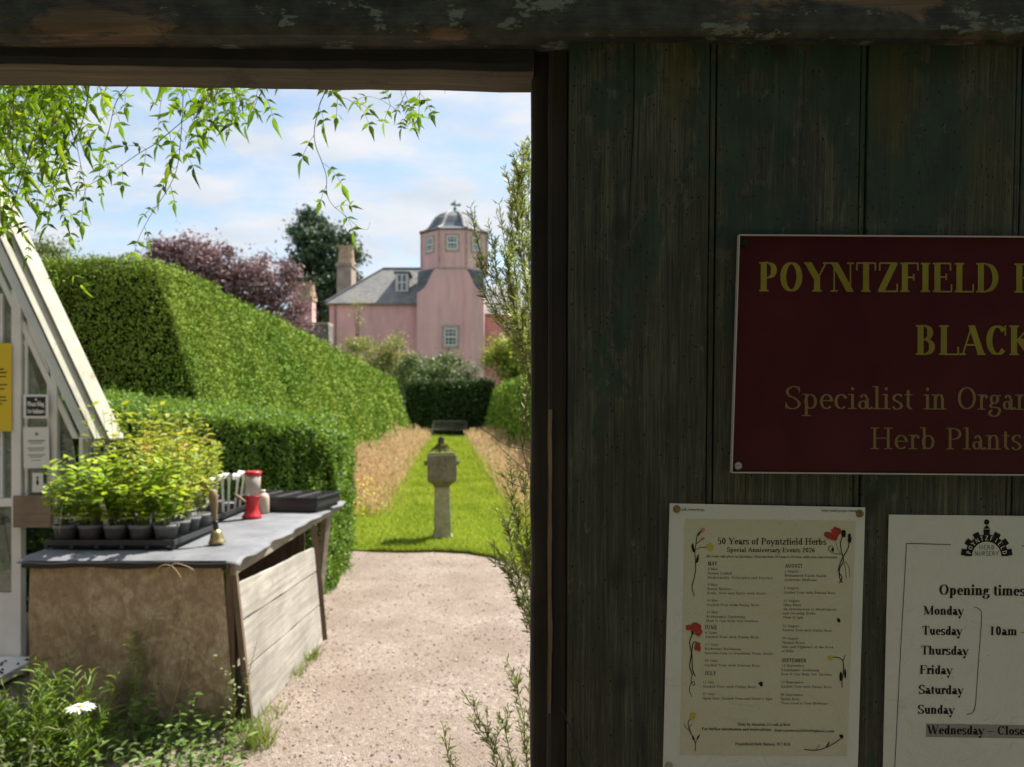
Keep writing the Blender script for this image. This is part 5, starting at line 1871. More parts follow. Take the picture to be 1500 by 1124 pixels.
M_beech = leafmat('copper_beech_leaves', (.115, .07, .078), (.24, .15, .155), .3, (1.1, .95, .95), .5, (.3, .2, .19))
dB = 58
b0 = at(335, dB)
crown_tree('copper_beech', 'dark purple copper beech spreading behind the tall left hedge', 'tree', b0,
           [eb(240, 395, 42, 45, dB, b0), eb(290, 390, 45, 38, dB, b0), eb(345, 400, 45, 42, dB, b0, None, -1), eb(395, 405, 34, 40, dB, b0), eb(412, 430, 26, 32, dB, b0), eb(250, 365, 26, 18, dB, b0), eb(330, 460, 90, 60, dB, b0), eb(430, 470, 25, 25, dB, b0)],
           M_beech, .26, 30000, .55, 4.0, 1.05, nclump=20, noise_cut=.38)
M_con = leafmat('dark_conifer_sprays', (.025, .055, .028), (.075, .12, .055), .15, None, .6, (.12, .16, .07))
dC = 88
b1 = at(472, dC)
layers = []
for (y_, cx_, w_) in ((314, 455, 11), (324, 456, 22), (338, 462, 34), (352, 468, 42), (368, 470, 48), (384, 474, 52), (402, 475, 53), (420, 476, 53), (440, 478, 52), (462, 480, 50), (350, 500, 22), (372, 505, 20)):
    layers.append(eb(cx_, y_, w_, 7.5, dC, b1))
crown_tree('conifer', 'tall dark conifer with layered sprays behind the chimney', 'tree', b1, layers, M_con, .42, 26000, .7, 9, 1.1, nclump=16, squash=.5, noise_cut=.4, ax_bias=(0, 0, -.5))
M_lt = leafmat('fresh_tree_leaves', (.07, .11, .02), (.17, .22, .045), .35, None, .5)
b2 = at(60, 40)
crown_tree('broadleaf_tree', 'pale green tree top just showing between greenhouse and hedge', 'tree', b2, [eb(70, 395, 34, 45, 40, b2), eb(30, 400, 40, 45, 40, b2), eb(50, 450, 60, 50, 40, b2)], M_lt, .16, 9000, .25, 4, .7)

M_sh1 = leafmat('olive_shrub_leaves', (.15, .18, .035), (.34, .36, .09), .35, None, .5, (.46, .43, .16))
M_sh2 = leafmat('dark_shrub_leaves', (.045, .085, .025), (.15, .21, .055), .3, None, .45, (.26, .32, .12))
M_sh3 = leafmat('bright_shrub_leaves', (.18, .23, .03), (.4, .43, .07), .4, None, .5)
dS = 53
b3 = at(555, dS)
crown_tree('shrub', 'rounded olive green shrub against the pink house wall', 'shrub', b3, [eb(545, 512, 38, 34, dS, b3), eb(585, 525, 30, 34, dS, b3), eb(518, 525, 20, 34, dS, b3), eb(560, 560, 55, 40, dS, b3)], M_sh1, .17, 12000, .12, 1.2, .65, nclump=20)
b4 = at(630, dS - 2)
crown_tree('shrub', 'darker broad shrub left of the tower base, behind the far hedge', 'shrub', b4, [eb(640, 535, 42, 26, dS - 2, b4), eb(610, 545, 35, 28, dS - 2, b4), eb(672, 548, 24, 20, dS - 2, b4), eb(640, 570, 60, 26, dS - 2, b4)], M_sh2, .17, 11000, .12, 1.2, .6, nclump=20)
b5 = at(745, dS - 6)
crown_tree('small_tree', 'bright green leafy small tree at the right corner of the house', 'tree', b5, [eb(742, 512, 34, 22, dS - 6, b5), eb(770, 522, 34, 28, dS - 6, b5), eb(722, 528, 16, 15, dS - 6, b5), eb(765, 560, 40, 40, dS - 6, b5)], M_sh3, .2, 9000, .14, 1.6, .6, nclump=18)
b6 = at(690, dS - 3)
crown_tree('shrub', 'small grey green bush beside the drainpipe foot of the tower', 'shrub', b6, [eb(692, 548, 13, 18, dS - 3, b6), eb(700, 565, 16, 20, dS - 3, b6)], leafmat('grey_shrub_leaves', (.12, .13, .07), (.26, .27, .17), .3), .11, 2500, .06, .7, .4)
b7 = at(525, dS + 4)
crown_tree('wall_climber', 'thin straggling bare shrub in front of the left wing', 'shrub', b7, [eb(528, 470, 6, 22, dS + 4, b7), eb(522, 450, 10, 10, dS + 4, b7)], M_sh1, .11, 420, .05, 2, .5, nclump=10)
# distant tree belt so that the horizon is closed
M_belt = leafmat('distant_wood_leaves', (.03, .05, .02), (.08, .11, .04), .25)
n = 26000
aa = rng.random(n)
xx = -190 + 380 * aa
hh_ = 7 + 6 * fbm(np.c_[xx * .06, xx * 0, xx * 0], 4)
zz = rng.random(n) ** .8 * hh_
pos = np.c_[xx, 170 + rng.normal(0, 4, n), zz]
o = leaves('woods', M_belt, None, pos, rdir(n), unit(rng.normal(0, .5, (n, 3)) + [0, -.6, .5]), 1.3, .8)
tag(o, 'low belt of distant woodland beyond the house', 'woods', kind='stuff')

# unseen tree belt added behind the camera, cuts sky light on door and hedge end
n = 21000
xx = rng.uniform(-26, 26, n)
hh_ = 13 + 4 * fbm(np.c_[xx * .25, xx * 0, xx * 0], 14)
zz = rng.random(n) ** .9 * hh_
o = leaves('woods', M_belt, None, np.c_[xx, -11.5 + rng.normal(0, 1.3, n), zz], rdir(n), unit(rng.normal(0, .6, (n, 3)) + [0, .5, .5]), .75, .5)
tag(o, 'leafy belt of trees across the lane from the doorway', 'woods', kind='stuff')
# ------------------------------------------------------------------ greenhouse gable on the left
M_white = plain('old_white_paint', (.8, .8, .76), .5, var=.08, vs=5, dirt=((.42, .41, .34), .66), bump=.0008, bs=30)
M_blue = plain('pale_blue_white_paint', (.7, .76, .78), .5, var=.12, vs=5, dirt=((.34, .36, .33), .66))
M_creamp = plain('cream_verge_paint', (.46, .445, .36), .6, var=.2, vs=6, dirt=((.3, .27, .18), .6))


def glass_mat():
    m, nt, b = new_mat('greenhouse_glass')
    N = NT(nt)
    nt.nodes.remove(b)
    tr = N.n('ShaderNodeBsdfTransparent', {'Color': (.86, .9, .87, 1)})
    gl = N.n('ShaderNodeBsdfGlossy', {'Color': (.9, .95, .95, 1), 'Roughness': .03})
    df = N.n('ShaderNodeBsdfDiffuse', {'Color': (.5, .52, .48, 1)})  # pale diffuse share stands in for milky sky reflection on the panes
    fr = N.n('ShaderNodeFresnel', {'IOR': 1.5})
    k = N.n('ShaderNodeMixShader', {0: N.ramp(N.noise(N.coords(), 3.0, 5, .65), [(.35, .1), (.75, .38)])})
    N.link(tr.outputs[0], k.inputs[1]); N.link(df.outputs[0], k.inputs[2])
    mx = N.n('ShaderNodeMixShader', {0: fr.outputs[0]})
    N.link(k.outputs[0], mx.inputs[1]); N.link(gl.outputs[0], mx.inputs[2])
    N.link(mx.outputs[0], nt.nodes.get('Material Output').inputs[0])
    return m


M_glass = glass_mat()
GD = 4.78
gh_base = Vector((-3.4, GD, 0))
gh = empty('greenhouse', gh_base, 'steep white painted greenhouse with notices stuck on its gable glass', 'greenhouse')
go = -gh_base
gx = lambda x, d=GD: (x - 750) / F * d
gz_ = lambda y, d=GD: EYE + (HZ - y) / F * d


def gb(mb, name, mat, **k):
    # the house runs back at an angle to the path
    mb.v = [(x - .68 * max(0, y - GD - .035), y, z) for x, y, z in mb.v]
    return mb.build(name, mat, gh, off=go, **k)


slope = (gx(178) - gx(9)) / (gz_(645) - gz_(284))      # metres sideways per metre of height (negative)


def verge(x430, x640, y0, y1, mat, name, ztop=3.75, skew=0.0):
    """a board parallel to the roof slope between two photograph columns given at row 640"""
    a, b = gx(x430), gx(x640)
    z0 = gz_(640)
    dz = ztop - z0
    zb = 1.42
    mb = MB()
    f = lambda x, z: x + slope * (z - z0)
    mb.prism([(f(a, zb), zb), (f(b, zb), zb), (f(b, ztop), ztop), (f(a, ztop), ztop)], 'y', y0, y1)
    for i in (1, 2, 5, 6):
        mb.v[i] = (mb.v[i][0], mb.v[i][1] + skew, mb.v[i][2])
    return gb(mb, name, mat, bevel=.004)


verge(123, 138, GD - .03, GD + .03, M_blue, 'rafter')
verge(106, 115, GD - .012, GD + .011, M_white, 'glazing_bar')
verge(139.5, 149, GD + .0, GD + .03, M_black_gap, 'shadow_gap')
verge(150, 164, GD - .10, GD + .0, M_creamp, 'verge_board', skew=.085)
verge(165, 177, GD - .05, GD + 1.5, M_creamp, 'roof_edge', skew=.09)
# upright posts
def post(x0, x1, ya, yb, d0=GD - .02, d1=GD + .03, mat=None, name='glazing_bar'):
    mb = MB(); mb.box(gx(x0), d0, gz_(yb), gx(x1), d1, gz_(ya)); return gb(mb, name, mat or M_white, bevel=.003)


post(20, 34, 425, 962, GD - .024, name='corner_post')
post(36.2, 41, 470, 755, GD - .004)
post(69, 77, 545, 752, GD - .004)
post(77.4, 86, 548, 772, GD - .02)
post(118, 124, 640, 760)
post(-70, 19.6, 730, 742, GD - .018)
post(-70, 19.6, 868.4, 962, GD - .016, name='bottom_panel')
post(-70, -58, 200, 729, GD - .02)
post(34.3, 180, 752.3, 760, GD - .018)
post(34.4, 69, 500, 506, GD - .003)
post(1, 5, 430, 729, GD - .01)
# chamfer rail of the inner light
mb = MB(); mb.bar((gx(41), GD + .01, gz_(470)), (gx(72), GD + .01, gz_(552)), .03, .028, up=(0, 1, 0)); gb(mb, 'glazing_bar', M_white)
mb = MB(); mb.bar((gx(90), GD + .01, gz_(548)), (gx(128), GD + .01, gz_(648)), .02, .026, up=(0, 1, 0)); gb(mb, 'glazing_bar', M_white)
# panes
fz = lambda x640, z: gx(x640) + slope * (z - gz_(640))
mb = MB()
zt_ = 3.7
mb.prism([(gx(-420), .09), (fz(108, gz_(760)) if 0 else gx(110), gz_(760)), (fz(108, 1.45), 1.45), (fz(108, zt_), zt_), (gx(-420) + .0, zt_)][0:0] or
         [(gx(35), gz_(752)), (gx(118), gz_(752)), (fz(106, 1.46), 1.46), (fz(106, gz_(440)), gz_(440)), (gx(35), gz_(440))], 'y', GD + .012, GD + .017)
gb(mb, 'pane', M_glass)
mb = MB()
mb.prism([(gx(-70), gz_(868)), (gx(20), gz_(868)), (gx(20), gz_(425)), (fz(106, 3.2), 3.2), (gx(-70), 3.2)], 'y', GD + .012, GD + .017)
gb(mb, 'pane', M_glass)
# body: ridge, side walls and roof panes
ex_, ez_ = fz(177, 1.42), 1.42
ridge_z = 3.72
ridge_x = fz(164, ridge_z)
GL2 = GD + 1.5
mb = MB()
mb.prism([(ex_ - .03, GD + .04), (ex_ - .024, GD + .04), (ex_ - .024, GL2), (ex_ - .03, GL2)], 'z', .5, 1.40)
gb(mb, 'side_pane', M_glass)
mb = MB()
for d in (GD + .5, GD + 1.0, GL2 - .05): mb.box(ex_ - .05, d, .0, ex_ - .0, d + .045, 1.4)
mb.box(ex_ - .05, GD + .05, 1.401, ex_, GL2, 1.45)
mb.box(ex_ - .05, GD + .05, .0, ex_ - .001, GL2 - .051, .5)
gb(mb, 'side_frame', M_white)
mb = MB()
for sgn, nm in ((1, 'a'),):
    a = Vector((ex_ - .03, 0, 1.46)); b = Vector((ridge_x - .03, 0, ridge_z - .02))
    mb.add([(a.x, GD + .04, a.z), (a.x, GL2, a.z), (b.x, GL2, b.z), (b.x, GD + .04, b.z), (a.x + .005, GD + .04, a.z), (a.x + .005, GL2, a.z), (b.x + .005, GL2, b.z), (b.x + .005, GD + .04, b.z)],
           [(0, 1, 2, 3), (4, 7, 6, 5), (0, 4, 5, 1), (3, 2, 6, 7), (0, 3, 7, 4), (1, 5, 6, 2)])
gb(mb, 'roof_pane', M_glass)
lx = 2 * ridge_x - ex_
mb = MB()
mb.add([(lx, GD + .04, 1.46), (lx, GL2, 1.46), (ridge_x - .06, GL2, ridge_z), (ridge_x - .06, GD + .04, ridge_z)], [(0, 1, 2, 3)])
gb(mb, 'roof_pane', M_glass)
mb = MB()
mb.box(ridge_x - .06, GD, ridge_z - .02, ridge_x + .03, GL2, ridge_z + .06)
mb.box(lx - .03, GD, 0, lx + .03, GL2, 1.45)
mb.bar((lx, GD, 1.45), (ridge_x - .05, GD, ridge_z), .06, .12, up=(0, 1, 0))
gb(mb, 'ridge_frame', M_white)
# sill step towards the viewer, on a stone base
mb = MB(); mb.box(-3.35, 4.28, .035, -2.9, GD - .032, .085); gb(mb, 'sill', M_white, bevel=.006)
mb = MB(); mb.box(-3.33, 4.3, -.05, -2.92, GD - .04, .034); gb(mb, 'base_stone', plain('brown_base_stone', (.14, .1, .075), .9, var=.35, vs=10, bump=.005))
mb = MB()
for k in range(16):
    c_ = (rnd.uniform(-3.1, -2.92), rnd.uniform(4.4, 4.74), .0855)
    mb.lathe([(.006, 0), (.009, .004), (.003, .01)], 6, c_)
gb(mb, 'soil_crumbs', plain('black_soil', (.02, .016, .012), .95))

# plank standing at the back of the potting table
pl = empty('board', (gx(57), GD - .06, .88), 'short weathered board standing on the table against the greenhouse', 'board')
mb = MB(); mb.box(-.115, -.012, 0, .115, .012, .195)
mb.build('plank', woodmat('pale_board', (.2, .15, .1), (.4, .32, .22), 'x', 1, .8), pl, bevel=.003)


# notices on the glass
def card(name, x0, x1, y0, y1, mat, label, d=GD - .035, cat='notice', lines=(), ink_=None, rot=0.0):
    c_ = P((x0 + x1) / 2, (y0 + y1) / 2, d)
    o = empty(name, c_, label, cat, 'papers stuck on the greenhouse glass', rot=(0, rot, 0))
    w, h = (x1 - x0) / F * d / 2, (y1 - y0) / F * d / 2
    mb = MB(); mb.box(-w, -.0012, -h, w, .0012, h)
    mb.build('sheet', mat, o)
    return o, c_, d


def card_text(o, c_, d, polys, mat, name='lettering', off=-.0016):
    mb = MB()
    for i, q in enumerate(polys):
        pts = [((a - 750) / F * d - c_.x, off - 5e-6 * (i % 40), EYE + (HZ - b) / F * d - c_.z) for a, b in q]
        mb.add(pts, [tuple(range(len(pts)))])
    mb.build(name, mat, o, recalc=False)


M_yellow = plain('yellow_paper', (.72, .53, .03), .6)
M_wpaper = plain('white_notice_paper', (.75, .75, .73), .55)
M_bpaper = plain('black_notice_paper', (.02, .022, .024), .5)
rect = lambda a, b, c, d_: [(a, b), (c, b), (c, d_), (a, d_)]
o, c_, d_ = card('notice', -32, 17, 503, 632, M_yellow, 'tall yellow paper notice stuck inside the left greenhouse pane')
card_text(o, c_, d_, [rect(-22, 514, -6, 517), rect(-24, 540, 6, 542), rect(-24, 545, 10, 547), rect(-24, 551, 9, 552.6), rect(-24, 563, 11, 564.6), rect(-24, 569, 7, 570.6), rect(-24, 581, 9, 582.6), rect(-24, 586, 10, 587.6), rect(-24, 591, 4, 592.6)], M_ink)
o, c_, d_ = card('notice', 34.5, 71, 578, 613, M_wpaper, 'small white framed black sign asking to ring the bell', d=GD - .045)
card_text(o, c_, d_, [rect(38.5, 581.5, 67, 609.5)], M_bpaper, 'black_panel')
card_text(o, c_, d_, text_polys('Please Ring', 40.5, 595, 6.6, 24.5, .22, .12, serif=False, seg=5) + text_polys('For Assistance', 40.5, 605.5, 6.4, 24.5, .22, .12, serif=False, seg=5) + blob(52.7, 585.5, 1.6, 1.6), M_wpaper, 'lettering', -.002)
o, c_, d_ = card('notice', 34.5, 72, 626, 686, M_wpaper, 'white A4 notice below the black sign on the glass', d=GD - .045, rot=R(-1))
card_text(o, c_, d_, blob(54, 636, 2.4, 2.6) + [rect(41, 645, 66, 647), rect(44, 648.6, 62, 650), rect(40, 656, 66, 657.4), rect(42, 659, 64, 660.4), rect(41, 666, 66, 667.4), rect(44, 669, 62, 670.2), rect(46, 674, 60, 675)], plain('grey_print_lines', (.2, .2, .2), .6))
o, c_, d_ = card('notice', 47.5, 63, 693, 721, M_wpaper, 'tiny white card with a dark figure, lowest on the glass', d=GD - .045)
card_text(o, c_, d_, blob(55, 700, 1.6, 2) + blob(55, 707, 1.8, 4.5), M_ink)

# shrub growing inside the greenhouse
M_gh = leafmat('greenhouse_plant_leaves', (.03, .07, .02), (.1, .17, .04), .35)
bgh = Vector((-3.45, 5.15, 0))
crown_tree('greenhouse_plant', 'green leafy plant growing inside the greenhouse behind the glass', 'plant', bgh, [((0, 0, 1.0), (.4, .4, .7)), ((-.4, .2, .8), (.4, .4, .6)), ((.2, .1, .5), (.3, .3, .4)), ((-.1, 0, 1.9), (.3, .3, .4))], M_gh, .09, 2600, .02, .4, .2)

# ------------------------------------------------------------------ potting table
M_felt = plain('grey_roofing_felt', (.17, .175, .19), .62, var=.25, vs=5, bump=.002, bs=160, dirt=((.06, .06, .065), .6))
M_feltb = plain('black_felt_edge', (.02, .02, .022), .7)
M_plank = woodmat('silver_grey_planks', (.25, .225, .19), (.58, .55, .49), 'y', .8, .85, stain=((.3, .24, .16), 5, .62), bump=.002)
M_rail = woodmat('grey_brown_rail', (.17, .14, .1), (.42, .37, .29), 'y', 1.0, .85)
M_leg = woodmat('brown_leg_timber', (.12, .085, .055), (.3, .23, .16), 'z', 1.0, .85)


def osb():
    m, nt, b = new_mat('stained_strand_board')
    N = NT(nt)
    vs_ = []
    c = None
    for k, a in enumerate((25, -40, 75)):
        v = N.n('ShaderNodeTexVoronoi', {'Vector': N.coords((1, 1, 1), (k * 3, 1, k * 5), rot=(0, R(a), 0)), 'Scale': 1.0})
        mp = N.n('ShaderNodeMapping', {'Vector': N.coords((1, 1, 1), (k, 0, k), rot=(0, R(a), 0)), 'Scale': (10, 10, 55)})
        nt.links.new(mp.outputs[0], v.inputs['Vector'])
        vs_.append(N.n('ShaderNodeSeparateColor', {0: v.outputs['Color']}).outputs[0])
    f = N.math('ADD', N.math('MULTIPLY', vs_[0], .4), N.math('ADD', N.math('MULTIPLY', vs_[1], .3), N.math('MULTIPLY', vs_[2], .3)))
    c = N.ramp(f, [(.2, (.36, .27, .17)), (.5, (.44, .345, .23)), (.85, (.52, .425, .3))])
    w = N.n('ShaderNodeTexWave', {'Vector': N.coords((1, 1, 1), rot=(0, R(35), 0)), 'Scale': 2.6, 'Distortion': 14.0, 'Detail': 6.0, 'Detail Scale': 2.2}).outputs['Fac']
    c = N.mix(N.ramp(w, [(.5, 0), (.95, .6)]), c, (.28, .2, .125))
    pale = N.noise(N.coords((1, 1, 1), (3.3, 0, .4)), 3.0, 6, .7, .6)
    c = N.mix(N.ramp(pale, [(.52, 0), (.58, .75)]), c, (.56, .47, .34))
    z = N.n('ShaderNodeSeparateXYZ', {0: N.coords()}).outputs[2]
    alg = N.math('ADD', N.noise(N.coords((1, 1, .6), (8, 0, 2)), 4.5, 6, .7), N.n('ShaderNodeMapRange', {0: z, 1: .7, 2: .0, 3: -.08, 4: .2}).outputs[0])
    c = N.mix(N.ramp(alg, [(.55, 0), (.72, .8)]), c, (.05, .055, .022))
    fb = N.noise(N.coords((140, 10, 30), rot=(0, R(20), 0)), 1.0, 5, .7)
    c = N.mix(N.ramp(fb, [(.36, .55), (.55, 0)]), c, (.2, .14, .085))
    zb_n = N.n('ShaderNodeSeparateXYZ', {0: N.coords()}).outputs[0]
    c = N.mix(N.math('MULTIPLY', N.math('LESS_THAN', N.math('ADD', zb_n, N.math('MULTIPLY', pale, .02)), -.19), .35), c, (.24, .165, .09))
    N.link(c, b.inputs['Base Color'])
    b.inputs['Roughness'].default_value = .85
    N.bump(N.math('ADD', f, N.math('MULTIPLY', w, .6)), .8, .006, b)
    return m


tb = empty('potting_table', (-1.9, 3.86, 0), 'weathered wooden potting table boarded in with brown panel and grey planks, topped with grey felt', 'table')
to = (1.9, -3.86, 0)
xl_t, xr_t, yn, yf = -2.42, -1.40, 3.86, 6.22
TZ = .868


def tbd(mb, name, mat, **k): return mb.build(name, mat, tb, off=to, **k)


# felt top with wavy drooping edges
def felt(u, v):
    x = xl_t - .02 + (xr_t + .06 - xl_t + .02) * u
    y = yn - .05 + (yf - yn + .08) * v
    z = TZ + .004 * mnoise.noise((x * 3, y * 3, 0)) + .006 * mnoise.noise((x * 1.1, y * 1.4, 4))
    e = max(0, (u - .93) / .07)
    z -= e * e * (.012 + .016 * (mnoise.noise((y * 5.5, 1, 1)) + .3))
    x += e * .03 * mnoise.noise((y * 4.2, 3, 9))
    f = max(0, (.025 - v) / .025)
    z -= f * (.02 + .012 * mnoise.noise((x * 5, 2, 0)))
    return (x, y, z)


mb = MB(); mb.grid(felt, 40, 100)
o = tbd(mb, 'felt_cover', M_felt, smooth=True, recalc=False)
s_ = o.modifiers.new('thickness', 'SOLIDIFY'); s_.thickness = .006; s_.offset = -1
mb = MB()
for k in range(12):
    x0_ = xl_t + k * (xr_t - .01 - xl_t) / 12
    x1_ = xl_t + (k + 1) * (xr_t - .01 - xl_t) / 12
    d0_ = .03 + .014 * mnoise.noise((x0_ * 5, 8, 1)); d1_ = .03 + .014 * mnoise.noise((x1_ * 5, 8, 1))
    mb.hexa([(x0_, yn - .046, TZ - .02 - d0_), (x1_, yn - .046, TZ - .02 - d1_), (x1_, yn - .04, TZ - .02 - d1_), (x0_, yn - .04, TZ - .02 - d0_), (x0_, yn - .046, TZ - .015), (x1_, yn - .046, TZ - .015), (x1_, yn - .04, TZ - .015), (x0_, yn - .04, TZ - .015)])
tbd(mb, 'felt_flap', M_feltb)
mb = MB(); mb.box(xl_t, yn - .03, TZ - .05, xr_t - .005, yf, TZ - .018); tbd(mb, 'table_top', M_rail)
# front panel, slightly crooked
mb = MB()
pts = [(-2.385, .02), (-1.375, -.02), (-1.437, .80), (-1.452, .818), (-2.39, .832), (-2.40, .6)]
mb.prism(pts, 'y', yn - .022, yn - .006)
o = mb.build('front_panel', osb(), tb, off=to, bevel=.003)
mb = MB(); mb.hexa([(-1.43, yn, 0), (-1.385, yn, 0), (-1.385, yn + .05, 0), (-1.43, yn + .05, 0), (-1.43, yn, .815), (-1.385, yn, .815), (-1.385, yn + .05, .815), (-1.43, yn + .05, .815)]); tbd(mb, 'leg', M_leg, bevel=.003)
mb = MB(); mb.box(-2.41, yn, 0, -2.36, yn + .05, .815); tbd(mb, 'leg', M_leg, bevel=.003)
# side rail and planks
mb = MB(); mb.hexa([(xr_t - .0, yn - .02, .775), (xr_t + .024, yn - .02, .775), (xr_t + .024, yf - .02, .80), (xr_t, yf - .02, .80), (xr_t, yn - .02, .846), (xr_t + .024, yn - .02, .846), (xr_t + .024, yf - .02, .846), (xr_t, yf - .02, .846)])
tbd(mb, 'side_rail', M_rail, bevel=.003)
za = [.735, .545, .31, .02]
zb2 = [.66, .49, .26, .0]
for k in range(3):
    g = .011
    def px_(z): return xr_t + .012 + (.735 - z) * .09
    y0_, y1_ = yn + .005, 5.32
    a1, a0, b1, b0 = za[k] - g, za[k + 1], zb2[k] - g, zb2[k + 1]
    n = 14
    mb = MB()
    for i in range(n):
        t0, t1_ = i / n, (i + 1) / n
        Y0, Y1 = y0_ + (y1_ - y0_) * t0, y0_ + (y1_ - y0_) * t1_
        def zz_(a, b, t, s): return a + (b - a) * t + .006 * mnoise.noise((t * 6, s, k))
        l0, l1, h0, h1 = zz_(a0, b0, t0, 1), zz_(a0, b0, t1_, 1), zz_(a1, b1, t0, 1 if k else 5), zz_(a1, b1, t1_, 1 if k else 5)
        w0, w1 = .004 * mnoise.noise((t0 * 3, k, 9)), .004 * mnoise.noise((t1_ * 3, k, 9))
        mb.hexa([(px_(l0) + w0, Y0, l0), (px_(l0) + .02 + w0, Y0, l0), (px_(l1) + .02 + w1, Y1, l1), (px_(l1) + w1, Y1, l1), (px_(h0) + w0, Y0, h0), (px_(h0) + .02 + w0, Y0, h0), (px_(h1) + .02 + w1, Y1, h1), (px_(h1) + w1, Y1, h1)])
    tbd(mb, 'side_plank', M_plank)
mb = MB(); mb.bar((xr_t + .03, 5.34, .8), (xr_t + .1, 5.36, -.02), .022, .045); tbd(mb, 'batten', M_leg)
mb = MB(); mb.bar((xr_t + .012, yn + .0, .8), (xr_t + .105, yn - .012, -.02), .02, .03); tbd(mb, 'batten', M_leg)
mb = MB(); mb.bar((-1.47, 6.16, .82), (-1.56, 6.2, -.02), .055, .05); tbd(mb, 'leg', M_rail)
mb = MB(); mb.box(-2.40, 6.14, 0, -2.34, 6.2, .815); tbd(mb, 'leg', M_leg)
mb = MB(); mb.box(-1.9, 5.4, .0, -1.45, 5.42, .8); tbd(mb, 'back_panel', M_leg)
for k in range(7):
    pass

# ------------------------------------------------------------------ trays and potted herbs
M_tray = plain('black_plastic_tray', (.028, .03, .034), .45, spec=.45)
M_potp = plain('grey_plastic_pot', (.15, .155, .165), .5, var=.2, vs=20)
M_soil = plain('dark_compost', (.03, .022, .016), .95)
M_lab = plain('white_plastic_label', (.78, .78, .76), .4)


def carry_tray(x0, x1, y0, y1, nx, ny, label):
    o = empty('carry_tray', ((x0 + x1) / 2, (y0 + y1) / 2, TZ + .006), label, 'plant tray', 'black carry trays on the potting table')
    mb = MB()
    w, d = (x1 - x0) / 2, (y1 - y0) / 2
    z0, z1 = .018, .046
    t = .012
    mb.box(-w, -d, z0, w, -d + t, z1); mb.box(-w, d - t, z0, w, d, z1)
    mb.box(-w, -d + t, z0, -w + t, d - t, z1); mb.box(w - t, -d + t, z0, w, d - t, z1)
    mb.box(-w + t, -d + t, .004, w - t, d - t, .009)
    for i in range(1, nx):
        xx = -w + 2 * w * i / nx
        mb.box(xx - .004, -d + t, .01, xx + .004, d - t, .045)
    for j in range(1, ny):
        yy = -d + 2 * d * j / ny
        for i in range(nx):
            xa = -w + 2 * w * i / nx + .005 + (t if i == 0 else 0)
            xb = -w + 2 * w * (i + 1) / nx - .005 - (t if i == nx - 1 else 0)
            mb.box(xa, yy - .004, .01, xb, yy + .004, .045)
    for sx in (-1, 1):
        for i in range(nx + 1):
            xx = -w + .012 + (2 * w - .024) * i / nx
            mb.box(xx - .011, sx * d - .0135 * (sx > 0) - .0, .0, xx + .011, sx * d + .0135 * (sx < 0), .0175)
    mb.build('frame', M_tray, o, bevel=.002)
    return o


T1 = (-2.435, -1.755, 4.02, 4.60)
T2 = (-2.36, -1.895, 4.68, 5.60)
carry_tray(*T1, 5, 4, 'black carry tray of basil pots at the near end of the potting table')
carry_tray(*T2, 3, 6, 'second black carry tray of herbs, nearer the red container')

pot_mb = MB()
pot_mb.lathe([(.044, 0), (.046, .0), (.0585, .092), (.0635, .092), (.0645, .111), (.060, .111), (.0585, .1)], 20)
pot_me = None
soil_mb = MB(); soil_mb.lathe([(.0575, .085), (.0575, .098)], 16)
lab_mb = MB(); lab_mb.box(-.011, -.0006, .08, .011, .0006, .22)


def herb(kind, seed):
    """leaves and stems of one potted herb, origin at the pot's foot"""
    global rng
    save = rng
    rng = np.random.default_rng(seed)
    r = random.Random(seed)
    stems = MB()
    Pn, An, Nn, Ln = [], [], [], []
    if kind == 'basil':
        ns, H, sp = 10, (.2, .4), .095
        lf, m_ = (.042, .085), 12
    elif kind == 'bushy':
        ns, H, sp = 10, (.24, .42), .09
        lf, m_ = (.036, .066), 13
    elif kind == 'tall':
        ns, H, sp = 9, (.42, .7), .1
        lf, m_ = (.04, .085), 15
    elif kind == 'tinted':
        ns, H, sp = 9, (.3, .57), .1
        lf, m_ = (.05, .105), 10
    else:
        ns, H, sp = 34, (.35, .75), .15
        lf, m_ = (0, 0), 0
    for i in range(ns):
        a = r.uniform(0, 6.28)
        rr = r.uniform(0, .035)
        b = Vector((rr * math.cos(a), rr * math.sin(a), .096))
        h = r.uniform(*H)
        tip = b + Vector((math.cos(a) * sp * r.uniform(.3, 1.1), math.sin(a) * sp * r.uniform(.3, 1.1), h))
        if kind == 'grassy':
            Pn.append(b); An.append((tip - b)); Nn.append(Vector((r.gauss(0, 1), r.gauss(0, 1), .1))); Ln.append((tip - b).length)
            continue
        mid = b.lerp(tip, .5) + Vector((r.gauss(0, .012), r.gauss(0, .012), .01))
        stems.tube([b, mid, tip], [.0024, .002, .001], 4, cap=False)
        for k in range(m_):
            t = .16 + .84 * (k + r.random()) / m_
            p = b.lerp(mid, t * 2) if t < .5 else mid.lerp(tip, t * 2 - 1)
            aa = r.uniform(0, 6.28)
            up = r.uniform(-.15, .75)
            A = Vector((math.cos(aa), math.sin(aa), up))
            Pn.append(p); An.append(A); Nn.append(Vector((r.gauss(0, .35), r.gauss(0, .35), 1))); Ln.append(r.uniform(*lf) * (1.1 - .35 * t))
    L = np.array(Ln)
    if kind == 'grassy':
        lm = leaf_mesh('foliage', Pn, An, Nn, L, .011, TG)
    else:
        lm = leaf_mesh('foliage', Pn, An, Nn, L, L * {'basil': .66, 'bushy': .52, 'tinted': .38, 'tall': .42}[kind], T6)
    rng = save
    sm = None
    if stems.v:
        sm = bpy.data.meshes.new('stems')
        sm.from_pydata(stems.v, [], stems.f)
    return lm, sm


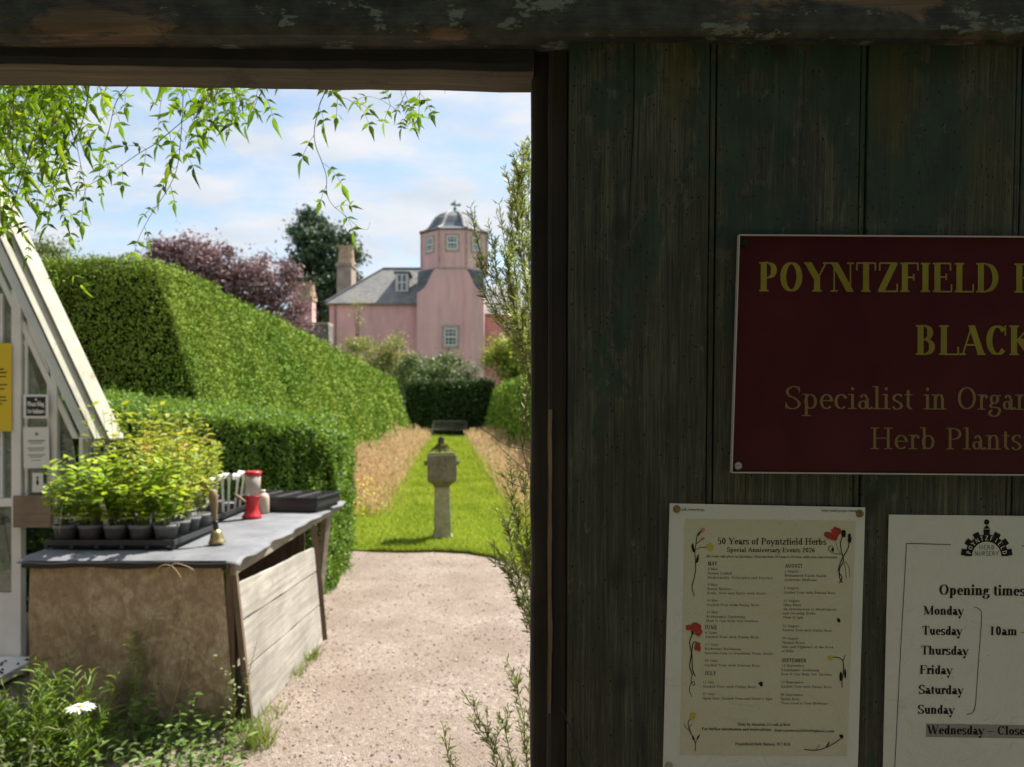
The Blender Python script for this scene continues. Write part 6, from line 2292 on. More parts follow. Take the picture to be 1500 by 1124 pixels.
M_basil = leafmat('basil_leaves', (.09, .21, .02), (.38, .5, .06), .42, (1.25, 1.2, .5), .4, (.52, .64, .26), spec=.45)
M_bushy = leafmat('lime_herb_leaves', (.11, .21, .025), (.42, .48, .075), .42, (1.25, 1.15, .5), .5, (.55, .56, .22))
M_tint = leafmat('red_tinged_herb_leaves', (.16, .25, .025), (.42, .46, .07), .42, (1.3, 1.1, .6), .5, (.55, .2, .08))
M_gr = leafmat('grassy_herb_blades', (.2, .27, .04), (.38, .4, .1), .45, (1.2, 1.1, .6), .5)
M_stem = plain('herb_stems', (.17, .2, .05), .6)
MATS = {'basil': M_basil, 'bushy': M_bushy, 'tinted': M_tint, 'grassy': M_gr, 'tall': M_bushy}
protos = {}
ORD = ['first', 'second', 'third', 'fourth', 'fifth', 'sixth']


def proto(kind, var):
    if (kind, var) in protos: return copy_tree(protos[kind, var])
    o = empty('potted_herb', (0, 0, 0))
    pot = pot_mb.build('pot', M_potp, o, smooth=True)
    soil_mb.build('compost', M_soil, o)
    lm, sm = herb(kind, 100 + var * 7 + len(kind))
    link_mesh('foliage', lm, MATS[kind], o)
    if sm: link_mesh('stems', sm, M_stem, o)
    lb = lab_mb.build('plant_label', M_lab, o, loc=(.045, -.02, 0))
    lb.rotation_euler = (R(-6), R(8), R(20))
    protos[kind, var] = o
    return o


def put(kind, var, x, y, label, sc=1.0):
    o = proto(kind, var)
    o.name = 'potted_herb'
    o.location = (x, y, TZ + .014)
    o.rotation_euler = (0, 0, rnd.uniform(0, 6.28))
    o.scale = (1, 1, 1)
    tag(o, label, 'potted plant', 'potted herbs in the carry trays')
    return o


look = {'basil': 'bright green basil', 'bushy': 'bushy lime herb', 'tinted': 'tall reddish tipped herb', 'grassy': 'grassy yellowish herb', 'tall': 'tall lime green herb'}
kinds1 = [['basil'] * 5, ['basil', 'basil', 'bushy', 'basil', 'bushy'], ['bushy', 'bushy', 'bushy', 'tinted', 'bushy'], ['tall', 'tall', 'tinted', 'tall', 'bushy']]
rows = ['front', 'second', 'third', 'back']
for j in range(4):
    for i in range(5):
        k = kinds1[j][i]
        x = T1[0] + .075 + i * .1325
        y = T1[2] + .075 + j * .143
        put(k, (i * 3 + j) % 3, x, y, f'{look[k]}, {rows[j]} row of the near tray, {ORD[i]} pot from the greenhouse')
kinds2 = [['tall', 'tinted', 'bushy'], ['tinted', 'bushy', 'tinted'], ['tall', 'grassy', 'bushy'], ['grassy', 'tall', 'bushy'], ['bushy', 'bushy', 'bushy'], ['tinted', 'bushy', 'bushy']]
cols = ['by the greenhouse', 'in the middle', 'by the path']
for j in range(6):
    for i in range(3):
        if i == 2 and j > 3: continue
        k = kinds2[j][i]
        x = T2[0] + .07 + i * .145
        y = T2[2] + .075 + j * .145
        put(k, (i + j) % 3, x, y, f'{look[k]}, {ORD[j]} row of the second tray, pot {cols[i]}')

# long white labels with curled tops standing at the end of the second tray
for i in range(5):
    b = Vector((-1.925 + .006 * (i % 2), 5.02 + .115 * i, TZ + .09))
    o = empty('long_label', b, f'long white plant label with curled top, {ORD[i]} of the row beside the red container', 'plant label', 'long curled plant labels', rot=(R(rnd.uniform(-6, 6)), R(rnd.uniform(-8, 8)), R(rnd.uniform(-25, 25))))
    mb = MB()
    pth = [(0, 0, -.08), (0, 0, .08), (0, -.002, .115), (.002, -.012, .132), (.004, -.032, .138), (.005, -.05, .128), (.005, -.06, .11)]
    ws = [.006, .0065, .012, .019, .02, .019, .014]
    vs = []
    for (a, b_, c_), w in zip(pth, ws): vs += [(a - w * 1.25, b_ * 1.3, c_ * 1.3 + .03), (a + w * 1.25, b_ * 1.3, c_ * 1.3 + .03)]
    mb.add(vs, [(2 * q, 2 * q + 1, 2 * q + 3, 2 * q + 2) for q in range(len(pth) - 1)])
    ob = mb.build('strip', M_lab, o, recalc=False)
    md = ob.modifiers.new('thickness', 'SOLIDIFY'); md.thickness = .001

# hand bell
hb_ = GP(318, 795, TZ + .008)
bell = empty('hand_bell', hb_, 'brass hand bell with turned wooden handle standing on the felt', 'bell', rot=(R(2), R(-4), 0))
mb = MB(); mb.lathe([(.046, 0), (.047, .003), (.040, .012), (.034, .03), (.030, .05), (.022, .066), (.008, .073), (.004, .075)], 24); mb.build('bell_mouth', plain('dull_brass', (.42, .34, .16), .35, .85, var=.3, vs=30), bell, smooth=True)
mb = MB(); mb.lathe([(.008, .073), (.016, .078), (.013, .1), (.018, .112), (.012, .12)], 16); mb.build('collar', plain('dark_collar', (.03, .028, .03), .4), bell, smooth=True)
mb = MB(); mb.lathe([(.011, .12), (.015, .13), (.012, .145), (.017, .18), (.0225, .22), (.024, .255), (.019, .283), (.008, .292)], 16); mb.build('handle', woodmat('turned_handle', (.2, .13, .07), (.42, .3, .18), 'z', 2, .5), bell, smooth=True)

# red container with clear upper part
rc = GP(369, 758.5, TZ + .006)
red = empty('container', rc, 'red plastic container with clear cylinder and red lid on the potting table', 'container', rot=(0, R(1.5), R(20)))
M_redp = plain('red_plastic', (.5, .018, .03), .35, spec=.5)
mb = MB(); mb.lathe([(.064, 0), (.066, .008), (.058, .02), (.046, .04), (.04, .06), (.04, .1), (.043, .125), (.052, .14), (.054, .15)], 24); mb.build('base', M_redp, red, smooth=True)
mclear, nt_, b_ = new_mat('cloudy_clear_plastic')
b_.inputs['Base Color'].default_value = (.5, .42, .38, 1); b_.inputs['Roughness'].default_value = .25; b_.inputs['Alpha'].default_value = .72; b_.inputs['Specular IOR Level'].default_value = .6
mb = MB(); mb.lathe([(.05, .151), (.05, .285)], 24); mb.build('cylinder', mclear, red, smooth=True)
mb = MB(); mb.lathe([(.053, .286), (.055, .29), (.055, .306), (.05, .312)], 24); mb.build('lid', M_redp, red, smooth=True)
# bottle
bo = GP(384, 753, TZ + .004) + Vector((-.01, .05, 0))
bot = empty('bottle', bo, 'plain beige plastic bottle standing behind the red container', 'bottle')
mb = MB(); mb.lathe([(.04, 0), (.043, .006), (.043, .105), (.036, .128), (.02, .14)], 20); mb.build('body', plain('beige_plastic', (.5, .42, .33), .45), bot, smooth=True)
mb = MB(); mb.lathe([(.017, .14), (.017, .16), (.014, .163)], 14); mb.build('cap', plain('pale_cap', (.6, .55, .48), .45), bot, smooth=True)
# trowel leaning by the container
tr_ = GP(371, 742, TZ + .05)
tro = empty('hand_tool', tr_ + Vector((.02, -.06, -.0)), 'small hand tool with tan handle leaning across the red container', 'hand tool', rot=(0, R(-52), R(15)))
mb = MB(); mb.tube([(0, 0, .04), (0, 0, .16)], [.008, .011], 8); mb.build('handle', woodmat('tan_handle', (.25, .18, .1), (.45, .36, .22), 'z', 2, .6), tro, smooth=True)
mb = MB(); mb.prism([(-.022, .03), (.022, .03), (.018, -.045), (0, -.06), (-.018, -.045)], 'y', -.001, .001); mb.build('blade', plain('grey_steel', (.3, .3, .31), .4, .8), tro)

# stacked black seed trays at the far corner of the table
def seed_tray(z, label, ang, jx, jy):
    o = empty('seed_tray', (-1.66 + jx, 5.72 + jy, TZ + z), label, 'seed tray', 'stacked black seed trays', rot=(0, 0, ang))
    W_, D_, H_ = .62, .4, .07
    mb = MB()
    t = .008
    mb.box(-W_ / 2, -D_ / 2, 0, W_ / 2, -D_ / 2 + t, H_); mb.box(-W_ / 2, D_ / 2 - t, 0, W_ / 2, D_ / 2, H_)
    mb.box(-W_ / 2, -D_ / 2 + t, 0, -W_ / 2 + t, D_ / 2 - t, H_); mb.box(W_ / 2 - t, -D_ / 2 + t, 0, W_ / 2, D_ / 2 - t, H_)
    mb.box(-W_ / 2 + t, -D_ / 2 + t, .002, W_ / 2 - t, D_ / 2 - t, .008)
    mb.box(-W_ / 2 - .012, -D_ / 2 - .012, H_ - .006, W_ / 2 + .012, -D_ / 2 - .0005, H_ + .004); mb.box(-W_ / 2 - .012, D_ / 2 + .0005, H_ - .006, W_ / 2 + .012, D_ / 2 + .012, H_ + .004)
    mb.box(W_ / 2 + .0005, -D_ / 2, H_ - .006, W_ / 2 + .012, D_ / 2, H_ + .004); mb.box(-W_ / 2 - .012, -D_ / 2, H_ - .006, -W_ / 2 - .0005, D_ / 2, H_ + .004)
    mb.build('tray_body', M_tray, o, bevel=.002)
    mb = MB()
    for i in range(1, 4):
        xx = -W_ / 2 + W_ * i / 4
        mb.box(xx - .012, -D_ / 2 + .009, H_ - .02, xx + .012, D_ / 2 - .009, H_ + .003)
    for i in range(4):
        for j in range(1, 8):
            yy = -D_ / 2 + D_ * j / 8
            xa = -W_ / 2 + W_ * i / 4 + .013
            mb.box(xa, yy - .004, H_ - .022, xa + W_ / 4 - .026, yy + .004, H_ - .004)
    mb.build('cell_ribs', plain('dusty_black_plastic', (.06, .06, .06), .5), o, bevel=.001)
    return o


seed_tray(.008, 'lower black seed tray of the pair at the far corner of the table', R(-9), 0, 0)
seed_tray(.036, 'upper black ribbed seed tray of the pair at the far corner of the table', R(-10), .012, .0)

# ------------------------------------------------------------------ jasmine hanging over the wall
M_jas = leafmat('jasmine_leaves', (.045, .1, .014), (.18, .29, .035), .5, (1.12, 1.22, .38), .45, (.36, .42, .06))
M_jst = plain('jasmine_stems', (.1, .08, .04), .7)
jas = empty('climbing_jasmine', (-.9, 1.35, 2.83), 'jasmine with pointed lime green leaflets hanging down over the doorway', 'climbing plant')
ji = np.array(jas.location)
jst = MB()
JP, JA, JN, JL, JW = [], [], [], [], []


def leafy_rachis(p, dirv, scale, r, pairs):
    """one pinnate leaf: paired leaflets and a long drawn out terminal leaflet"""
    dirv = dirv.normalized()
    L = .032 * scale * (1 + .35 * pairs)
    pts = [p]
    d = dirv.copy()
    for k in range(4):
        d = (d + Vector((0, 0, -.22))).normalized()
        pts.append(pts[-1] + d * L / 4)
    jst.tube(pts, .0005, 3, cap=False)
    side = d.cross(Vector((0, 1, 0)))
    if side.length < .1: side = Vector((1, 0, 0))
    side.normalize()
    nrm = Vector((r.gauss(0, .6), -1, r.gauss(0, .6)))
    for k in range(pairs):
        t = .35 + .65 * k / max(1, pairs - 1) * .85
        q = pts[min(4, int(t * 4))].lerp(pts[min(4, int(t * 4) + 1)], t * 4 - int(t * 4))
        for s_ in (-1, 1):
            a = (side * s_ * r.uniform(.7, 1.1) + d * r.uniform(.3, .8) + Vector((0, r.gauss(0, .4), 0)))
            JP.append(q); JA.append(a); JN.append(Vector((r.gauss(0, .7), -1, r.gauss(0, .7)))); JL.append(.026 * scale * r.uniform(.75, 1.2)); JW.append(.0108 * scale * r.uniform(.8, 1.2))
    JP.append(pts[-1]); JA.append(d + Vector((r.gauss(0, .15), r.gauss(0, .3), 0))); JN.append(nrm); JL.append(.056 * scale * r.uniform(.75, 1.25)); JW.append(.0135 * scale * r.uniform(.8, 1.2))


def vine(px, d0, d1, rad=.0011, sp=.055, scale=1.0, seed=0, start=0.0, bare=0.0):
    r = random.Random(seed)
    q = smooth_pts(px, 6)
    n = len(q)
    pts = [P(x, y, d0 + (d1 - d0) * i / (n - 1)) - Vector(ji) for i, (x, y) in enumerate(q)]
    jst.tube(pts, [rad * (1 - .55 * i / (n - 1)) for i in range(n)], 5, cap=False)
    acc = 0
    sd_ = 1
    tot = sum((pts[i + 1] - pts[i]).length for i in range(n - 1))
    run = 0
    for i in range(n - 1):
        seg = pts[i + 1] - pts[i]
        run += seg.length
        acc += seg.length
        if acc > sp * r.uniform(.75, 1.25) and run > start and run < tot - bare:
            acc = 0
            t = seg.normalized()
            s_ = t.cross(Vector((0, 1, 0))).normalized() * sd_
            sd_ = -sd_
            for m_ in (1, -1) if r.random() < .45 else (1,):
                dv = s_ * m_ * r.uniform(.6, 1) + t * r.uniform(.2, .7) + Vector((0, r.gauss(0, .5), r.uniform(-.5, .1)))
                leafy_rachis(pts[i + 1], dv, scale * r.uniform(.8, 1.15) * (1 - .35 * run / tot), r, r.choice((2, 2, 3)))
    if not bare:
        leafy_rachis(pts[-1], (pts[-1] - pts[-2]), scale * .8, r, 2)


c1b = lambda u, v: (380 + u / 4.682, 110 + v / 4.682)
vine([(345, 60), (323, 119), (311, 147), (268, 178), (230, 209), (199, 228), (159, 256), (128, 274), (122, 298)], 1.55, 1.6, sp=.05, seed=1)
vine([(272, 60), (269, 122), (266, 187), (260, 243), (246, 277), (221, 315), (205, 345)], 1.6, 1.65, sp=.042, seed=2)
vine([(122, 60), (115, 122), (103, 153), (56, 206), (10, 250)], 1.5, 1.5, sp=.04, seed=3)
vine([(135, 60), (131, 125), (118, 187), (93, 234), (78, 274), (93, 312)], 1.45, 1.5, sp=.045, seed=4)
vine([(22, 60), (20, 137), (18, 225), (12, 274), (19, 312), (34, 343), (65, 380), (100, 398)], 1.5, 1.6, sp=.055, seed=5, scale=.9)
vine([(200, 60), (190, 120), (170, 150), (160, 190), (150, 230)], 1.6, 1.6, sp=.045, seed=6)
vine([c1b(465, -60), c1b(450, 110), c1b(415, 200), c1b(378, 370), c1b(385, 480), c1b(430, 600), c1b(460, 700), c1b(462, 810), c1b(500, 890), c1b(560, 940)], 1.5, 1.5, sp=.05, seed=7, start=.08)
vine([c1b(560, 940), c1b(640, 1010), c1b(690, 1050), c1b(740, 1060), c1b(760, 1010)], 1.5, 1.5, rad=.0005, sp=.5, seed=8, bare=.0 + .001)
vine([c1b(300, 20), c1b(420, 110), c1b(520, 145), c1b(600, 165), c1b(660, 200), c1b(700, 235)], 1.5, 1.47, rad=.0008, sp=.036, seed=9, scale=.95)
vine([c1b(1020, -60), c1b(1010, 90), c1b(975, 180), c1b(935, 232), c1b(900, 210), c1b(830, 170), c1b(770, 150)], 1.55, 1.55, rad=.0008, sp=.055, seed=10, scale=.75, start=.05)
vine([c1b(1110, -60), c1b(1105, 60), c1b(1100, 130)], 1.5, 1.5, sp=.06, seed=11, scale=1.0)
vine([c1b(1275, -60), c1b(1278, 60), c1b(1270, 130)], 1.5, 1.5, rad=.0006, sp=.5, seed=12, bare=.001)
vine([c1b(960, 60), c1b(985, 180), c1b(1000, 260), c1b(1030, 300)], 1.55, 1.52, rad=.0005, sp=.035, seed=13, scale=.7, start=.04)
# the thick curtain in the upper left
rr_ = random.Random(5)
for k in range(25):
    x0_ = rr_.uniform(-60, 120) if k < 17 else rr_.uniform(150, 400)
    ln = rr_.uniform(50, 190) * (1.0 if x0_ < 130 else .45)
    if k >= 17: ln = rr_.uniform(10, 70)
    y1_ = 118 + ln
    dx = rr_.uniform(-60, 20)
    d = rr_.uniform(1.4, 2.1)
    vine([(x0_ + 15, 40), (x0_ + rr_.uniform(-8, 8), 105), (x0_ + dx * .4 + rr_.uniform(-10, 10), (118 + y1_) / 2), (x0_ + dx, y1_)], d, d + rr_.uniform(-.1, .1), sp=.042, seed=200 + k, scale=rr_.uniform(.85, 1.15))
for k in range(16):
    d = rr_.uniform(1.6, 2.2)
    x0_ = rr_.uniform(-80, 90)
    vine([(x0_, 40), (x0_ + rr_.uniform(-20, 20), 130), (x0_ + rr_.uniform(-50, 30), 150 + rr_.uniform(0, 60))], d, d, sp=.034, seed=300 + k, scale=1.1)
# runners tying the stems back to the wall head
for x_ in (-.9, -.6, -.35, -.1, .05):
    jst.tube([Vector((x_, 1.34, 2.83)) - Vector(ji), Vector((x_ + .05, 1.5, 2.6)) - Vector(ji), Vector((x_, 1.55, 2.3)) - Vector(ji)], .003, 5)
jst.build('stems', M_jst, jas, smooth=True, recalc=False)
leaves('leaves', M_jas, jas, np.array([tuple(p) for p in JP]), np.array([tuple(p) for p in JA]), np.array([tuple(p) for p in JN]), np.array(JL), np.array(JW), TP)

# ------------------------------------------------------------------ rosemary beside the doorway
M_ros = leafmat('rosemary_needles', (.17, .23, .08), (.36, .42, .18), .3, (1.2, 1.2, .6), .45, (.55, .58, .38), spec=.4)
M_rst = plain('rosemary_stems', (.16, .12, .07), .8)
ros = empty('rosemary_bush', (.42, 2.0, 0), 'tall upright rosemary bush with fine needles beside the right door post', 'shrub')
ri = Vector(ros.location)
rst = MB()
RP, RA, RN, RL = [], [], [], []


def sprig(px, d0, d1, dens=1.0, seed=0, L=.021, rad=.0022, fade=1.0):
    r = random.Random(seed)
    q = smooth_pts(px, 5)
    n = len(q)
    pts = [P(x, y, d0 + (d1 - d0) * i / (n - 1)) - ri for i, (x, y) in enumerate(q)]
    rst.tube(pts, [rad * (.35 + .65 * i / (n - 1)) for i in range(n)], 5, cap=False)
    for i in range(n - 1):
        seg = pts[i + 1] - pts[i]
        m = max(1, int(seg.length / .0026 * dens))
        t = -seg.normalized()          # towards the tip
        for k in range(m):
            p = pts[i].lerp(pts[i + 1], r.random())
            s_ = Vector((r.gauss(0, 1), r.gauss(0, 1), r.gauss(0, 1)))
            s_ = (s_ - t * s_.dot(t)).normalized()
            RP.append(p); RA.append(t * r.uniform(.7, 1.5) + s_); RN.append(Vector((r.gauss(0, 1), r.gauss(0, 1), r.gauss(0, 1)))); RL.append(L * r.uniform(.6, 1.15))
    # side shoots
    for k in range(int(fade * n * .8)):
        i = r.randrange(1, n)
        b = pts[i]
        t = (pts[i - 1] - pts[i]).normalized()
        s_ = Vector((r.gauss(0, 1), r.gauss(0, .7), r.gauss(0, 1)))
        tip = b + (t * 1.2 + s_.normalized() * .45).normalized() * r.uniform(.03, .085)
        rst.tube([tip, b], [.0006, .0012], 4, cap=False)
        for j in range(int((tip - b).length / .003 * dens)):
            p = b.lerp(tip, r.random())
            tt = (tip - b).normalized()
            s2 = Vector((r.gauss(0, 1), r.gauss(0, 1), r.gauss(0, 1)))
            s2 = (s2 - tt * s2.dot(tt)).normalized()
            RP.append(p); RA.append(tt * r.uniform(.7, 1.5) + s2); RN.append(Vector((r.gauss(0, 1), r.gauss(0, 1), r.gauss(0, 1)))); RL.append(L * r.uniform(.55, 1.0))


low = [(800, 760), (835, 1000), (900, 1500)]
sprig([(768, 208), (764, 300), (770, 420), (790, 540)] + low, 1.75, 1.95, 1.25, 1, fade=1.8)
sprig([(754, 240), (750, 330), (758, 430), (780, 530)] + low, 1.8, 2.0, 1.25, 2, fade=1.8)
sprig([(762, 255), (757, 300), (764, 380), (790, 520)] + low, 1.7, 1.95, 1.25, 21, fade=1.8)
sprig([(776, 225), (774, 320), (778, 430), (800, 560)] + low, 1.9, 2.0, 1.25, 22, fade=1.8)
sprig([(689, 303), (703, 368), (730, 420), (757, 480), (785, 560)] + low, 1.75, 1.95, .55, 3, fade=.45)
sprig([(731, 298), (738, 350), (752, 430), (785, 540)] + low, 1.85, 2.0, .55, 4, fade=.4)
sprig([(699, 372), (714, 415), (742, 462), (778, 530)], 1.75, 1.9, .7, 5, fade=.6)
sprig([(722, 358), (730, 410), (748, 462), (778, 520)], 1.8, 1.9, .9, 51)
sprig([(742, 372), (748, 420), (760, 480), (785, 540)], 1.7, 1.9, 1.25, 52, fade=1.8)
sprig([(707, 432), (735, 468), (760, 500), (785, 540)], 1.7, 1.9, .7, 6, fade=.6)
sprig([(722, 455), (745, 490), (765, 520), (785, 560)], 1.8, 1.9, .7, 61, fade=.6)
sprig([(756, 470), (764, 505), (775, 545), (790, 600)], 1.75, 1.9, 1.25, 62, fade=1.8)
sprig([(770, 555), (772, 583), (770, 615), (790, 660)], 1.7, 1.8, .4, 7, fade=.1)
# lower, nearer growth
sprig([(750, 705), (757, 760), (772, 830), (800, 950), (850, 1300)], 1.75, 1.9, .8, 8, .024, .002, 1.0)
sprig([(742, 762), (755, 830), (776, 900), (810, 1000), (860, 1300)], 1.7, 1.9, .8, 9, .024, .002, 1.0)
sprig([(768, 715), (772, 790), (780, 850), (810, 960), (860, 1300)], 1.8, 1.9, .8, 91, .024, .002, 1.0)
sprig([(739, 822), (757, 870), (778, 920), (815, 1010), (860, 1300)], 1.75, 1.9, .8, 92, .024, .002, 1.0)
sprig([(762, 800), (768, 850), (785, 930), (815, 1010), (860, 1300)], 1.85, 1.9, .8, 93, .024, .002, 1.0)
sprig([(683, 1022), (699, 1050), (716, 1078), (738, 1126), (800, 1300)], 1.6, 1.7, .4, 10, .024, .0015, .3)
sprig([(648, 1080), (655, 1100), (662, 1130), (690, 1200), (780, 1350)], 1.55, 1.65, .4, 11, .024, .0015, .3)
sprig([(756, 992), (760, 1020), (768, 1060), (772, 1120), (800, 1300)], 1.7, 1.75, .65, 12, .024, .0015, .7)
sprig([(775, 983), (776, 1020), (778, 1080), (800, 1300)], 1.75, 1.8, .65, 13, .024, .0015, .7)
sprig([(735, 1053), (742, 1080), (752, 1126), (790, 1300)], 1.6, 1.7, .65, 14, .024, .0015, .7)
sprig([(712, 1075), (722, 1100), (730, 1135), (780, 1320)], 1.65, 1.7, .65, 15, .024, .0015, .7)
# the body of the bush behind the door
br_ = random.Random(77)
for k in range(22):
    tx, ty = br_.uniform(800, 985), br_.uniform(330, 760)
    sprig([(tx, ty), (tx + br_.uniform(-15, 15), ty + 90), (tx * .75 + 222, ty + 190), (890 + br_.uniform(-30, 30), 1050), (905, 1500)], br_.uniform(1.75, 2.2), 2.0, .6, 400 + k, fade=.8)
# bare twigs
M_ = rst
for tw in ([(702, 625), (725, 641), (748, 655), (768, 658), (790, 668)], [(725, 648), (737, 660), (750, 672), (771, 690), (795, 705)], [(725, 691), (740, 700), (757, 711), (780, 717)], [(757, 603), (761, 625), (765, 655), (776, 700), (800, 760)], [(771, 575), (771, 620), (766, 655)]):
    q = smooth_pts(tw, 4)
    rst.tube([P(x, y, 1.72) - ri for x, y in q], [.0008 + .0008 * i / len(q) for i in range(len(q))], 5)
# main stems down to the root
for k in range(7):
    a = P(800 + k * 14, 760 + 20 * k, 1.9) - ri
    b = Vector((rnd.uniform(-.06, .06), rnd.uniform(-.06, .06), 0))
    rst.tube([a, a.lerp(b, .5) + Vector((rnd.uniform(-.05, .05), rnd.uniform(-.05, .05), 0)), b], [.004, .006, .009], 6)
rst.build('stems', M_rst, ros, smooth=True, recalc=False)
leaves('needles', M_ros, ros, np.array([tuple(p) for p in RP]), np.array([tuple(p) for p in RA]), np.array([tuple(p) for p in RN]), np.array(RL), np.array(RL) * .17, T4)

# ------------------------------------------------------------------ weeds at the foot of the table
M_w1 = leafmat('green_weed_leaves', (.08, .15, .02), (.2, .31, .05), .35, (1.25, 1.15, .5), .5)
M_w2 = leafmat('dark_weed_leaves', (.05, .1, .02), (.15, .24, .045), .35, None, .5, (.26, .32, .1))


def leafy_stems(name, label, cat, base, n, spread, hmin, hmax, mat, L, asp, per, seed, lean=(0, 0), kind=None, up=(-.3, .9), sway=.25):
    r = random.Random(seed)
    o = empty(name, base, label, cat)
    if kind: o['kind'] = kind
    st = MB()
    Pn, An, Nn, Ln = [], [], [], []
    for i in range(n):
        b = Vector((r.uniform(-spread[0], spread[0]), r.uniform(-spread[1], spread[1]), 0))
        h = r.uniform(hmin, hmax)
        tip = b + Vector((r.gauss(0, sway) * h + lean[0] * h, r.gauss(0, sway) * h + lean[1] * h, h))
        mid = b.lerp(tip, .55) + Vector((r.gauss(0, .02), r.gauss(0, .02), .02))
        st.tube([b, mid, tip], [.003, .0024, .001], 4, cap=False)
        m = int(per * h / hmax) + 3
        for k in range(m):
            t = (k + r.random()) / m
            t = .12 + .88 * t
            p = b.lerp(mid, t / .55) if t < .55 else mid.lerp(tip, (t - .55) / .45)
            a = r.uniform(0, 6.28)
            Pn.append(p); An.append(Vector((math.cos(a), math.sin(a), r.uniform(*up)))); Nn.append(Vector((r.gauss(0, .4), r.gauss(0, .4), 1))); Ln.append(L * r.uniform(.6, 1.2) * (1.15 - .5 * t))
    st.build('stems', M_stem, o, recalc=False)
    L_ = np.array(Ln)
    leaves('leaves', mat, o, np.array([tuple(p) for p in Pn]), np.array([tuple(p) for p in An]), np.array([tuple(p) for p in Nn]), L_, L_ * asp, T6)
    return o


leafy_stems('leafy_weed', 'tall clump of narrow leaved green weeds before the brown table panel', 'weed', (-2.08, 3.46, 0), 50, (.25, .15), .2, .5, M_w1, .085, .15, 26, 1, up=(.1, 1.6), sway=.14)
leafy_stems('leafy_weed', 'low dark weeds in the corner under the greenhouse sill', 'weed', (-2.5, 3.55, 0), 30, (.22, .25), .12, .34, M_w2, .055, .42, 16, 2)
leafy_stems('leafy_weed', 'broad leaved dark weeds under the right half of the table panel', 'weed', (-1.62, 3.64, 0), 15, (.2, .13), .08, .32, M_w2, .06, .5, 10, 3)
leafy_stems('leafy_weed', 'pale wispy weed climbing the corner post of the table', 'weed', (-1.33, 3.72, 0), 7, (.05, .06), .25, .55, leafmat('pale_weed_leaves', (.16, .2, .06), (.34, .38, .17), .35), .034, .55, 9, 4)
leafy_stems('leafy_weed', 'greyish round leaved weed at the lower left corner of the view', 'weed', (-2.1, 3.12, 0), 20, (.2, .12), .1, .3, leafmat('grey_weed_leaves', (.08, .12, .04), (.2, .26, .11), .35), .05, .55, 12, 5)
leafy_stems('leafy_weed', 'feathery green weed rising in front of the panel centre', 'weed', (-1.86, 3.72, 0), 5, (.05, .04), .45, .68, M_w1, .05, .18, 30, 6)
# ground cover filling the gaps
n = 3400
x = rng.uniform(-2.9, -1.22, n); y = rng.uniform(3.0, 3.86, n)
k = rng.random(n) < .3 + .9 * fbm(np.c_[x * 4, y * 4, x * 0], 31)
x, y = x[k], y[k]
n = len(x)
Wd = np.c_[x, y, .015 + .09 * rng.random(n) ** 1.6]
o = leaves('weeds', M_w2, None, Wd, np.c_[rng.normal(0, 1, (n, 2)), rng.uniform(-.1, .9, n)], np.c_[rng.normal(0, .4, (n, 2)), np.ones(n)], .03 + .03 * rng.random(n), .018, T6)
tag(o, 'low tangled ground cover under the table front', 'weeds', kind='stuff')
# grass tufts along the plank foot
def tuft(x, y, n, h, label, seed):
    r = np.random.default_rng(seed)
    A = np.c_[r.normal(0, .5, (n, 2)), np.ones(n)]
    o = empty('grass_tuft', (x, y, 0), label, 'grass tuft', 'grass tufts along the planks')
    b = np.c_[r.normal(0, .04, (n, 1)), r.normal(0, .06, (n, 1)), np.zeros((n, 1))]
    leaves('blades', M_gr2, o, b, A, unit(r.normal(size=(n, 3))), h * (.5 + .6 * r.random(n)), .006, TG)


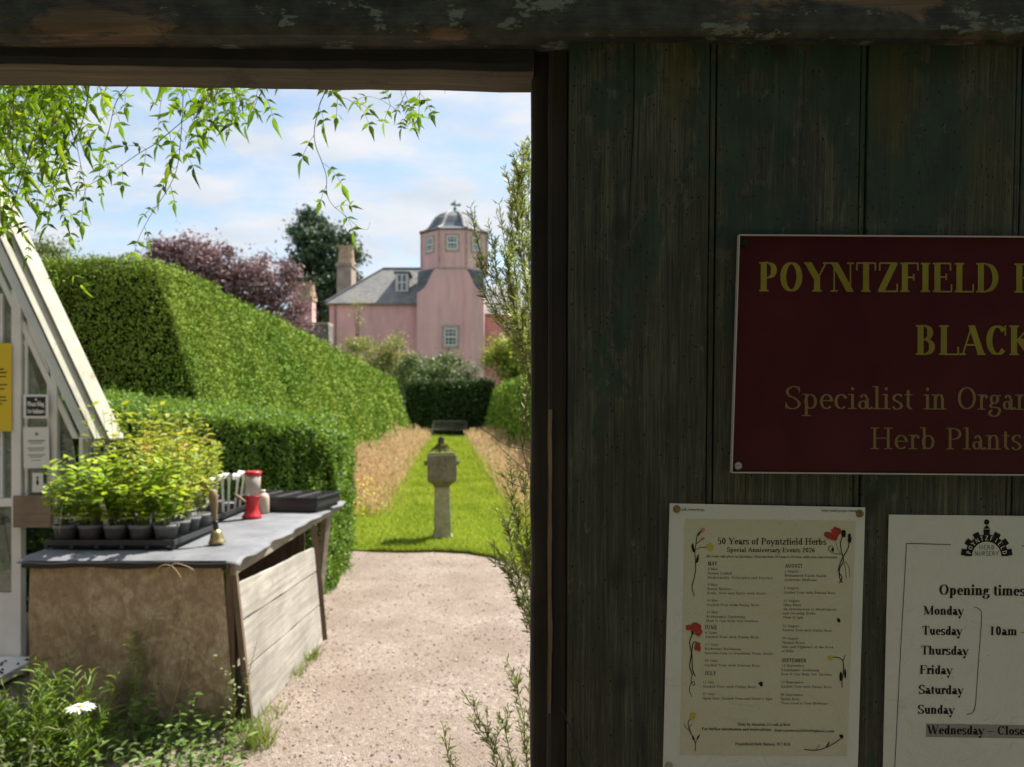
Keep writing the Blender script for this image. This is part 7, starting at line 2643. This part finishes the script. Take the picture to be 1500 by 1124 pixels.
M_gr2 = leafmat('tuft_blades', (.14, .2, .03), (.3, .36, .07), .45)
for i, (px_, py_, n_, h_, lb) in enumerate(((378, 1092, 170, .16, 'bright grass tuft at the near corner of the planks'), (398, 1050, 60, .1, 'thin grass tuft below the middle of the planks'), (428, 992, 80, .1, 'small grass tuft two thirds along the planks'), (452, 968, 120, .12, 'rounded bright grass tuft at the far end of the planks'), (466, 905, 40, .08, 'small grass tuft beside the far table leg'))):
    g_ = GP(px_, py_)
    tuft(g_.x, g_.y, n_, h_, lb, 40 + i)
# ox-eye daisy on its own bent stalk
dz = P(118, 1036, 2.45)
dai = empty('daisy', (dz.x - .14, dz.y, 0), 'single white daisy on a long bent stalk at the lower left', 'flower')
di = Vector(dai.location)
mb = MB()
sp_ = [(38, 1300), (40, 1160), (44, 1110), (52, 1080), (66, 1066), (84, 1069), (100, 1066), (112, 1052), (118, 1042)]
mb.tube([P(a, b, 2.45) - di for a, b in smooth_pts(sp_, 4)], .0022, 6)
mb.tube([P(40, 1300, 2.45) - di, Vector((0, 0, 0))], [.0022, .003], 6)
mb.build('stalk', plain('daisy_stalk', (.2, .24, .08), .6), dai, smooth=True, recalc=False)
hc = dz - di
mb = MB(); mb.lathe([(.002, -.008), (.011, -.002), (.011, .003), (.006, .007)], 12, (hc.x, hc.y, hc.z)); mb.build('disc', M_yel, dai, smooth=True)
aa = np.arange(22) / 22 * 6.283
A = np.c_[np.cos(aa), np.sin(aa), -.08 + .25 * rng.random(22)]
leaves('petals', plain('white_petals', (.82, .82, .8), .6), dai, np.tile(np.array(hc), (22, 1)) + A * .009, A, np.tile([0, 0, 1.], (22, 1)), .034 + .006 * rng.random(22), .011, T6)
# dry curled stalk in front of the brown panel
dr = empty('dry_stalk', P(280, 930, 3.78), 'thin dry straw stalk with curled tip hanging against the brown panel', 'plant stalk')
di = Vector(dr.location)
mb = MB()
for q in ([(226, 840), (236, 829), (252, 830), (266, 850), (270, 880), (276, 900), (284, 910), (296, 916), (290, 920)], [(240, 838), (256, 826), (274, 830), (284, 836)]):
    mb.tube([P(a, b, 3.78) - di for a, b in smooth_pts(q, 5)], .0022, 5)
for q in ([(290, 916), (270, 980), (240, 1080), (225, 1130)], ):
    mb.tube([P(a, b, 3.7) - di for a, b in smooth_pts(q, 4)], .0016, 5)
mb.build('stalk', plain('straw', (.4, .3, .16), .7), dr, smooth=True, recalc=False)
